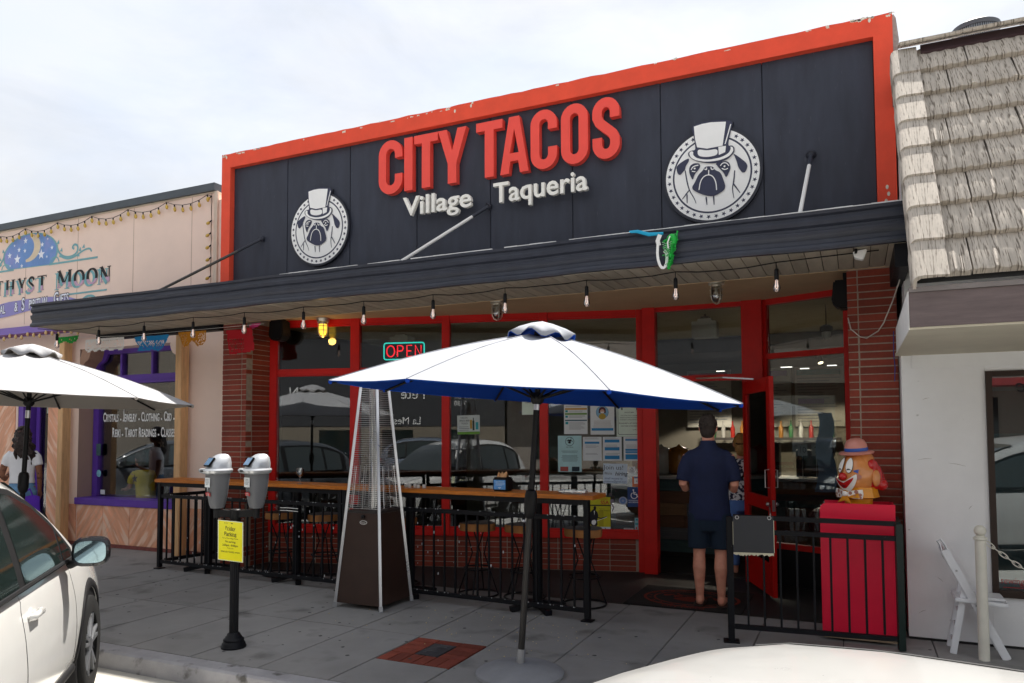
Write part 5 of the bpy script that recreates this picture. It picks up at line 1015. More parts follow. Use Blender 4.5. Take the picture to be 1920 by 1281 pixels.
# ---------------------------------------------------------------- lights and hangings under the canopy
sl2 = thing('string_lights', 'black string of clear bulbs hanging under the charcoal canopy', 'string lights', (-4.6, 6.2, 3.0))
bx = [-9.386, -8.583, -7.773, -6.959, -6.173, -5.336, -4.553, -3.728, -2.947, -2.142, -1.349, -.541]; wire = [V((-9.7, 6.2, 3.03))]
sock = blackp
for i, x in enumerate(bx):
    p = V((x, 6.25, 3.0)); 
    if i: m = (wire[-1]+p)/2; m.z -= .012+.006*(i % 3); wire += [wire[-1].lerp(m, .5)-Z_*.008, m, m.lerp(p, .5)-Z_*.008]
    wire.append(p)
    z0 = 2.93 if i > 2 else 2.935
    B().tube([p, V((x, 6.25, z0-.0))], .004, 5).lathe([(.008, .06), (.016, .05), (.018, .0), (.017, -.03), (.0, -.03)], (x, 6.25, z0-.04), 12).build('socket', sock, sl2, smooth=40)
    B().tube([(x-.008, 6.25, z0-.075), (x-.009, 6.25, z0-.13), (x, 6.25, z0-.145), (x+.009, 6.25, z0-.13), (x+.008, 6.25, z0-.075)], .0028, 5).build('filament', filam, sl2)
    bl = B().lathe([(.012, 0), (.014, -.012), (.026, -.045), (.030, -.065), (.026, -.085), (.014, -.098), (0, -.101)], (x, 6.25, z0-.07), 14).build('bulb', bulbglass, sl2, smooth=60)
B().tube(wire+[V((.2, 6.25, 3.02))], .005, 5).build('wire', blackp, sl2, smooth=60)
def cage(p, lit, lab):
    t = thing('cage_light', lab, 'light fixture', p, 'caged lamps on the soffit'); p = V(p)
    brass = M('aged_pewter', (.52, .48, .40), .35, metal=.8, var=.2)
    B().lathe([(.085, 0), (.085, -.015), (.075, -.03), (.075, -.05), (.05, -.055), (.048, -.075), (.0, -.075)], p, 22).build('housing', brass, t, smooth=35)
    jm = M('amber_lit_jar', (1, .60, .06), .3, var=.2, scale=12, emit=.3) if lit else glassmat('jar_glass', (.75, .74, .68), 2.2, 1.5, .12) if 'jar_glass' not in MATS else MATS['jar_glass']
    B().lathe([(.048, -.07), (.050, -.14), (.046, -.18), (.03, -.21), (0, -.22)], p, 18).build('glass_jar', jm, t, smooth=60)
    if not lit: B().lathe([(.012, -.075), (.014, -.1), (.024, -.135), (.02, -.165), (0, -.175)], p, 12).build('lamp', M('frost_bulb', (.6, .58, .5), .4), t, smooth=60)
    for k in range(4):
        a = pi/4+k*pi/2; B().tube([p+V((r*cos(a), r*sin(a), z)) for r, z in ((.058, -.05), (.060, -.14), (.056, -.19), (.036, -.225), (.004, -.238))], .0045, 6).build('cage_rod', brass, t, smooth=40)
    for z, r in ((-.10, .060), (-.155, .060)): B().tube([p+V((r*cos(2*pi*k/20), r*sin(2*pi*k/20), z)) for k in range(20)], .004, 5, closed=True).build('cage_ring', brass, t, smooth=40)
cage((-6.09, 7.50, 3.10), True, 'leftmost caged lamp on the soffit glowing amber'); cage((-3.50, 7.22, 3.10), False, 'unlit caged lamp on the soffit behind the umbrella top'); cage((-1.17, 7.22, 3.10), False, 'unlit caged lamp on the soffit above the doorway')
la = bpy.data.lights.new('amber_lamp', 'POINT'); la.energy = .4; la.color = (1, .55, .12); la.shadow_soft_size = .05; lo = bpy.data.objects.new('amber_lamp', la); COL.objects.link(lo); lo.location = (-6.09, 7.50, 2.84)
def speaker(p, lab):
    t = thing('speaker', lab, 'speaker', p, 'black outdoor speakers'); p = V(p); B().prism([(-.10, .13), (.10, .13), (.12, -.06), (.06, -.13), (-.06, -.13), (-.12, -.06)], p+V((0, -.08, 0)), X_, Z_, .17).build('cabinet', blackp, t, bevel=.015); B().box(p.x-.02, p.x+.02, p.y-.02, p.y+.1, p.z+.13, p.z+.2).build('bracket', blackm, t)
speaker((-6.62, 7.30, 2.95), 'black speaker in the corner by the left brick pillar'); speaker((-.045, 7.35, 2.88), 'black speaker tucked beside the right brick pillar')
# cut paper banners
def banner(lab, col, outline, y, seed, slant=0, cell=.016, hole=.42, keep=None):
    rnd = random.Random(seed); xs = [p[0] for p in outline]; zs = [p[1] for p in outline]; x0, x1, z0, z1 = min(xs), max(xs), min(zs), max(zs)
    def inside(x, z):
        c = False; n = len(outline); j = n-1
        for i in range(n):
            xi, zi = outline[i]; xj, zj = outline[j]
            if (zi > z) != (zj > z) and x < (xj-xi)*(z-zi)/(zj-zi)+xi: c = not c
            j = i
        return c
    nx, nz_ = int((x1-x0)/cell), int((z1-z0)/cell); b = B(); idx = {}
    def vid(i, k):
        if (i, k) not in idx: idx[i, k] = len(b.v); x = x0+i*cell; z = z0+k*cell; b.v.append(V((x+rnd.uniform(-.002, .002), y+.012*sin(9*x)+.02*(z1-z)*sin(5*x+seed), z+rnd.uniform(-.002, .002))))
        return idx[i, k]
    for i in range(nx):
        for k in range(nz_):
            x, z = x0+(i+.5)*cell, z0+(k+.5)*cell
            if not inside(x, z): continue
            edge = not inside(x, z-cell*1.6) or not inside(x-cell*1.5, z) or not inside(x+cell*1.5, z) or z > z1-.03
            if not edge and (keep is None or not keep(x, z)) and ((i+k) % 2 == 0 and rnd.random() < hole*2 or rnd.random() < .06): continue
            b.f.append((vid(i, k), vid(i+1, k), vid(i+1, k+1), vid(i, k+1)))
    o = b.build('paper_banner', M('paper_'+lab.split()[0], col, .85, var=.08), at=((x0+x1)/2, y, z1)); tag(o, lab, 'paper banner', 'cut paper banners hung under the canopy'); md = o.modifiers.new('s', 'SOLIDIFY'); md.thickness = .0012
BY = 6.80
def scal(x0, x1, z0, z1, n=5, d=.03):
    return [(x0, z1), (x1, z1)]+[(x1+(x0-x1)*i/(n*4), z0+d*(1-abs(sin(pi*i/4))) if True else z0) for i in range(n*4+1)]
banner('green tattered paper banner near the left canopy end', (.01, .25, .03), [(-9.80, 2.96), (-9.30, 2.96), (-9.35, 2.88), (-9.50, 2.86), (-9.62, 2.90), (-9.72, 2.86)], 6.5, 1, hole=.1)
banner('white cut paper banner left of the purple window', (.78, .76, .74), scal(-9.62, -8.85, 2.77, 2.95), BY, 2, hole=.45)
banner('blue cut paper banner over the purple window', (.012, .22, .52), [(-8.62, 2.93), (-7.98, 2.93), (-8.05, 2.83), (-8.12, 2.76), (-8.2, 2.72), (-8.30, 2.75), (-8.42, 2.73), (-8.55, 2.74), (-8.52, 2.80), (-8.6, 2.86)], BY, 3, hole=.3, keep=lambda x, z: z > 2.86)
banner('orange cut paper banner left of the brick pillar', (.48, .19, .012), [(-7.83, 2.95), (-7.34, 2.95), (-7.34, 2.83), (-7.40, 2.76), (-7.50, 2.75), (-7.55, 2.80), (-7.60, 2.83), (-7.66, 2.76), (-7.72, 2.745), (-7.77, 2.83)], BY, 4, cell=.013, hole=.35, keep=lambda x, z: abs(x+7.58) < .09 and z > 2.82)
banner('red cut paper banner in front of the left brick pillar', (.40, .008, .016), [(-7.10, 2.93), (-6.70, 2.95), (-6.64, 2.66), (-7.05, 2.63)], 6.9, 5, hole=.38, keep=lambda x, z: x > -6.83 or z > 2.82)
banner('magenta crumpled paper banner beside the red one', (.48, .03, .16), [(-6.78, 2.99), (-6.55, 3.0), (-6.62, 2.96), (-6.76, 2.92)], 6.93, 6, hole=.05)
B().tube([(-9.8, BY-.05, 2.985), (-8.8, BY, 2.955), (-7.6, BY, 2.955), (-6.5, 6.9, 2.98)], .002, 4).build('banner_cord', whitem, sl2)
# tangled green decoration on the fascia
td = thing('tangled_decoration', 'tangled green netting with blue and white ribbons on the canopy edge', 'decoration', (-1.36, 6.05, 3.25))
random.seed(11); gm = M('green_film', (.012, .40, .05), .3, var=.3, scale=20)
b = B()
for k in range(90):
    z = random.uniform(3.01, 3.27); r_ = .012+.20*(z-3.0); c0 = V((-1.345+.04*(z-3.1)+random.uniform(-r_, r_), 6.05-random.uniform(0, .05), z)); pts = [c0+V((random.gauss(0, .010), random.gauss(0, .006), random.gauss(0, .016))) for _ in range(5)]; b.tube(pts, random.uniform(.0025, .006), 5)
for k in range(10): f = k/9; b.ball((-1.335-.02*f+random.uniform(-.008, .008), 6.035, 3.225-.23*f), .044*(1-.65*f), 10, 7, (1, .6, 1.1))
b.build('green_netting', gm, td, smooth=60)
b = B()
for k in range(12): z = 3.2-.018*k; b.tube([(-1.40+.004*k, 5.995, z), (-1.36, 5.98, z-.02), (-1.32-.004*k, 5.995, z)], .0022, 4)
b.build('pale_mesh', M('pale_green_mesh', (.35, .65, .40), .5), td)
B().tube([(-1.70, 6.09, 3.345), (-1.62, 6.05, 3.33), (-1.52, 6.035, 3.29), (-1.40, 6.04, 3.285)], [(.004, .010), (.006, .014), (.008, .016), (.006, .012)], 8).build('blue_ribbon', M('cyan_ribbon', (.01, .36, .60), .35), td, smooth=60)
b = B(); stroke(b, smoothline([(-1.43, 3.24), (-1.445, 3.10), (-1.42, 3.00), (-1.385, 2.985), (-1.365, 3.03), (-1.36, 3.10), (-1.385, 3.13)], 2), .022, (0, 6.0, 0), X_, Z_, .002); stroke(b, [(-1.42, 3.27), (-1.44, 3.22), (-1.43, 3.18)], .035, (0, 6.01, 0), X_, Z_, .002); stroke(b, [(-1.33, 3.24), (-1.35, 3.19), (-1.345, 3.14)], .01, (0, 5.975, 0), X_, Z_, .002); b.build('white_ribbon', whitem, td)
wc = thing('loose_cable', 'white cable looping across the right brick pillar', 'cable', (.2, 6.98, 2.8)); B().tube([V(p) for p in ((.37, 6.5, 3.03), (.355, 6.7, 2.85), (.31, 6.93, 2.72), (.26, 6.975, 2.60), (.245, 6.98, 2.56), (.20, 6.98, 2.49), (.11, 6.98, 2.435), (.06, 6.98, 2.45), (-.01, 6.98, 2.52), (-.03, 6.99, 2.62))], .0055, 6).build('cable_run', M('dirty_white_cable', (.55, .5, .45), .5), wc, smooth=60)
o = B().tube([(.315, 6.97, 2.48), (.31, 6.965, 2.30), (.318, 6.965, 2.18), (.312, 6.96, 2.06)], [(.010, .003)]*4, 6).build('blue_ribbon', M('blue_tape', (.01, .08, .42), .5), smooth=60, at=(.315, 6.97, 2.48)); tag(o, 'blue ribbon hanging in the gap beside the brick pillar', 'ribbon')
fl = thing('wedge_floodlight', 'small white lamp fixed under the right end of the canopy', 'light fixture', (.10, 6.2, 3.02)); B().prism([(-.05, .02), (.05, .03), (.02, -.05), (-.04, -.03)], (.07, 6.2, 3.0), X_, Z_, .08).build('lamp_body', whitem, fl, bevel=.006); B().box(.03, .05, 6.2, 6.24, 3.0, 3.05).build('bracket', blackm, fl)
# ---------------------------------------------------------------- string of yellow bulbs on the stucco wall
yb = thing('string_lights', 'string of yellow bulbs swagged along the top of the pink wall', 'string lights', (-9, 7.4, 4.9)); amber = M('yellow_bulb', (.60, .40, .07), .2, var=.15, coat=.6)
pts = []; per = 5
for k in range(48):
    x = -12.75+.158*k; f = (k % per)/per; z = 4.93-.095*4*f*(1-f)*.9; pts.append(V((x, 7.40, z)))
pts = [p for p in pts if p.x < -7.93]
for k in range(0, 14): pts.append(V((-7.93+.006*sin(k*2), 7.40, 4.90-.085*k)))
B().tube(pts, .0045, 5).build('wire', blackp, yb)
def ybulb(p, par, d=Z_*-1):
    B().tube([p, p+d*.035], .010, 7).build('socket', blackp, par); B().lathe([(.009, 0), (.021, .025), (.022, .045), (.014, .065), (0, .072)], p+d*.033, 10, ax=d).build('bulb', amber, par, smooth=60)
nb_ = len(pts)-14
for k, p in enumerate(pts):
    if k < nb_: ybulb(p, yb, V((.12, 0, -1)).normalized())
    elif (k-nb_) in (0, 4, 6, 8, 10, 11, 13): ybulb(p, yb, V((-.8, 0, -.35)).normalized())
yb2 = thing('string_lights', 'string of yellow bulbs along the purple ledge under the moon sign', 'string lights', (-11, 7.2, 3.2)); p2 = [V((-12.8+.145*k, 7.19, 3.215-.02*(k % 3))) for k in range(24)]
B().tube(p2, .0035, 5).build('wire', M('violet_wire', (.12, .08, .3), .5), yb2)
for p in p2: B().lathe([(.009, 0), (.020, -.025), (.021, -.045), (.013, -.065), (0, -.07)], p, 10).build('bulb', M('cream_bulb', (.62, .42, .18), .25, coat=.5), yb2, smooth=60)
# ---------------------------------------------------------------- neon sign and window posters
GP = -.0165    # just in front of the glass
ns = thing('neon_sign', 'red OPEN neon sign in a turquoise tube frame behind the window', 'neon sign', wp(-5.15, 2.68, -.06))
def wprism(b, poly, x, z, off, d=.001): return b.prism(poly, wp(x, z, off), WU, Z_, d)
b = B(); hw, hh, r = .265, .105, .03; rr = []
for cx, cz, a0 in ((hw-r, hh-r, 0), (-hw+r, hh-r, 90), (-hw+r, -hh+r, 180), (hw-r, -hh+r, 270)): rr += [(cx+r*cos(radians(a0+22.5*i)), cz+r*sin(radians(a0+22.5*i))) for i in range(5)]
B().tube([wp(-5.147, 2.681, -.06)+WU*x+Z_*z for x, z in rr], .008, 8, closed=True).build('frame_tube', M('turquoise_neon', (.03, .75, .60), .4, emit=.22), ns, smooth=60)
neon = M('red_neon', (1, .015, .03), .4, emit=.28); c0 = lambda x, z: wp(-5.147, 2.681, -.055)+WU*x+Z_*z
def ntube(nm, pl): B().tube([c0(*p) for p in pl], .008, 8).build(nm, neon, ns, smooth=60)
for dx in (0,):
    B().tube([c0(-.175+.052*cos(2*pi*k/20), .07*sin(2*pi*k/20)) for k in range(20)], .008, 8, closed=True).build('letter', neon, ns, smooth=60)
    ntube('letter', [(-.085, -.07), (-.085, .07), (-.04, .07), (-.015, .055), (-.01, .03), (-.025, .005), (-.05, 0), (-.085, 0)]); ntube('letter', [(.105, .07), (.04, .07), (.04, -.07), (.105, -.07)]); ntube('letter', [(.04, 0), (.095, 0)]); ntube('letter', [(.15, -.07), (.15, .07), (.225, -.07), (.225, .07)])
B().obox(c0(0, 0)-WN*.02, WU, WN, Z_, .5, .01, .19).build('backing', M('smoked_backing', (.015, .012, .014), .3), ns)
def poster(lab, x, z, w, h, mat, name='poster', tilt=0, cat='poster', grp=None, off=GP):
    c = wp(x, z, off); u = (WU*cos(tilt)+Z_*sin(tilt)); v = (Z_*cos(tilt)-WU*sin(tilt)); t = thing(name, lab, cat, c, grp)
    B().prism([(-w/2, -h/2), (w/2, -h/2), (w/2, h/2), (-w/2, h/2)], c, u, v, .0015).build('sheet', mat, t)
    lv = [0]
    def add(nm, mt, polys=(), texts=(), lines=()):
        b = B(); lv[0] += 1; o = c+WN*(.0004*lv[0])
        for p in polys: b.prism(p, o, u, v, .0003, back=False)
        for s, px, py, sz, bo, wd in texts: text(b, s, o+u*px+v*py, u, v, sz, bo, .8, width=wd)
        for x0, x1, y, th in lines: b.prism([(x0, y-th/2), (x1, y-th/2), (x1, y+th/2), (x0, y+th/2)], o, u, v, .0003, back=False)
        b.build(nm, mt, t); return o
    return add, u, v, c
G_ = 'posters on the restaurant window'
rect = lambda x0, x1, y0, y1: [(x0, y0), (x1, y0), (x1, y1), (x0, y1)]
def para(x0, x1, y0, n, dy, th=.0035, rag=.3): return [(x0, x1-random.uniform(0, rag)*(x1-x0), y0-dy*k, th) for k in range(n)]
def cpara(w, y0, n, dy, th=.0032): return [(-w/2*f, w/2*f, y0-dy*k, th) for k in range(n) for f in (random.uniform(.75, 1),)]
greyp = M('grey_white_paper', (.68, .71, .72), .75, var=.04); mint = M('mint_paper', (.60, .70, .61), .75); cyanp = M('pale_cyan_paper', (.44, .66, .68), .75)
A, *_ = poster('grey poster with orange and green bands, top left of the window notices', -3.05, 1.80, .283, .355, greyp, grp=G_)
A('bands', M('orange_print', (.55, .28, .03), .7), [rect(-.13, .135, .115, .135)]); A('bands', M('green_print', (.14, .30, .05), .7), [rect(-.13, .135, .055, .075)]); A('bands', M('dark_teal_print', (.03, .10, .14), .7), [rect(-.13, .135, -.02, -.006)]); A('icons', M('teal_print', (.03, .30, .34), .7), [rect(-.125, -.095, .085, .11), rect(-.125, -.095, .02, .045), rect(-.125, -.09, -.06, -.03)]); A('print', greyink, lines=para(-.08, .12, .10, 2, .012)+para(-.08, .12, .045, 3, .012)+para(-.08, .12, -.035, 8, .012)+para(-.12, .12, .16, 2, .01))
A, *_ = poster('white poster with a cartoon masked face in a blue circle', -2.742, 1.787, .285, .345, greyp, grp=G_)
circ = lambda x, y, r, n=24, sx=1: [(x+r*sx*cos(2*pi*i/n), y+r*sin(2*pi*i/n)) for i in range(n)]
A('circle_ring', M('dark_teal_print', (.03, .10, .14)), [circ(0, .095, .076)]); A('circle', M('sky_print', (.22, .42, .60), .7), [circ(0, .095, .073)]); A('hair', M('hair_print', (.10, .03, .04), .7), [circ(0, .118, .042), rect(-.042, .042, .085, .118)]); A('shirt', M('mustard_print', (.42, .30, .05), .7), [circ(0, .045, .035, sx=1.2)]); A('face', M('face_print', (.60, .36, .28), .7), [circ(0, .105, .026)]); A('mask', paperw, [rect(-.02, .02, .085, .102)])
A('print', M('brown_print', (.30, .22, .18), .7), lines=cpara(.24, -.01, 3, .015)+cpara(.26, -.055, 3, .014)); A('blue_band', blueink, [rect(-.13, .13, -.125, -.095)])
A, *_ = poster('mint green sign asking customers to keep distance and wear a mask', -2.432, 1.762, .305, .345, mint, grp=G_)
b0 = [(x, y) for x, y in ((-.135, .17), (-.135, -.13), (-.128, -.142), (-.115, -.148), (.115, -.148), (.128, -.142), (.135, -.13), (.135, .17))]
LfR = strokepoly(b0, .005); A('border', inkm, [[LfR[0][i], LfR[0][i+1], LfR[1][i+1], LfR[1][i]] for i in range(len(b0)-1)]+[rect(-.095, -.08, .145, .172), rect(.08, .095, .145, .172)])
A('print', inkm, texts=[('DEAR CUSTOMERS,', 0, .115, .017, .004, .115), ('DUE TO THE COVID-19 PANDEMIC,', 0, .078, .016, .004, .20), ('WE ARE FOLLOWING CDC GUIDELINES', 0, .053, .016, .004, .225), ('IN REGARDS TO SOCIAL DISTANCING.', 0, .028, .016, .004, .225), ('PLEASE KEEP A 6FT DISTANCE', 0, -.015, .021, .008, .245), ('AND WEAR A FACE MASK.', 0, -.047, .021, .008, .205), ('THANK YOU.', .075, -.092, .015, .004, .075)])
A, *_ = poster('pale cyan poster with dog logo and red and black boxes', -3.123, 1.385, .285, .435, cyanp, grp=G_)
k_ = .05
A('logo', inkm, [circ(0, .148, .054)]); A('logo_disc', cyanp, [circ(0, .148, .049)]); A('logo', inkm, [[(x*k_, .146+y*k_) for x, y in EP[q]] for q in ('earl', 'earr', 'muzzle', 'eyel', 'eyer')]+[[(x*k_, .142+y*k_) for x, y in EP['hat_border']]]); A('logo_hat', cyanp, [[(x*k_, .142+y*k_) for x, y in EP['crown']]])
A('print', inkm, texts=[('CITY TACOS', 0, .078, .02, .006, .085)], lines=cpara(.21, .033, 2, .014)+cpara(.21, -.02, 6, .0135)); A('red_box', M('brick_print', (.36, .08, .07), .7), [rect(-.115, -.02, -.21, -.155)]); A('black_box', M('ink_navy', (.02, .035, .05), .7), [rect(.025, .115, -.21, -.155)])
for lab, x, bars in (('grey notice with one blue band, second in the lower row', -2.861, [(.06, .085)]), ('grey notice with three blue bands, third in the lower row', -2.631, [(.075, .11), (-.02, .02), (-.125, -.08)]), ('grey notice with stacked blue blocks, last in the lower row', -2.395, [(.095, .115), (-.025, .0), (-.05, -.03), (-.125, -.065)])):
    A, *_ = poster(lab, x, 1.445, .222, .285, greyp, grp=G_); A('bands', blueink, [rect(-.09, .085, a, c_) for a, c_ in bars]); A('print', greyink, lines=para(-.09, .095, .13, 2, .012)+para(-.08, .09, .045, 3, .014)+para(-.08, .09, -.055, 2, .012))
A, *_ = poster('handwritten Join us we are hiring sign on pale blue paper', -2.6, 1.15, .285, .235, M('pale_blue_paper', (.60, .70, .80), .7), tilt=-.02, grp=G_)
A('handwriting', inkm, texts=[('Join us!', -.02, .07, .075, -.004, .235)]); A('handwriting', inkm, texts=[("We're", -.085, .0, .05, -.002, .09)])
b = B(); text(b, 'hiring', wp(-2.535, 1.147, GP+.0014), WU, Z_, .066, .008, 1, shear=.3, width=.155); b.build('handwriting', inkm, bpy.data.objects[[o.name for o in bpy.data.objects if o.name.startswith('poster') and o.parent is None][-1]])
A('handwriting', M('blue_pen', (.03, .08, .25), .7), texts=[('email resume to', -.02, -.058, .036, 0, .21), ('citytacos@gmail.com', 0, -.095, .033, 0, .26)])
A, *_ = poster('white sticker with triangle mark below the notices', -2.411, 1.192, .078, .08, paperw, 'window_sticker', cat='sticker'); tri = strokepoly([(-.018, .0), (.0, .03), (.018, .0)], .004, True); A('print', inkm, [[tri[0][i], tri[0][(i+1) % 3], tri[1][(i+1) % 3], tri[1][i]] for i in range(3)], [('LA MESA', 0, -.014, .016, .006, .06)], [(-.02, .02, -.028, .002)])
A, *_ = poster('small green and orange sticker at the right edge of the window', -2.318, 1.235, .068, .05, M('orange_sticker', (.36, .14, .05), .6), 'window_sticker', cat='sticker'); A('print', M('green_sticker', (.05, .28, .10), .6), [circ(0, 0, .024, sx=1.1)])
A, *_ = poster('orange sticker with pale square above the blue accessible sign', -2.36, 1.055, .10, .118, M('orange_sign', (.62, .14, .03), .6), 'window_sticker', cat='sticker'); A('panel', paperw, [rect(-.03, .03, -.025, .04)]); A('print', greyink, [rect(-.004, .008, .0, .012)], lines=[(-.03, .03, -.04, .006)]); A('band', blueink, [rect(-.03, .035, .043, .055)])
A, *_ = poster('blue wheelchair ACCESSIBLE sign on the window', -2.386, .874, .162, .232, M('accessible_blue', (.022, .06, .20), .5), 'accessible_sign', cat='sign')
def sp(pl, w, cl=False):
    Lf, Rt = strokepoly(pl, w, cl); n = len(pl); return [[Lf[i], Lf[(i+1) % n], Rt[(i+1) % n], Rt[i]] for i in range(n if cl else n-1)]
A('pictogram', white2, [circ(-.012, .083, .0095)]+sp([(-.010, .070), (-.004, .035), (.022, .033), (.036, .004), (.046, .008)], .010)+sp([(-.008, .054), (.018, .054)], .007)+sp(arc(-.004, .018, .036, .036, 120, 395, 16), .008), [('ACCESSIBLE', 0, -.062, .022, .008, .138)], [(-.07, .07, -.038, .004)])
A, *_ = poster('round blue and white sticker left of the accessible sign', -2.517, .83, .001, .001, paperw, 'window_sticker', cat='sticker'); A('ring', M('lilac_sticker', (.34, .38, .52), .6, var=.2, scale=60), [circ(0, 0, .048)]); A('disc', M('blue_sticker', (.12, .22, .45), .6), [circ(0, 0, .034)]); A('centre', M('lilac_sticker', (.34, .38, .52)), [star(0, 0, .022)])
A, *_ = poster('yellow concert poster with a guitarist silhouette', -2.778, .652, .245, .435, M('yellow_poster', (.56, .52, .02), .6), grp=G_)
A('band', M('ochre_poster', (.42, .36, .015), .6), [rect(-.02, .04, -.13, .06)]); A('date_strip', M('pale_blue_strip', (.55, .68, .76), .7), [rect(-.1225, .1225, -.2175, -.135)]); A('black_strip', inkm, [rect(-.1225, .1225, .112, .126)])
A('guitarist', inkm, [smoothpoly([(-.12, -.13), (-.12, .03), (-.1, .06), (-.075, .075), (-.08, .1), (-.06, .112), (-.045, .1), (-.048, .075), (-.055, .06), (-.03, .04), (-.02, -.01), (-.035, -.05), (-.03, -.13)], 1)]+sp([(-.04, -.02), (.01, -.035), (.08, -.015)], .012), [('The Moon', .02, .078, .016, 0, .06), ('Civic Theatre', .055, .058, .018, 0, .12), ('3', .06, -.165, .05, .02, None)], [(.0, .1, -.203, .007)]); A('highlights', white2, [smoothpoly([(-.1, -.06), (-.06, -.05), (-.045, -.08), (-.07, -.12), (-.105, -.1)], 1), [(-.075, .05), (-.062, .055), (-.068, .0)]]+sp([(-.04, -.065), (.08, -.018)], .005)); A('title', M('poster_red', (.50, .05, .02), .6), texts=[('SSA', .055, .152, .062, .02, .10)], lines=[(-.05, .09, .195, .006)])
A, *_ = poster('white card with black symbols at the bottom of the window', -2.456, .474, .112, .066, paperw, 'window_sticker', cat='sticker'); A('print', inkm, [rect(-.045+.028*k, -.025+.028*k, -.01, .015) for k in range(4)]+[rect(-.035+.02*k, -.025+.02*k, -.025, -.014) for k in range(4)], lines=[(-.05, .05, .027, .004)])
A, *_ = poster('narrow strip of payment stickers at the bottom of the window', -2.364, .528, .048, .205, M('strip_blue', (.30, .50, .55), .6), 'window_sticker', cat='sticker'); A('print', M('teal_print', (.03, .30, .34)), [rect(-.012, .012, .07, .09), rect(-.018, .018, .02, .04)]); A('mark', M('poster_red', (.5, .05, .02)), [circ(-.005, -.018, .011)]); A('mark', blueink, [rect(-.015, .015, -.06, -.035)])
A, *_ = poster('white and green beer flyer in the third window bay', -4.33, 1.742, .285, .235, M('flyer_white', (.48, .53, .52), .7), tilt=.02, grp=G_); A('print', inkm, texts=[('TACOS', -.055, .085, .028, .004, .09), ('WINE & BEER', -.05, .05, .03, .006, .13), ('TOGO!', -.05, .015, .03, .006, .08)], lines=cpara(.001, 0, 0, .01)+[(-.12, .0, -.025, .005), (-.12, .01, -.045, .005), (-.12, .0, -.065, .005)]); A('bottles', M('dark_bottle', (.03, .05, .04), .5), [rect(.05, .075, -.07, .05), rect(.057, .068, .05, .085)]); A('glass', M('amber_print', (.40, .24, .03), .6), [rect(.02, .045, -.05, .06)]); A('cup', M('teal_print', (.03, .30, .34)), [rect(.09, .125, -.06, .03)]); A('strip', M('green_print', (.14, .30, .05)), [rect(-.14, .14, -.117, -.085)])
A, *_ = poster('white no vaping notice half hidden by the umbrella', -3.61, 1.96, .15, .20, mint, grp=G_); A('print', inkm, texts=[('NO SMOKING', 0, .07, .016, .006, .12), ('VAPING', .0, .045, .02, .01, .08)])
A, *_ = poster('faint skeleton sticker under the hiring sign', -2.66, .90, .002, .002, greyink, 'window_sticker', cat='sticker'); A('arc', M('faint_pink', (.10, .08, .10), .7), sp(arc(0, .0, .075, .09, 20, 160, 10), .006)+[circ(0.0, -.0, .02)]); A('bones', M('faint_lilac', (.22, .18, .24), .7), [circ(.02, -.075, .024, 10)]+sp([(.01, -.1), (.04, -.15), (.02, -.2)], .012))
# small white card on the counter front
# ---------------------------------------------------------------- doormat
mt_ = thing('doormat', 'black doormat with faded red dog logo in the doorway', 'doormat', (-1.55, 7.5, 0))
B().box(-2.06, -.96, 6.99, 7.92, 0, .010).build('mat', M('black_mat', (.014, .013, .013), .95, var=.3, bump=.3, bscale=300), mt_, bevel=.004)
b = B(); fr_ = M('faded_red_print', (.16, .022, .012), .95, var=.3, scale=30); mo_ = (-1.50, 7.44, .0112)
MX, MY = X_, Y_
for r, w in ((.36, .03), (.285, .02)): stroke(b, [(r*1.25*cos(2*pi*k/40), r*sin(2*pi*k/40)) for k in range(40)], w, mo_, MX, MY, .0008, closed=True)
for q in ('earl', 'earr', 'muzzle', 'eyel', 'eyer', 'brim'): b.prism([(x*.32*1.25, y*.32) for x, y in smoothpoly(EP[q], 1)], mo_, MX, MY, .0006)
for k in range(20): a = 2*pi*k/20; b.prism([(x*1.25, y) for x, y in star(.322*cos(a), .322*sin(a), .022, 90)], mo_, MX, MY, .0006)
text(b, 'CITY TACOS', V(mo_)-Y_*.40, X_, Y_, .07, .02, 1); b.build('logo_print', fr_, mt_)
# ---------------------------------------------------------------- inside the restaurant
inr = thing('restaurant_interior', 'dim taqueria interior with plank fronted counter and menu boards', 'interior', (-3.5, 11, 0))
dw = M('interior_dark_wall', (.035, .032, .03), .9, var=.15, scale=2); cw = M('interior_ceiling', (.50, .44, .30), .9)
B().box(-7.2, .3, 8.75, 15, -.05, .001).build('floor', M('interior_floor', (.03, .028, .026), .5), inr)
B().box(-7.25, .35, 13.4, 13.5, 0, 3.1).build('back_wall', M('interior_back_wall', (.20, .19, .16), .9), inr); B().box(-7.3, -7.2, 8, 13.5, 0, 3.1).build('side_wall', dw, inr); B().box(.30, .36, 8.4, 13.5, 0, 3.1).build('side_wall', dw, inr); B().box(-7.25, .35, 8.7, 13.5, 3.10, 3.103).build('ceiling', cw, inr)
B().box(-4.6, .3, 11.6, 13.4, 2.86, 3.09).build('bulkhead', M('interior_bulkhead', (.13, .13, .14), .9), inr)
ctr = sub('order_counter', inr, (-1.5, 9.9, 0)); pal = [M('plank_brown', (.13, .06, .03), .6, var=.3, scale=4, stretch=(1, 8, 8)), M('plank_teal', (.05, .09, .09), .6, var=.3, scale=4, stretch=(1, 8, 8)), M('plank_tan', (.20, .11, .05), .6, var=.3, scale=4, stretch=(1, 8, 8)), M('plank_grey', (.10, .10, .10), .6, var=.3, scale=4, stretch=(1, 8, 8))]
random.seed(21)
for r in range(6):
    x = -4.4
    while x < .2: w = random.uniform(.6, 1.3); B().box(x+.003, min(.25, x+w)-.003, 9.88+random.uniform(0, .01), 9.95, .06+.16*r, .06+.16*r+.155).build('plank', random.choice(pal), ctr); x += w
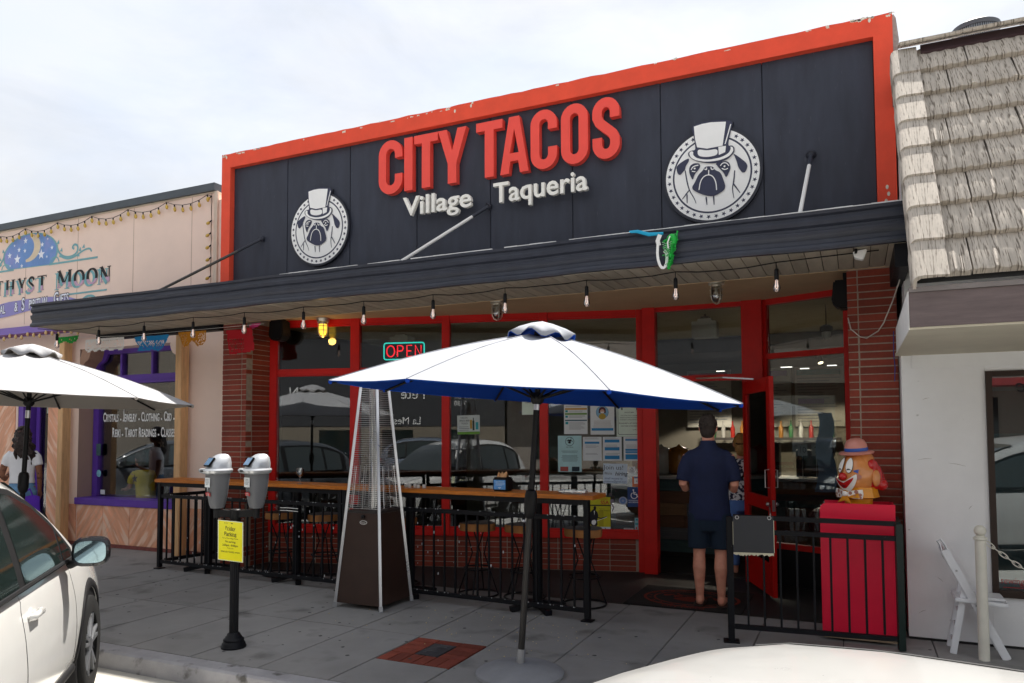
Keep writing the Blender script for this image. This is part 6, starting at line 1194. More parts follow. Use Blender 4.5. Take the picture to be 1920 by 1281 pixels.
B().box(-4.45, .28, 9.80, 10.5, 1.02, 1.06).build('counter_top', M('counter_grey', (.34, .33, .31), .35), ctr); B().box(-4.4, .25, 9.96, 10.4, 0, 1.01).build('counter_core', dw, ctr)
mb = M('menu_board', (.42, .42, .38), .7, var=.1); hdrs = [M('menu_magenta', (.40, .02, .10), .6), M('menu_violet', (.14, .06, .28), .6), M('menu_teal', (.02, .22, .24), .6), M('menu_brick', (.35, .08, .05), .6)]
for k, x in enumerate((-2.70, -1.72, -.90)):
    t = sub('menu_board', inr, (x+.37, 13.35, 2.4)); B().box(x, x+.76, 13.32, 13.36, 1.72, 2.72).build('board', mb, t); B().box(x+.03, x+.70, 13.30, 13.319, 2.58, 2.67).build('header', hdrs[k], t); B().box(x+.05, x+.45, 13.30, 13.319, 2.1, 2.18).build('header', hdrs[(k+3) % 4], t); b = B()
    for j in range(16): b.box(x+.04, x+random.uniform(.4, .72), 13.315, 13.319, 2.52-.048*j, 2.535-.048*j)
    b.build('print', greyink, t)
B().box(-2.4, -.2, 12.9, 13.3, 1.5, 1.54).build('shelf', dw, inr)
bt = [M('bottle_amber', (.20, .09, .02), .2), M('bottle_green', (.03, .10, .04), .2), M('bottle_clear', (.30, .30, .28), .15), M('bottle_red', (.25, .02, .015), .3)]
for k in range(14): x = -2.35+.155*k; B().lathe([(.035, 1.54), (.037, 1.70), (.012, 1.76), (.012, 1.82), (0, 1.82)], (x, 13.05, 0), 10).build('bottle', bt[k % 4], inr, smooth=50)
for k, x in enumerate((-2.7, -2.45, -2.2)): B().lathe([(.12, 1.06), (.16, 1.10), (.16, 1.38), (.12, 1.42), (.04, 1.44), (0, 1.48)], (x, 10.25, 0), 16).build('drink_jar', [bt[3], bt[2], bt[0]][k], inr, smooth=50)
B().box(-3.0, -2.55, 10.1, 10.12, 1.0, 1.0).box(-2.02, -1.72, 9.86, 9.87, 1.07, 1.15).build('counter_card', paperw, inr); b = B(); text(b, 'SO THERE.', (-1.87, 9.857, 1.11), X_, Z_, .06, .01, .8, width=.24); b.build('card_lettering', inkm, inr)
B().box(-.95, -.9, 10.2, 10.5, 1.06, 1.5).box(-.7, -.3, 10.3, 10.5, 1.06, 1.4).build('till', blackp, inr)
for k, s in enumerate(('10', '2', '28')):
    x = -.60+.16*k; st = sub('number_stand', inr, (x, 9.95, 1.06)); B().tube([(x, 9.95, 1.06), (x, 9.95, 1.34)], .006, 6).build('rod', steel, st); B().box(x-.055, x+.055, 9.945, 9.955, 1.34, 1.48).build('card', M('number_card', (.34, .34, .31), .7), st); b = B(); text(b, s, (x, 9.942, 1.41), X_, Z_, .11, 0, .8); b.build('number', inkm, st)
for (x, y, z, w) in ((-1.65, 9.3, 2.90, .30), (-6.08, 9.3, 2.97, .32)):
    t = thing('ceiling_heater', 'pale box heater hung from the ceiling inside the restaurant'+(' above the doorway' if x > -2 else ' behind the OPEN sign'), 'heater', (x, y, z)); B().box(x-w/2, x+w/2, y-.1, y+.1, z-.10, z+.10).build('case', M('heater_cream', (.52, .50, .42), .6), t, bevel=.006); B().box(x-w*.28, x+w*.28, y-.06, y+.06, z+.101, z+.135).build('top_vent', M('heater_cream', (.52, .50, .42)), t); B().tube([(x, y, z+.13), (x, y, 3.1)], .012, 8).box(x-.05, x+.05, y-.05, y+.05, z+.135, z+.165).build('hanger', M('dark_hanger', (.05, .05, .05), .5), t)
def spot(x, y, z, lit, lab):
    t = thing('track_spotlight', lab, 'spotlight', (x, y, z)); d = V((.25, -.35, -.9)).normalized(); p = V((x, y, z)); B().tube([p, p+d*.13], .038, 12).box(x-.05, x+.05, y-.02, y+.02, z+.02, z+.05).tube([(x, y, z), (x, y, z+.06)], .01, 6).build('can', blackp, t, smooth=40)
    B().lathe([(.033, 0), (.0, .002)], p+d*.131, 14, ax=d).build('lens', M('warm_lens', (1, .8, .5), .3, emit=1.2 if lit else .2) if lit else M('dim_lens', (.5, .45, .35), .3, emit=.1), t)
    if lit:
        l = bpy.data.lights.new('spot_glow', 'SPOT'); l.energy = 60; l.color = (1, .8, .55); l.spot_size = radians(100); l.shadow_soft_size = .05; o = bpy.data.objects.new('spot_glow', l); COL.objects.link(o); o.location = p+d*.16; o.rotation_euler = (-V((.1, .5, -.8))).to_track_quat('Z', 'Y').to_euler()
spot(-1.15, 11.0, 2.56, False, 'black unlit track spotlight inside near the doorway'); spot(-.42, 10.6, 2.66, True, 'black track spotlight lit inside the right hand window')
for x, y, w in ((-1.0, 11.9, .16), (-.75, 12.3, .13), (-.35, 11.9, .13), (-2.0, 12.2, .12)): B().box(x, x+w, y, y+.1, 2.612, 2.618).build('downlight', M('downlight_white', (1, .95, .85), .4, emit=.5), inr)
for x, y in ((-.92, 11.9), (-1.95, 12.2)):
    l = bpy.data.lights.new('downlight_glow', 'SPOT'); l.energy = 40; l.color = (1, .88, .7); l.spot_size = radians(120); l.shadow_soft_size = .06; o = bpy.data.objects.new('downlight_glow', l); COL.objects.link(o); o.location = (x, y, 2.6)
pdl = thing('pendant_lamp', 'small caged pendant lamp hanging inside the right hand window', 'pendant lamp', (-.27, 9.2, 2.8)); B().tube([(-.27, 9.2, 2.83), (-.27, 9.2, 3.1)], .008, 6).lathe([(.03, .12), (.07, .10), (.072, .05), (.06, .04), (0, .04)], (-.27, 9.2, 2.74), 16).build('housing', M('dark_hanger', (.05, .05, .05)), pdl, smooth=40); B().lathe([(.05, .04), (.05, .0), (.03, -.04), (0, -.055)], (-.27, 9.2, 2.74), 16).build('lamp_glass', M('frost_bulb', (.6, .58, .5)), pdl, smooth=60)
# blue apron hanging in the right window
o = B().add([(-.30+.02*sin(k*1.3)+dx*(1+.5*k/8), 8.95+.03*cos(k*2+dx*30), 1.85-.11*k) for k in range(9) for dx in (-.07, -.035, 0, .035, .07)], [(k*5+i, k*5+i+1, k*5+i+6, k*5+i+5) for k in range(8) for i in range(4)]).build('hanging_apron', M('pale_blue_cloth', (.22, .30, .42), .9), smooth=60, at=(-.3, 8.95, 1.85)); tag(o, 'pale blue cloth hanging inside the right hand window', 'cloth')
o = B().ball((-.36, 9.2, .62), .16, 10, 8).ball((-.2, 9.1, .55), .12, 10, 8).build('plant_tangle', M('dark_red_pot', (.10, .01, .01), .5), at=(-.3, 9.15, .5)); tag(o, 'dark red pots on the floor inside the right hand window', 'pots')
# ---------------------------------------------------------------- inside the stucco shop
si = thing('shop_interior', 'dark crystal shop interior behind the purple window', 'interior', (-9.6, 9, 0))
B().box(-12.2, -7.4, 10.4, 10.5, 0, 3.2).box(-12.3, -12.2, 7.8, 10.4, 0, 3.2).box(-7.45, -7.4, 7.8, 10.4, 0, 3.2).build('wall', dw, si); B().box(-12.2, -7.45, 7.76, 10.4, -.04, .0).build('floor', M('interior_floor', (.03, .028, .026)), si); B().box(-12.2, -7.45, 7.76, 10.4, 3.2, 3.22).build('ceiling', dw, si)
B().box(-10.4, -9.2, 9.3, 9.8, 0, .9).build('display_table', M('display_wood', (.20, .09, .03), .6), si); B().lathe([(.34, 0), (.34, .03), (0, .03)], (-9.1, 9.0, 1.05), 24, ax=(.2, -1, 0)).build('chair_back', M('display_wood', (.20, .09, .03)), si)
for k in range(7): B().box(-10.3+.16*k, -10.2+.16*k, 9.35, 9.45, .9, 1.0+.05*(k % 3)).build('display_item', [M('item_violet', (.15, .06, .2), .5), M('item_gold', (.30, .18, .03), .5), M('item_teal', (.04, .15, .16), .5)][k % 3], si)
B().box(-8.9, -8.5, 8.6, 8.62, 1.0, 1.42).build('yellow_card', M('item_gold', (.30, .18, .03)), si); B().box(-9.4, -8.55, 8.8, 8.82, 1.62, 1.98).build('red_poster', M('item_red', (.25, .02, .04), .6), si)

# ---------------------------------------------------------------- people
def remesh(o, vs, it=6):
    md = o.modifiers.new('r', 'REMESH'); md.mode = 'VOXEL'; md.voxel_size = vs; md.use_smooth_shade = True; ms = o.modifiers.new('s', 'SMOOTH'); ms.iterations = it; ms.factor = .5
    dg = bpy.context.evaluated_depsgraph_get(); me = bpy.data.meshes.new_from_object(o.evaluated_get(dg)); mt = o.data.materials[0]; o.modifiers.clear(); o.data = me
    if not me.materials: me.materials.append(mt)
    me.shade_smooth(); return o
class Fig:      # a figure in its own frame: x its right, y forward, z up
    def __init__(s, name, lab, loc, heading):
        s.o = V(loc); h = V(heading).normalized(); s.M = Matrix(((h.y, h.x, 0), (-h.x, h.y, 0), (0, 0, 1))); s.t = thing(name, lab, 'person', loc)
    def p(s, q): return s.o+s.M @ V(q)
    def tube(s, b, pts, r, n=14): return b.tube([s.p(q) for q in pts], r, n)
    def ball(s, b, q, r, sc=(1, 1, 1), n=16, m=12): return b.ball(s.p(q), r, n, m, sc, s.M)
    def torso(s, b, rows, n=20):     # rows of (z, half width, half depth, y offset)
        o = len(b.v)
        for z, w, d, y in rows:
            for k in range(n): a = 2*pi*k/n; b.v.append(s.p((w*cos(a), y+d*sin(a), z)))
        for i in range(len(rows)-1):
            for k in range(n): b.f.append((o+i*n+k, o+i*n+(k+1) % n, o+(i+1)*n+(k+1) % n, o+(i+1)*n+k))
        b.f += [tuple(o+k for k in reversed(range(n))), tuple(o+(len(rows)-1)*n+k for k in range(n))]; return b
    def hand(s, b, w, d, up, spread=1, L=.085):
        w, d, up = V(w), V(d).normalized(), V(up).normalized(); sd = d.cross(up).normalized(); up = sd.cross(d)
        b.obox(s.p(w+d*L*.5), s.M@sd, s.M@d, s.M@up, .078, L, .028)
        for k, (off, l) in enumerate(((-.030, .062), (-.010, .074), (.011, .069), (.031, .052))):
            a = w+d*L*.95+sd*off; c1 = a+d*l*.5-up*.004; c2 = c1+d*l*.42-up*.02; s.tube(b, [a-d*.02, a, c1, c2], [.0088, .009, .0083, .007], 8)
        th = w+d*.02-sd*.034*spread; s.tube(b, [th, th+d*.03-sd*.022*spread, th+d*.06-sd*.028*spread], [.012, .0105, .009], 8)
    def head(s, b, c, sk=1.0):
        c = V(c); s.ball(b, c, .1, (.76*sk, .95*sk, 1.12*sk), 20, 14); s.ball(b, c+V((0, .022, -.055)), .068, (.86, .95, 1.0)); s.ball(b, c+V((0, .062, -.085)), .032, (1.1, .8, .8))
        s.tube(b, [c+V((0, .092, .012)), c+V((0, .112, -.022)), c+V((0, .094, -.032))], [.008, .014, .010], 8)
        for sg in (1, -1): s.ball(b, c+V((sg*.077, -.005, -.005)), .03, (.38, .75, 1.1), 12, 8); s.ball(b, c+V((sg*.03, .083, .012)), .014, (1.1, .7, .8), 8, 6)
        s.tube(b, [c+V((-.024, .088, -.058)), c+V((0, .096, -.058)), c+V((.024, .088, -.058))], .0075, 6)
def eyes(f, c):
    b = B(); c = V(c)
    for sg in (1, -1): f.ball(b, c+V((sg*.03, .089, .013)), .0085, (1.2, .6, .7), 8, 6)
    b.build('eyes', inkm, f.t, smooth=60)
# man waiting in the doorway, seen from behind
m = Fig('person', 'man seen from behind in navy polo and shorts at the open door', (-1.262, 7.165, .018), (-.05, 1, 0))
b = B(); HC = (0.0, .02, 1.665)
m.head(b, HC); m.tube(b, [(0, -.015, 1.44), (0, -.005, 1.52), (0, .01, 1.60)], [.066, .058, .056])
m.torso(b, [(.92, .165, .11, 0), (1.05, .155, .105, 0), (1.2, .165, .11, 0), (1.36, .18, .11, 0), (1.45, .13, .09, -.01)])
for sg in (1, -1):
    m.tube(b, [(sg*.095, 0, .92), (sg*.10, .01, .70), (sg*.098, .005, .52), (sg*.098, -.012, .47), (sg*.098, -.026, .36), (sg*.098, -.018, .22), (sg*.098, -.006, .10), (sg*.098, .0, .045)], [.088, .076, .058, .054, .060, .046, .036, .040], 16)
    m.ball(b, (sg*.098, -.028, .052), .036, (.95, 1.1, 1.1)); m.tube(b, [(sg*.098, -.03, .04), (sg*.105, .06, .042), (sg*.115, .15, .028), (sg*.12, .19, .022)], [.034, .036, .032, .02], 12)
    m.tube(b, [(sg*.185, -.01, 1.40), (sg*.225, -.02, 1.28), (sg*.235, -.025, 1.13), (sg*.225, .02, 1.09), (sg*.17, .14, 1.13), (sg*.12, .22, 1.17)], [.052, .046, .040, .039, .033, .027], 14)
    m.hand(b, (sg*.115, .225, 1.172), (-sg*.5, .7, .2), (0, -.2, 1), sg)
remesh(b.build('body', skinl, m.t), .006); eyes(m, HC)
navyp = M('navy_polo', (.012, .018, .055), .85, var=.25, scale=7, bump=.7, bscale=7); navys = M('navy_shorts', (.008, .018, .036), .85, var=.25, scale=6, bump=.3, bscale=8)
b = B(); m.torso(b, [(.80, .190, .132, .0), (.86, .192, .135, 0), (.95, .188, .13, 0), (1.05, .180, .122, 0), (1.18, .186, .122, 0), (1.32, .206, .128, -.004), (1.40, .205, .118, -.008), (1.455, .155, .098, -.012), (1.49, .085, .078, -.012), (1.525, .066, .068, -.004)])
for sg in (1, -1): m.tube(b, [(sg*.13, -.01, 1.425), (sg*.185, -.015, 1.375), (sg*.222, -.02, 1.28), (sg*.238, -.025, 1.165)], [.052, .060, .064, .065], 16)
remesh(b.build('polo_shirt', navyp, m.t), .011, 5)
b = B(); m.torso(b, [(1.49, .080, .078, -.01), (1.545, .068, .070, -.002)]); b.build('collar', navyp, m.t, smooth=50); B().obox(m.p((0, -.088, 1.462)), m.M@X_, m.M@V((0, -1, .3)).normalized(), m.M@V((0, .3, 1)).normalized(), .05, .002, .006).build('label', M('grey_label', (.25, .26, .3), .7), m.t)
b = B(); m.torso(b, [(.70, .16, .115, 0), (.80, .184, .130, 0), (.92, .18, .125, 0), (1.0, .172, .12, 0)])
for sg in (1, -1): m.tube(b, [(sg*.095, 0, .86), (sg*.10, .0, .70), (sg*.104, .0, .56), (sg*.104, .0, .535)], [.105, .102, .098, .096], 18)
remesh(b.build('shorts', navys, m.t), .011, 4)
hairb = M('dark_grey_hair', (.035, .026, .022), .8, var=.4, scale=40, bump=.6, bscale=70)
b = B(); c = V(HC); m.ball(b, c+V((0, -.012, .022)), .1, (.82, .98, 1.12), 22, 16); m.ball(b, c+V((0, -.045, -.03)), .075, (.94, .78, 1.05)); 
for k in range(150): a = random.uniform(0, 2*pi); e = random.uniform(-.1, 1.3); m.ball(b, c+V((.081*cos(a)*cos(e), -.012+.096*sin(a)*cos(e)-.004, .022+.108*sin(e))), .011, (1, 1, 1), 6, 4)
o = remesh(b.build('hair', hairb, m.t), .006, 2)
for sg in (1, -1):
    b = B(); q = [(-.052, -.05), (-.055, .12), (-.045, .20), (0, .23), (.045, .20), (.054, .10), (.048, -.05), (0, -.085)]; pl = smoothpoly(q, 1); b.prism(pl, m.p((sg*.105, 0, .014)), m.M@X_, m.M@Y_, .012); b.tube([m.p((sg*.105-.04, .05, .012)), m.p((sg*.108, .08, .075)), m.p((sg*.113, .13, .06)), m.p((sg*.108, .10, .07)), m.p((sg*.105+.042, .05, .012))], .007, 6); b.build('sandal', M('dark_brown_rubber', (.035, .022, .018), .7), m.t)
B().obox(m.p((-.07, .30, 1.22)), m.M@X_, m.M@V((0, .6, .8)), m.M@V((0, -.8, .6)), .07, .145, .008).build('phone', blackp, m.t)
# woman at the counter
m = Fig('person', 'blonde woman in patterned blouse and jeans just inside the door', (-1.22, 9.05, 0), (-.25, 1, 0)); b = B(); HC = (0, .02, 1.50)
m.head(b, HC, .95); m.tube(b, [(0, -.01, 1.28), (0, 0, 1.40), (0, .01, 1.44)], [.055, .046, .046]); m.torso(b, [(.85, .15, .1, 0), (1.0, .13, .09, 0), (1.22, .155, .1, 0), (1.30, .11, .08, 0)])
for sg in (1, -1): m.tube(b, [(sg*.085, 0, .86), (sg*.085, 0, .45), (sg*.085, -.01, .1), (sg*.085, 0, .04)], [.08, .055, .038, .036]); m.tube(b, [(sg*.085, -.03, .035), (sg*.09, .15, .025)], [.034, .026]); m.tube(b, [(sg*.165, 0, 1.25), (sg*.2, 0, 1.0), (sg*.15, .17, 1.04)], [.045, .037, .028]); m.hand(b, (sg*.14, .18, 1.05), (-sg*.4, .8, .2), (0, -.2, 1), sg)
remesh(b.build('body', skinl, m.t), .007); eyes(m, HC)
b = B(); m.torso(b, [(.84, .172, .12, 0), (.95, .165, .112, 0), (1.1, .165, .11, 0), (1.22, .178, .112, 0), (1.29, .14, .095, 0), (1.33, .07, .07, 0)]); [m.tube(b, [(sg*.13, 0, 1.27), (sg*.18, 0, 1.2), (sg*.20, 0, 1.06)], [.06, .058, .052]) for sg in (1, -1)]; remesh(b.build('blouse', M('floral_blouse', (.70, .70, .72), .85, var=.1, spots=((.03, .03, .06), 26, .5, .02)), m.t), .011)
b = B(); m.torso(b, [(.72, .15, .12, 0), (.85, .168, .118, 0), (.93, .15, .105, 0)]); [m.tube(b, [(sg*.085, 0, .82), (sg*.085, 0, .45), (sg*.085, -.01, .09)], [.098, .07, .052]) for sg in (1, -1)]; remesh(b.build('jeans', M('blue_jeans', (.09, .18, .45), .85, var=.2), m.t), .011)
b = B(); c = V(HC); m.ball(b, c+V((0, -.012, .02)), .1, (.84, 1.0, 1.12)); m.ball(b, c+V((0, -.06, -.05)), .075, (.95, .7, 1.3)); remesh(b.build('hair', M('blonde_hair', (.42, .22, .07), .6, var=.35, scale=20, stretch=(6, 6, 1)), m.t), .008, 3); B().tube([m.p((-.082, .03, 1.53)), m.p((-.05, -.085, 1.50)), m.p((.05, -.085, 1.50)), m.p((.082, .03, 1.53))], .007, 6).build('glasses_strap', blackp, m.t); B().tube([m.p((.12, -.07, 1.30)), m.p((0, -.118, 1.12)), m.p((-.14, -.09, .96))], .012, 6).build('bag_strap', blackp, m.t)
# woman at the left
m = Fig('person', 'woman with long curly dark hair in white tee and blue jeans', (-10.62, 6.62, 0), (-.55, .85, 0)); b = B(); HC = (0, .02, 1.615)
m.head(b, HC, .96); m.tube(b, [(0, -.01, 1.38), (0, 0, 1.50), (0, .01, 1.55)], [.058, .047, .047]); m.torso(b, [(.9, .16, .11, 0), (1.05, .13, .09, 0), (1.25, .155, .1, 0), (1.38, .12, .08, 0)])
for sg in (1, -1): m.tube(b, [(sg*.09, 0, .92), (sg*.09, 0, .5), (sg*.09, -.015, .3), (sg*.09, 0, .1), (sg*.09, 0, .04)], [.085, .056, .058, .038, .036]); m.tube(b, [(sg*.09, -.03, .035), (sg*.095, .16, .025)], [.034, .026])
m.tube(b, [(.165, 0, 1.36), (.215, -.01, 1.2), (.225, -.0, 1.08), (.215, .03, .93), (.21, .045, .86)], [.048, .042, .037, .029, .026]); m.hand(b, (.21, .047, .855), (0, .1, -1), (1, 0, 0), 1)
m.tube(b, [(-.165, 0, 1.36), (-.225, -.03, 1.2), (-.25, -.03, 1.07), (-.27, .10, 1.02), (-.28, .22, 1.08)], [.048, .044, .038, .032, .026]); m.hand(b, (-.28, .225, 1.083), (-.1, .8, .35), (-.3, -.2, 1), -1)
remesh(b.build('body', M('skin_brown_tattoo', (.24, .10, .055), .48, var=.15, scale=16, spots=((.09, .035, .022), 18, .56, .06)), m.t), .006); eyes(m, HC)
b = B(); m.torso(b, [(.965, .168, .118, 0), (1.05, .155, .11, 0), (1.2, .168, .112, 0), (1.33, .182, .115, 0), (1.39, .15, .1, 0), (1.43, .075, .072, 0)]); [m.tube(b, [(sg*.13, 0, 1.385), (sg*.185, -.005, 1.32), (sg*.215, -.012, 1.21)], [.062, .064, .06]) for sg in (1, -1)]; remesh(b.build('tee_shirt', M('white_tee', (.74, .74, .76), .85, var=.05, bump=.25, bscale=9), m.t), .011, 5)
b = B(); m.torso(b, [(.74, .16, .125, 0), (.88, .182, .128, -.01), (.98, .15, .105, 0)]); [m.tube(b, [(sg*.09, -.005, .86), (sg*.09, 0, .5), (sg*.09, -.01, .1)], [.108, .075, .055]) for sg in (1, -1)]; remesh(b.build('jeans', M('light_blue_jeans', (.13, .26, .42), .85, var=.3, scale=8, bump=.2, bscale=20), m.t), .011)
b = B(); c = V(HC); random.seed(4); m.ball(b, c+V((0, -.01, .02)), .1, (.9, 1.04, 1.14))
for k in range(150):
    a = random.uniform(0, 2*pi); e = random.uniform(-.2, 1.4); m.ball(b, c+V((.093*cos(a)*cos(e), -.018+.10*sin(a)*cos(e)-.006, .025+.115*sin(e))), random.uniform(.013, .022), (1, 1, 1), 7, 5)
for k in range(46):
    a = random.uniform(.1, 3.0)+pi; p0 = c+V((.08*cos(a), -.02+.085*sin(a), random.uniform(-.06, .06))); ln = random.uniform(.16, .40); ph_ = random.uniform(0, 6); sx = .05+random.gauss(0, .03)
    m.tube(b, [p0+V((sx*i/9+.014*cos(ph_+i*1.5)+p0.x*.25*i/9, -.03*sin(pi*i/9)-.02*i/9+.014*sin(ph_+i*1.5), -ln*i/9)) for i in range(10)], [.017]*8+[.012, .006], 7)
remesh(b.build('hair', M('dark_curly_hair', (.022, .012, .010), .55, var=.5, scale=30, bump=.5, bscale=60, spots=((.10, .035, .025), 24, .60, .06)), m.t), .007, 1)
bg_ = thing('tote_bag', 'purple tote bag with black script hanging from the woman\'s hand', 'bag', (-10.30, 6.55, .62)); bu = V((.93, .36, 0)).normalized(); bc = V((-10.33, 6.52, .60))
b = B(); nx_, nz2 = 8, 8
for sg in (1, -1):
    o = len(b.v)
    for i in range(nx_+1):
        for k in range(nz2+1): fx, fz = i/nx_-.5, k/nz2-.5; b.v.append(bc+bu*(fx*.36*(1-.06*fz))+Z_*(fz*.40+.015*sin(fx*7))+V((-bu.y, bu.x, 0))*sg*(.04*(1-(2*fx)**2)*(1-.5*(fz+.5))+.002+.008*sin(9*fx+4*fz)))
    b.f += [(o+i*(nz2+1)+k, o+(i+1)*(nz2+1)+k, o+(i+1)*(nz2+1)+k+1, o+i*(nz2+1)+k+1) for i in range(nx_) for k in range(nz2)]
b.build('bag_cloth', M('purple_cloth', (.085, .018, .36), .8, var=.15), bg_, smooth=60); B().tube([bc+bu*-.09+Z_*.19, bc+bu*-.07+Z_*.30, V((-10.46, 6.50, .80)), bc+bu*.03+Z_*.30, bc+bu*.08+Z_*.19], [(.006, .014)]*5, 6).build('handles', M('purple_cloth', (.085, .018, .36)), bg_)
b = B(); text(b, 'Amethyst', bc+V((bu.y, -bu.x, 0))*.052+Z_*.0-bu*.02, bu, Z_, .075, 0, .8, shear=.3); text(b, 'Moon', bc+V((bu.y, -bu.x, 0))*.052-Z_*.06-bu*.02, bu, Z_, .065, 0, .9, shear=.3); b.build('lettering', inkm, bg_)
o = B().tube([(-10.16, 6.62, .62), (-10.02, 6.86, .006)], .008, 6).build('black_rod', blackp, at=(-10.02, 6.86, 0)); tag(o, 'thin black rod leaning on the ground beside the purple bag', 'rod')
# girl seated inside the shop window
m = Fig('person', 'girl with long hair in yellow shirt seated inside the purple window', (-9.85, 7.98, .10), (-1, .15, 0)); b = B(); HC = (0, .12, 1.16)
m.head(b, HC, .93); m.tube(b, [(0, .03, .98), (0, .09, 1.06), (0, .11, 1.11)], [.05, .043, .043]); m.torso(b, [(.52, .13, .1, -.06), (.75, .125, .09, -.02), (.95, .14, .09, .03), (1.0, .1, .07, .04)])
for sg in (1, -1): m.tube(b, [(sg*.075, -.04, .54), (sg*.085, .36, .52), (sg*.085, .40, .45), (sg*.085, .36, .06), (sg*.085, .42, .04)], [.075, .055, .05, .04, .034]); m.tube(b, [(sg*.15, .03, .95), (sg*.18, .10, .74), (sg*.14, .28, .70)], [.04, .034, .027]); m.hand(b, (sg*.135, .29, .70), (-sg*.3, .9, 0), (0, 0, 1), sg)
remesh(b.build('body', skinl, m.t), .008); eyes(m, HC)
b = B(); m.torso(b, [(.5, .15, .115, -.06), (.75, .145, .105, -.02), (.93, .16, .105, .03), (1.0, .11, .085, .04)]); [m.tube(b, [(sg*.12, .03, .96), (sg*.165, .06, .88), (sg*.175, .09, .80)], [.055, .055, .05]) for sg in (1, -1)]; remesh(b.build('shirt', M('yellow_shirt', (.80, .62, .02), .85, var=.15), m.t), .012); b = B(); m.ball(b, V(HC)+V((0, -.015, .02)), .1, (.86, 1.0, 1.1)); m.ball(b, V(HC)+V((0, -.09, -.12)), .09, (1, .7, 1.8)); remesh(b.build('hair', M('brown_hair', (.06, .025, .012), .6, var=.3), m.t), .009, 2)
b = B(); m.torso(b, [(.44, .15, .13, -.04), (.58, .15, .12, -.05)]); [m.tube(b, [(sg*.075, -.03, .54), (sg*.085, .36, .52), (sg*.085, .38, .40), (sg*.085, .36, .12)], [.085, .066, .06, .05]) for sg in (1, -1)]; remesh(b.build('trousers', M('dark_red_trousers', (.12, .02, .03), .85), m.t), .012)
o = B().box(-10.03, -9.61, 7.80, 8.12, .06, .54).build('bench', M('display_wood', (.20, .09, .03)), at=(-9.95, 8.45, 0)); tag(o, 'wooden bench under the girl inside the purple window', 'bench')
# ---------------------------------------------------------------- cars
carwhite = M('white_car_paint', (.60, .595, .575), .22, var=.01, coat=1.0); cardark = M('dark_grey_car_paint', (.035, .04, .048), .25, var=.02, coat=1); carsilver = M('blue_grey_car_paint', (.17, .20, .25), .25, metal=.5, var=.02, coat=1); carblue = M('blue_car_paint', (.02, .12, .42), .25, coat=1)
tint = M('car_glass', (.012, .020, .018), .03, var=.02, spec=.9, coat=1); trimm = M('car_black_trim', (.009, .009, .01), .6, var=.1, spec=.18); tyre = M('tyre_rubber', (.012, .012, .012), .9, var=.15, spec=.15); rimd = M('dark_alloy', (.05, .05, .055), .35, metal=.7); rims = M('machined_alloy', (.48, .49, .51), .3, metal=.9); seam = M('panel_gap', (.05, .05, .05), .8); mirg = M('mirror_silver', (.30, .42, .46), .01, metal=1, var=0)
NS = [(-2.22, .62, .35, .88, .90), (-2.18, .74, .30, .95, .96), (-2.0, .84, .26, .99, 1.01), (-1.6, .885, .24, 1.01, 1.03), (-1.0, .9, .22, 1.01, 1.03), (-.4, .9, .22, 1.0, 1.02), (.2, .9, .22, .99, 1.01), (.7, .895, .22, .975, 1.0), (1.0, .89, .22, .965, 1.012), (1.3, .885, .23, .945, 1.0), (1.6, .87, .24, .915, .972), (1.85, .84, .26, .875, .93), (2.02, .79, .28, .82, .868), (2.14, .71, .30, .74, .77), (2.20, .60, .34, .64, .66)]
def lerp_station(x):
    for i in range(len(NS)-1):
        a, c = NS[i], NS[i+1]
        if a[0] <= x <= c[0]: f = (x-a[0])/(c[0]-a[0]); f2 = f; return tuple(a[k]+(c[k]-a[k])*f2 for k in range(5))
    return NS[-1] if x > 0 else NS[0]
def half(x, raw=True):
    _, w, zb, zs, zt = lerp_station(x); h = zs-zb
    P = [(0, zb), (w*.86, zb), (w*.955, zb+h*.10), (w*.985, zb+h*.26), (w, zb+h*.46), (w*.995, zb+h*.58), (w*.985, zb+h*.70), (w*.955, zb+h*.84), (w*.925, zb+h*.94), (w*.88, zs), (w*.78, zs+(zt-zs)*.42), (w*.5, zs+(zt-zs)*.82), (0, zt)]
    for _ in range(2): P = [P[0]]+[q for i in range(len(P)-1) for q in ((P[i][0]*.75+P[i+1][0]*.25, P[i][1]*.75+P[i+1][1]*.25), (P[i][0]*.25+P[i+1][0]*.75, P[i][1]*.25+P[i+1][1]*.75))]+[P[-1]]
    return P
def side_y(x, z):
    h = half(x)
    for i in range(2, len(h)-1):
        if h[i][1] <= z <= h[i+1][1]: f = (z-h[i][1])/max(1e-6, h[i+1][1]-h[i][1]); return h[i][0]+(h[i+1][0]-h[i][0])*f
    return h[-1][0] if z < 1 else .8
RF = [(1.06, .99), (.85, 1.14), (.55, 1.33), (.25, 1.47), (-.05, 1.56), (-.4, 1.605), (-.9, 1.615), (-1.4, 1.57), (-1.75, 1.47), (-2.0, 1.30), (-2.14, 1.02)]
def roofz(x):
    for i in range(len(RF)-1):
        a, c = RF[i], RF[i+1]
        if c[0] <= x <= a[0]: f = (x-a[0])/(c[0]-a[0]); return a[1]+(c[1]-a[1])*f
    return 1.0
def cab_y(x, z):        # cabin side: leans in from belt to roof
    zb = .985; f = max(0, min(1, (z-zb)/(1.615-zb))); return (.84-.235*f**1.15)*(1 if x > -1.6 else 1-.12*(-1.6-x)/.5)
class CarB(B): pass
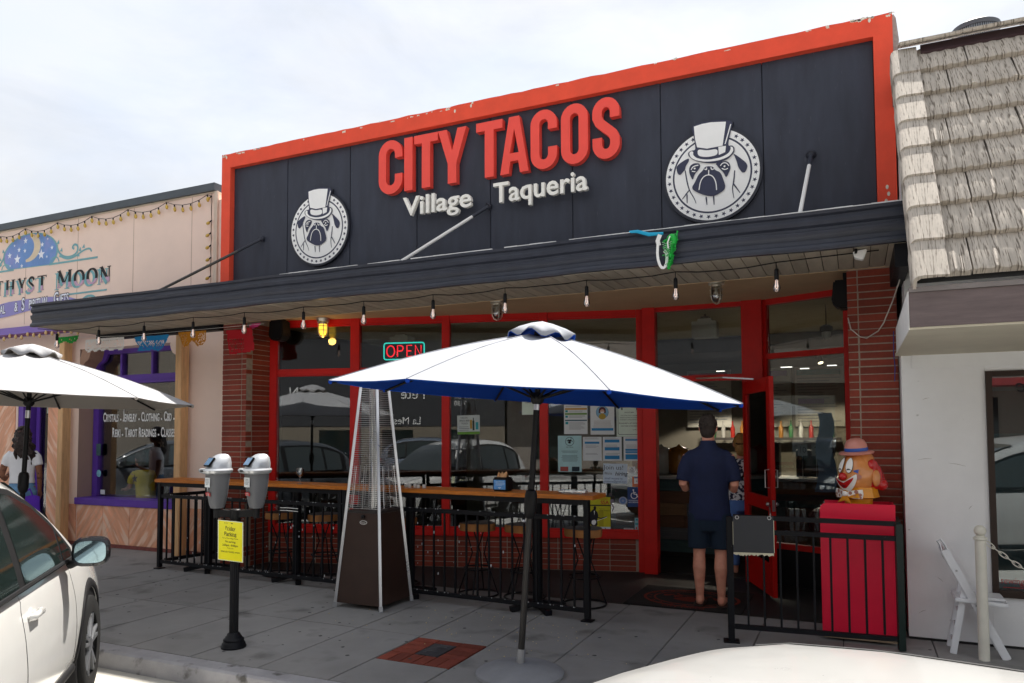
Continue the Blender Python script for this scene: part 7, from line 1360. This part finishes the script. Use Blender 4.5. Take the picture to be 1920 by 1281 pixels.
def make_car(label, group, paint, origin, heading, detail=True, clad=True, sc=1, kz=1, kx=1):
    h = V((*heading, 0)).normalized(); l = V((-h.y, h.x, 0)); O = V((*origin, -.132))
    T = lambda x, y, z: O+(h*(x*kx)+l*y+Z_*(z*kz))*sc
    car = thing('parked_car', label, 'car', O, group)
    def TB(b): b.v = [T(*p) for p in b.v]; return b
    b = B(); xs = [-2.22, -2.18, -2.1, -2.0, -1.8]+[-1.6+.16*k for k in range(20)]+[1.6, 1.72, 1.85, 1.94, 2.02, 2.08, 2.14, 2.18, 2.20]; xs = sorted(set(round(x, 3) for x in xs)); n = None
    for x in xs:
        hf = half(x, False); ring = hf+[(-y, z) for y, z in hf[-2:0:-1]]; n = len(ring); b.v += [V((x, -y, z)) for y, z in ring]
    m = len(xs); b.f = [(i*n+k, i*n+(k+1) % n, (i+1)*n+(k+1) % n, (i+1)*n+k) for i in range(m-1) for k in range(n)]+[tuple(reversed(range(n))), tuple((m-1)*n+k for k in range(n))]
    body = TB(b).build('body', paint, car)
    cut = B()
    for x in (1.33, -1.33): cut.lathe([(.385, -1.2), (.385, -.55)], (x, 0, .34), 40, ax=(0, 1, 0)); cut.lathe([(.385, .55), (.385, 1.2)], (x, 0, .34), 40, ax=(0, 1, 0))
    co = TB(cut).build('cut', trimm, car); md = body.modifiers.new('b', 'BOOLEAN'); md.operation = 'DIFFERENCE'; md.object = co; md.solver = 'EXACT'
    dg = bpy.context.evaluated_depsgraph_get(); me = bpy.data.meshes.new_from_object(body.evaluated_get(dg)); body.modifiers.clear(); body.data = me; bpy.data.objects.remove(co); me.materials.clear(); me.materials.append(paint); me.shade_smooth(); me.set_sharp_from_angle(angle=radians(32))
    for sx in (1.33, -1.33):
        for sy in (1, -1): b = B(); b.lathe([(.384, 0), (.384, .30)], (sx, sy*.86 if sy < 0 else .56, .34), 28, ax=(0, 1, 0)); TB(b).build('wheel_well', trimm, car)
    # cabin
    b = B(); xs = [RF[0][0]+(RF[-1][0]-RF[0][0])*k/40 for k in range(41)]
    for x in xs:
        zr = roofz(x); zb = .975; pts = []
        for f in (0, .3, .6, .85): z = zb+(zr-zb-.0)*f; pts.append((cab_y(x, z)*(1 if f < .8 else .985), z))
        yt = cab_y(x, zr); pts += [(yt*.93, zr-.02*min(1, (zr-zb)*6)), (yt*.75, zr+.0), (yt*.4, zr+.018), (0, zr+.024)]
        ring = [(-y, z) for y, z in pts]+[(y, z) for y, z in pts[-2::-1]]; n = len(ring); b.v += [V((x, y, z)) for y, z in ring]
    m = len(xs); b.f = [(i*n+k, i*n+k+1, (i+1)*n+k+1, (i+1)*n+k) for i in range(m-1) for k in range(n-1)]; TB(b).build('roof', paint, car, smooth=40)
    # glazing
    def pane(nm, x0, x1, zlo, zhi, sg, off=.006, mat=tint, nx=14, nz_=5, inset=0):
        b = B()
        for i in range(nx+1):
            x = x0+(x1-x0)*i/nx; a, c = zlo(x), max(zlo(x)+.002, zhi(x))
            for k in range(nz_+1): z = a+(c-a)*k/nz_; b.v.append(V((x, sg*(cab_y(x, z)+off), z)))
        b.f = [(i*(nz_+1)+k, (i+1)*(nz_+1)+k, (i+1)*(nz_+1)+k+1, i*(nz_+1)+k+1) for i in range(nx) for k in range(nz_)]; return TB(b).build(nm, mat, car, smooth=50)
    wt = lambda d: (lambda x: roofz(x)-d)
    zl = lambda x: 1.005
    for sg in (-1, 1):
        pane('window_surround', .86, -1.88, lambda x: .992, wt(.085), sg, .0035, trimm, 30); pane('side_window', .56, -.29, zl, wt(.118), sg); pane('side_window', -.40, -1.28, zl, wt(.118), sg); pane('quarter_window', .80, .60, zl, wt(.12), sg, nx=5); pane('quarter_window', -1.34, -1.74, zl, wt(.14), sg, nx=6)
        b = B(); b.tube([V((x, sg*(cab_y(x, .995)+.012), .992)) for x in [.88-.14*k for k in range(20)]], .013, 6); TB(b).build('belt_moulding', trimm, car, smooth=50)
        if detail:
            for x0, cv in ((-.33, .10), (.83, .03)):
                b = B(); b.tube([V((x0-cv*sin(pi*max(0, (z-.30))/.9)*(1 if z < .9 else .6), sg*(side_y(x0, z)+.0005), z)) for z in [.30+.045*k for k in range(16)]], .0028, 5); TB(b).build('panel_seam', seam, car)
            for x in (-.22, -1.10):
                z = .835; y = side_y(x, z); b = B(); b.ball((x-.02, sg*(y-.010), z-.005), .058, 14, 8, (1.0, .25, .85)); TB(b).build('handle_recess', M('recess_shade', (.46, .46, .45), .4, coat=.5), car, smooth=60)
                b = B(); b.tube([V((x-.10, sg*(y+.006), z+.006)), V((x-.085, sg*(y+.034), z+.008)), V((x+.075, sg*(y+.034), z+.008)), V((x+.092, sg*(y+.006), z+.004))], [(.012, .017), (.014, .019), (.014, .019), (.010, .016)], 10); TB(b).build('door_handle', paint, car, smooth=60)
            b = B()
            for zc, xx in ((.60, 0), ): b.tube([V((x, sg*(side_y(x, .30)+.004), .30)) for x in [.86-.13*k for k in range(14)]], (.03), 8)
            TB(b).build('sill_cladding', trimm, car, smooth=50)
        # mirror
        b = B(); mx_, my_, mz = .66, sg*1.005, 1.045; b.ball((mx_+.02, my_, mz), .1, 20, 14, (.62, 1.22, .84)); bm_ = TB(b); 
        mo2 = bm_.build('mirror_cap', paint, car, smooth=70)
        b = B(); b.v = []; 
        prof_ = [(.108*abs(cos(a))**.6*(1 if cos(a) > 0 else -1), .074*abs(sin(a))**.6*(1 if sin(a) > 0 else -1)) for a in [2*pi*k/24 for k in range(24)]]
        q = B(); q.v = [V((mx_+.02, my_+y*1.13, mz+z*1.22)) for y, z in prof_]+[V((mx_-.045, my_+y*1.10, mz+z*1.18)) for y, z in prof_]+[V((mx_-.052, my_+y*.97, mz+z*.95)) for y, z in prof_]+[V((mx_-.038, my_+y*.93, mz+z*.9)) for y, z in prof_]; q.f = [(r*24+k, r*24+(k+1) % 24, (r+1)*24+(k+1) % 24, (r+1)*24+k) for r in range(3) for k in range(24)]; TB(q).build('mirror_housing', M('gloss_black_mirror', (.012, .013, .016), .18, coat=.6), car, smooth=35)
        q = B(); q.v = [V((mx_-.046, my_+y*.94, mz+z*.91)) for y, z in prof_]; q.f = [tuple(range(24))]; TB(q).build('mirror_glass', mirg, car)
        q = B(); q.tube([V((mx_+.02, sg*.985, mz-.05)), V((mx_+.03, sg*.93, .99)), V((mx_+.05, sg*.86, .965))], [(.04, .022), (.045, .026), (.055, .03)], 10); TB(q).build('mirror_stalk', trimm, car, smooth=50)
        for sx in (1.33, -1.33):
            if clad:
                q = B(); k0, k1 = -18, 198; n_ = 30
                for i in range(n_+1):
                    a = radians(k0+(k1-k0)*i/n_)
                    for r, dy in ((.386, -.03), (.386, .010), (.40, .016), (.435, .012), (.448, -.004)):
                        x, z = sx+r*cos(a), .34+r*sin(a); zz = max(.24, z); q.v.append(V((x, sg*(side_y(min(2.1, max(-2.1, x)), min(.93, zz))+dy), zz)))
                q.f = [(i*5+k, (i+1)*5+k, (i+1)*5+k+1, i*5+k+1) for i in range(n_) for k in range(4)]; TB(q).build('arch_cladding', trimm, car, smooth=40)
            w = sub('wheel', car, T(sx, sg*.80, .335)); cy_ = sg*.79
            q = B(); q.lathe([(.215, -.10), (.30, -.108), (.328, -.09), (.335, -.05), (.335, .05), (.328, .09), (.30, .108), (.215, .10)], (sx, cy_, .335), 40, ax=(0, 1, 0), close=True); TB(q).build('tyre', tyre, w, smooth=40)
            q = B(); q.lathe([(.222, -.10), (.216, -.09), (.205, .09), (.222, .10)], (sx, cy_, .335), 36, ax=(0, 1, 0), close=True); q.lathe([(.20, 0), (0, 0)], (sx, cy_-sg*.02, .335), 24, ax=(0, sg, 0)); TB(q).build('rim_barrel', rimd, w, smooth=40)
            q = B(); yo = cy_+sg*.085
            for k in range(5):
                for da in (-.16, .16):
                    a = 2*pi*k/5+.3; p0 = V((sx+.045*cos(a), yo, .335+.045*sin(a))); p1 = V((sx+.21*cos(a+da), yo+sg*.006, .335+.21*sin(a+da))); q.bar(p0, p1, .022, .028, up=(0, 1, 0))
            q.lathe([(.055, 0), (.055, .02), (.03, .028), (0, .03)], (sx, yo-sg*.01, .335), 18, ax=(0, sg, 0)); TB(q).build('spokes', rims, w)
    # windscreen, lamps, grille, seams on the bonnet
    def top_z(x, y):
        hf = half(x)
        for i in range(len(hf)//2, len(hf)-1):
            if hf[i+1][0] <= abs(y) <= hf[i][0]: f = (abs(y)-hf[i][0])/(hf[i+1][0]-hf[i][0]); return hf[i][1]+(hf[i+1][1]-hf[i][1])*f
        return hf[-1][1]
    def screen(nm, xa, xb, wa):
        b = B()
        for i in range(9):
            x = xa+(xb-xa)*i/8; zr = roofz(x); yt = cab_y(x, zr)
            for k in range(9): f = k/4-1; b.v.append(V((x, f*yt*wa, zr+.024-.018*abs(f)**1.5*1.25+.006)))
        b.f = [(i*9+k, (i+1)*9+k, (i+1)*9+k+1, i*9+k+1) for i in range(8) for k in range(8)]; TB(b).build(nm, tint, car, smooth=50)
    screen('windscreen', 1.02, .16, .90); screen('rear_window', -1.72, -2.10, .82)
    for sg in (-1, 1):
        b = B(); b.tube([V((x, sg*(.70-.10*max(0, (x-1.6)/.5)), top_z(x, .70-.10*max(0, (x-1.6)/.5))+.0012)) for x in [1.04+.1*k for k in range(10)]], .0048, 5); TB(b).build('bonnet_seam', seam, car)
        b = B(); b.ball((2.02, sg*.62, .70), .12, 16, 10, (.9, 1.3, .55)); TB(b).build('headlight', M('headlamp', (.6, .62, .65), .1, coat=1), car, smooth=60); b = B(); b.ball((-2.12, sg*.66, .86), .12, 14, 8, (.6, 1.2, .8)); TB(b).build('taillight', M('tail_lamp_red', (.40, .01, .01), .2, coat=1), car, smooth=60)
    b = B(); b.tube([V((1.06, y, 1.012+.006*(1-abs(y)/.7))) for y in [-.7+.14*k for k in range(11)]], (.018, .03), 8); TB(b).build('cowl', trimm, car)
    b = B(); b.box(2.15, 2.21, -.42, .42, .42, .60); TB(b).build('grille', trimm, car); b = B(); b.box(2.205, 2.22, -.16, .16, .34, .43); TB(b).build('number_plate', paperw, car)
    return car
make_car('white crossover parked at the kerb on the left beside the umbrella', 'cars parked on the street', carwhite, (-4.58, 2.14), (-.6837, .7297), sc=.858, kz=1.174)
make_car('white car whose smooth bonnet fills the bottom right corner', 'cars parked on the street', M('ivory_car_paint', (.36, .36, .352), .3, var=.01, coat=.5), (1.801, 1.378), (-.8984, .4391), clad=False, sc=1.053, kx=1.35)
make_car('dark grey car parked further left along the kerb', 'cars parked on the street', cardark, (-12.6, 1.7), (-.70, .71), detail=False)
make_car('charcoal car parked farthest left along the kerb', 'cars parked on the street', cardark, (-16.6, 1.7), (-.70, .71), detail=False, clad=False)
make_car('dark grey car reflected in the left restaurant window', 'cars parked on the street', cardark, (-8.6, 1.7), (-.70, .71), detail=False)
make_car('blue grey car across the street reflected in the windows', 'cars parked on the street', carsilver, (-4.5, -7.6), (1, .02), detail=False, clad=False)
make_car('blue car across the street reflected beside the dark signboard wall', 'cars parked on the street', carblue, (-10.5, -7.4), (1, .02), detail=False, clad=False)
# ---------------------------------------------------------------- across the street (seen in the window reflections; buildings raised to hide sky there)
ob = thing('opposite_building', 'dark grey building across the street with white lettering', 'building', (-7, -13, 0)); dkw = M('dark_slate_wall', (.045, .046, .05), .8, var=.12); bgw = M('beige_wall', (.20, .17, .13), .85, var=.1)
B().box(-13, -2.2, -16, -12, 1.9, 7.5).build('upper_wall', dkw, ob); B().box(-13, -2.2, -16, -12.02, 0, 1.89).build('lower_wall', bgw, ob)
b = B()
for s, x, z, sz in (('SAN', -10.1, 3.2, .55), ('Pete', -5.8, 3.15, .6), ('8330', -3.95, 2.78, .28), ('Since 1954', -9.6, 2.64, .3), ('La Mesa', -6.1, 2.1, .42)): text(b, s, (x, -11.99, z), -X_, Z_, sz, 0, .9)
b.build('lettering', whitem, ob)
for x in (-12.2, -9.4, -7.0, -4.6): B().box(x, x+1.2, -12.018, -11.98, .5, 1.75).build('window', tint, ob)
ob2 = thing('opposite_building', 'pale building across the street beside the dark one', 'building', (3, -13, 0)); B().box(-2.1, 9, -16, -12, 0, 7.5).build('wall', M('pale_wall', (.24, .21, .18), .85), ob2)
for x in (-1, 2, 5): B().box(x, x+1.8, -12.0, -11.96, .6, 2.6).build('window', tint, ob2)
B().box(-2.1, 9, -11.98, -10.9, 2.9, 3.1).build('awning', M('awning_red', (.25, .03, .03), .8), ob2)
ob3 = thing('opposite_building', 'brown building across the street far left, oversized to hide sky in reflections', 'building', (-20, -13, 0)); B().box(-75, -13.1, -16, -12.1, 0, 9).build('wall', M('brown_wall', (.10, .085, .07), .85), ob3)  # lengthened and raised to block bright sky from the window reflections
for x in (-28, -24, -20, -16.5): B().box(x, x+2, -12.1, -12.06, .6, 2.6).build('window', tint, ob3)
osw = B().box(-60, 50, -16, -10.3, -.3, -.004).build('far_sidewalk', concrete); tag(osw, 'pale sidewalk on the far side of the street', kind='structure')
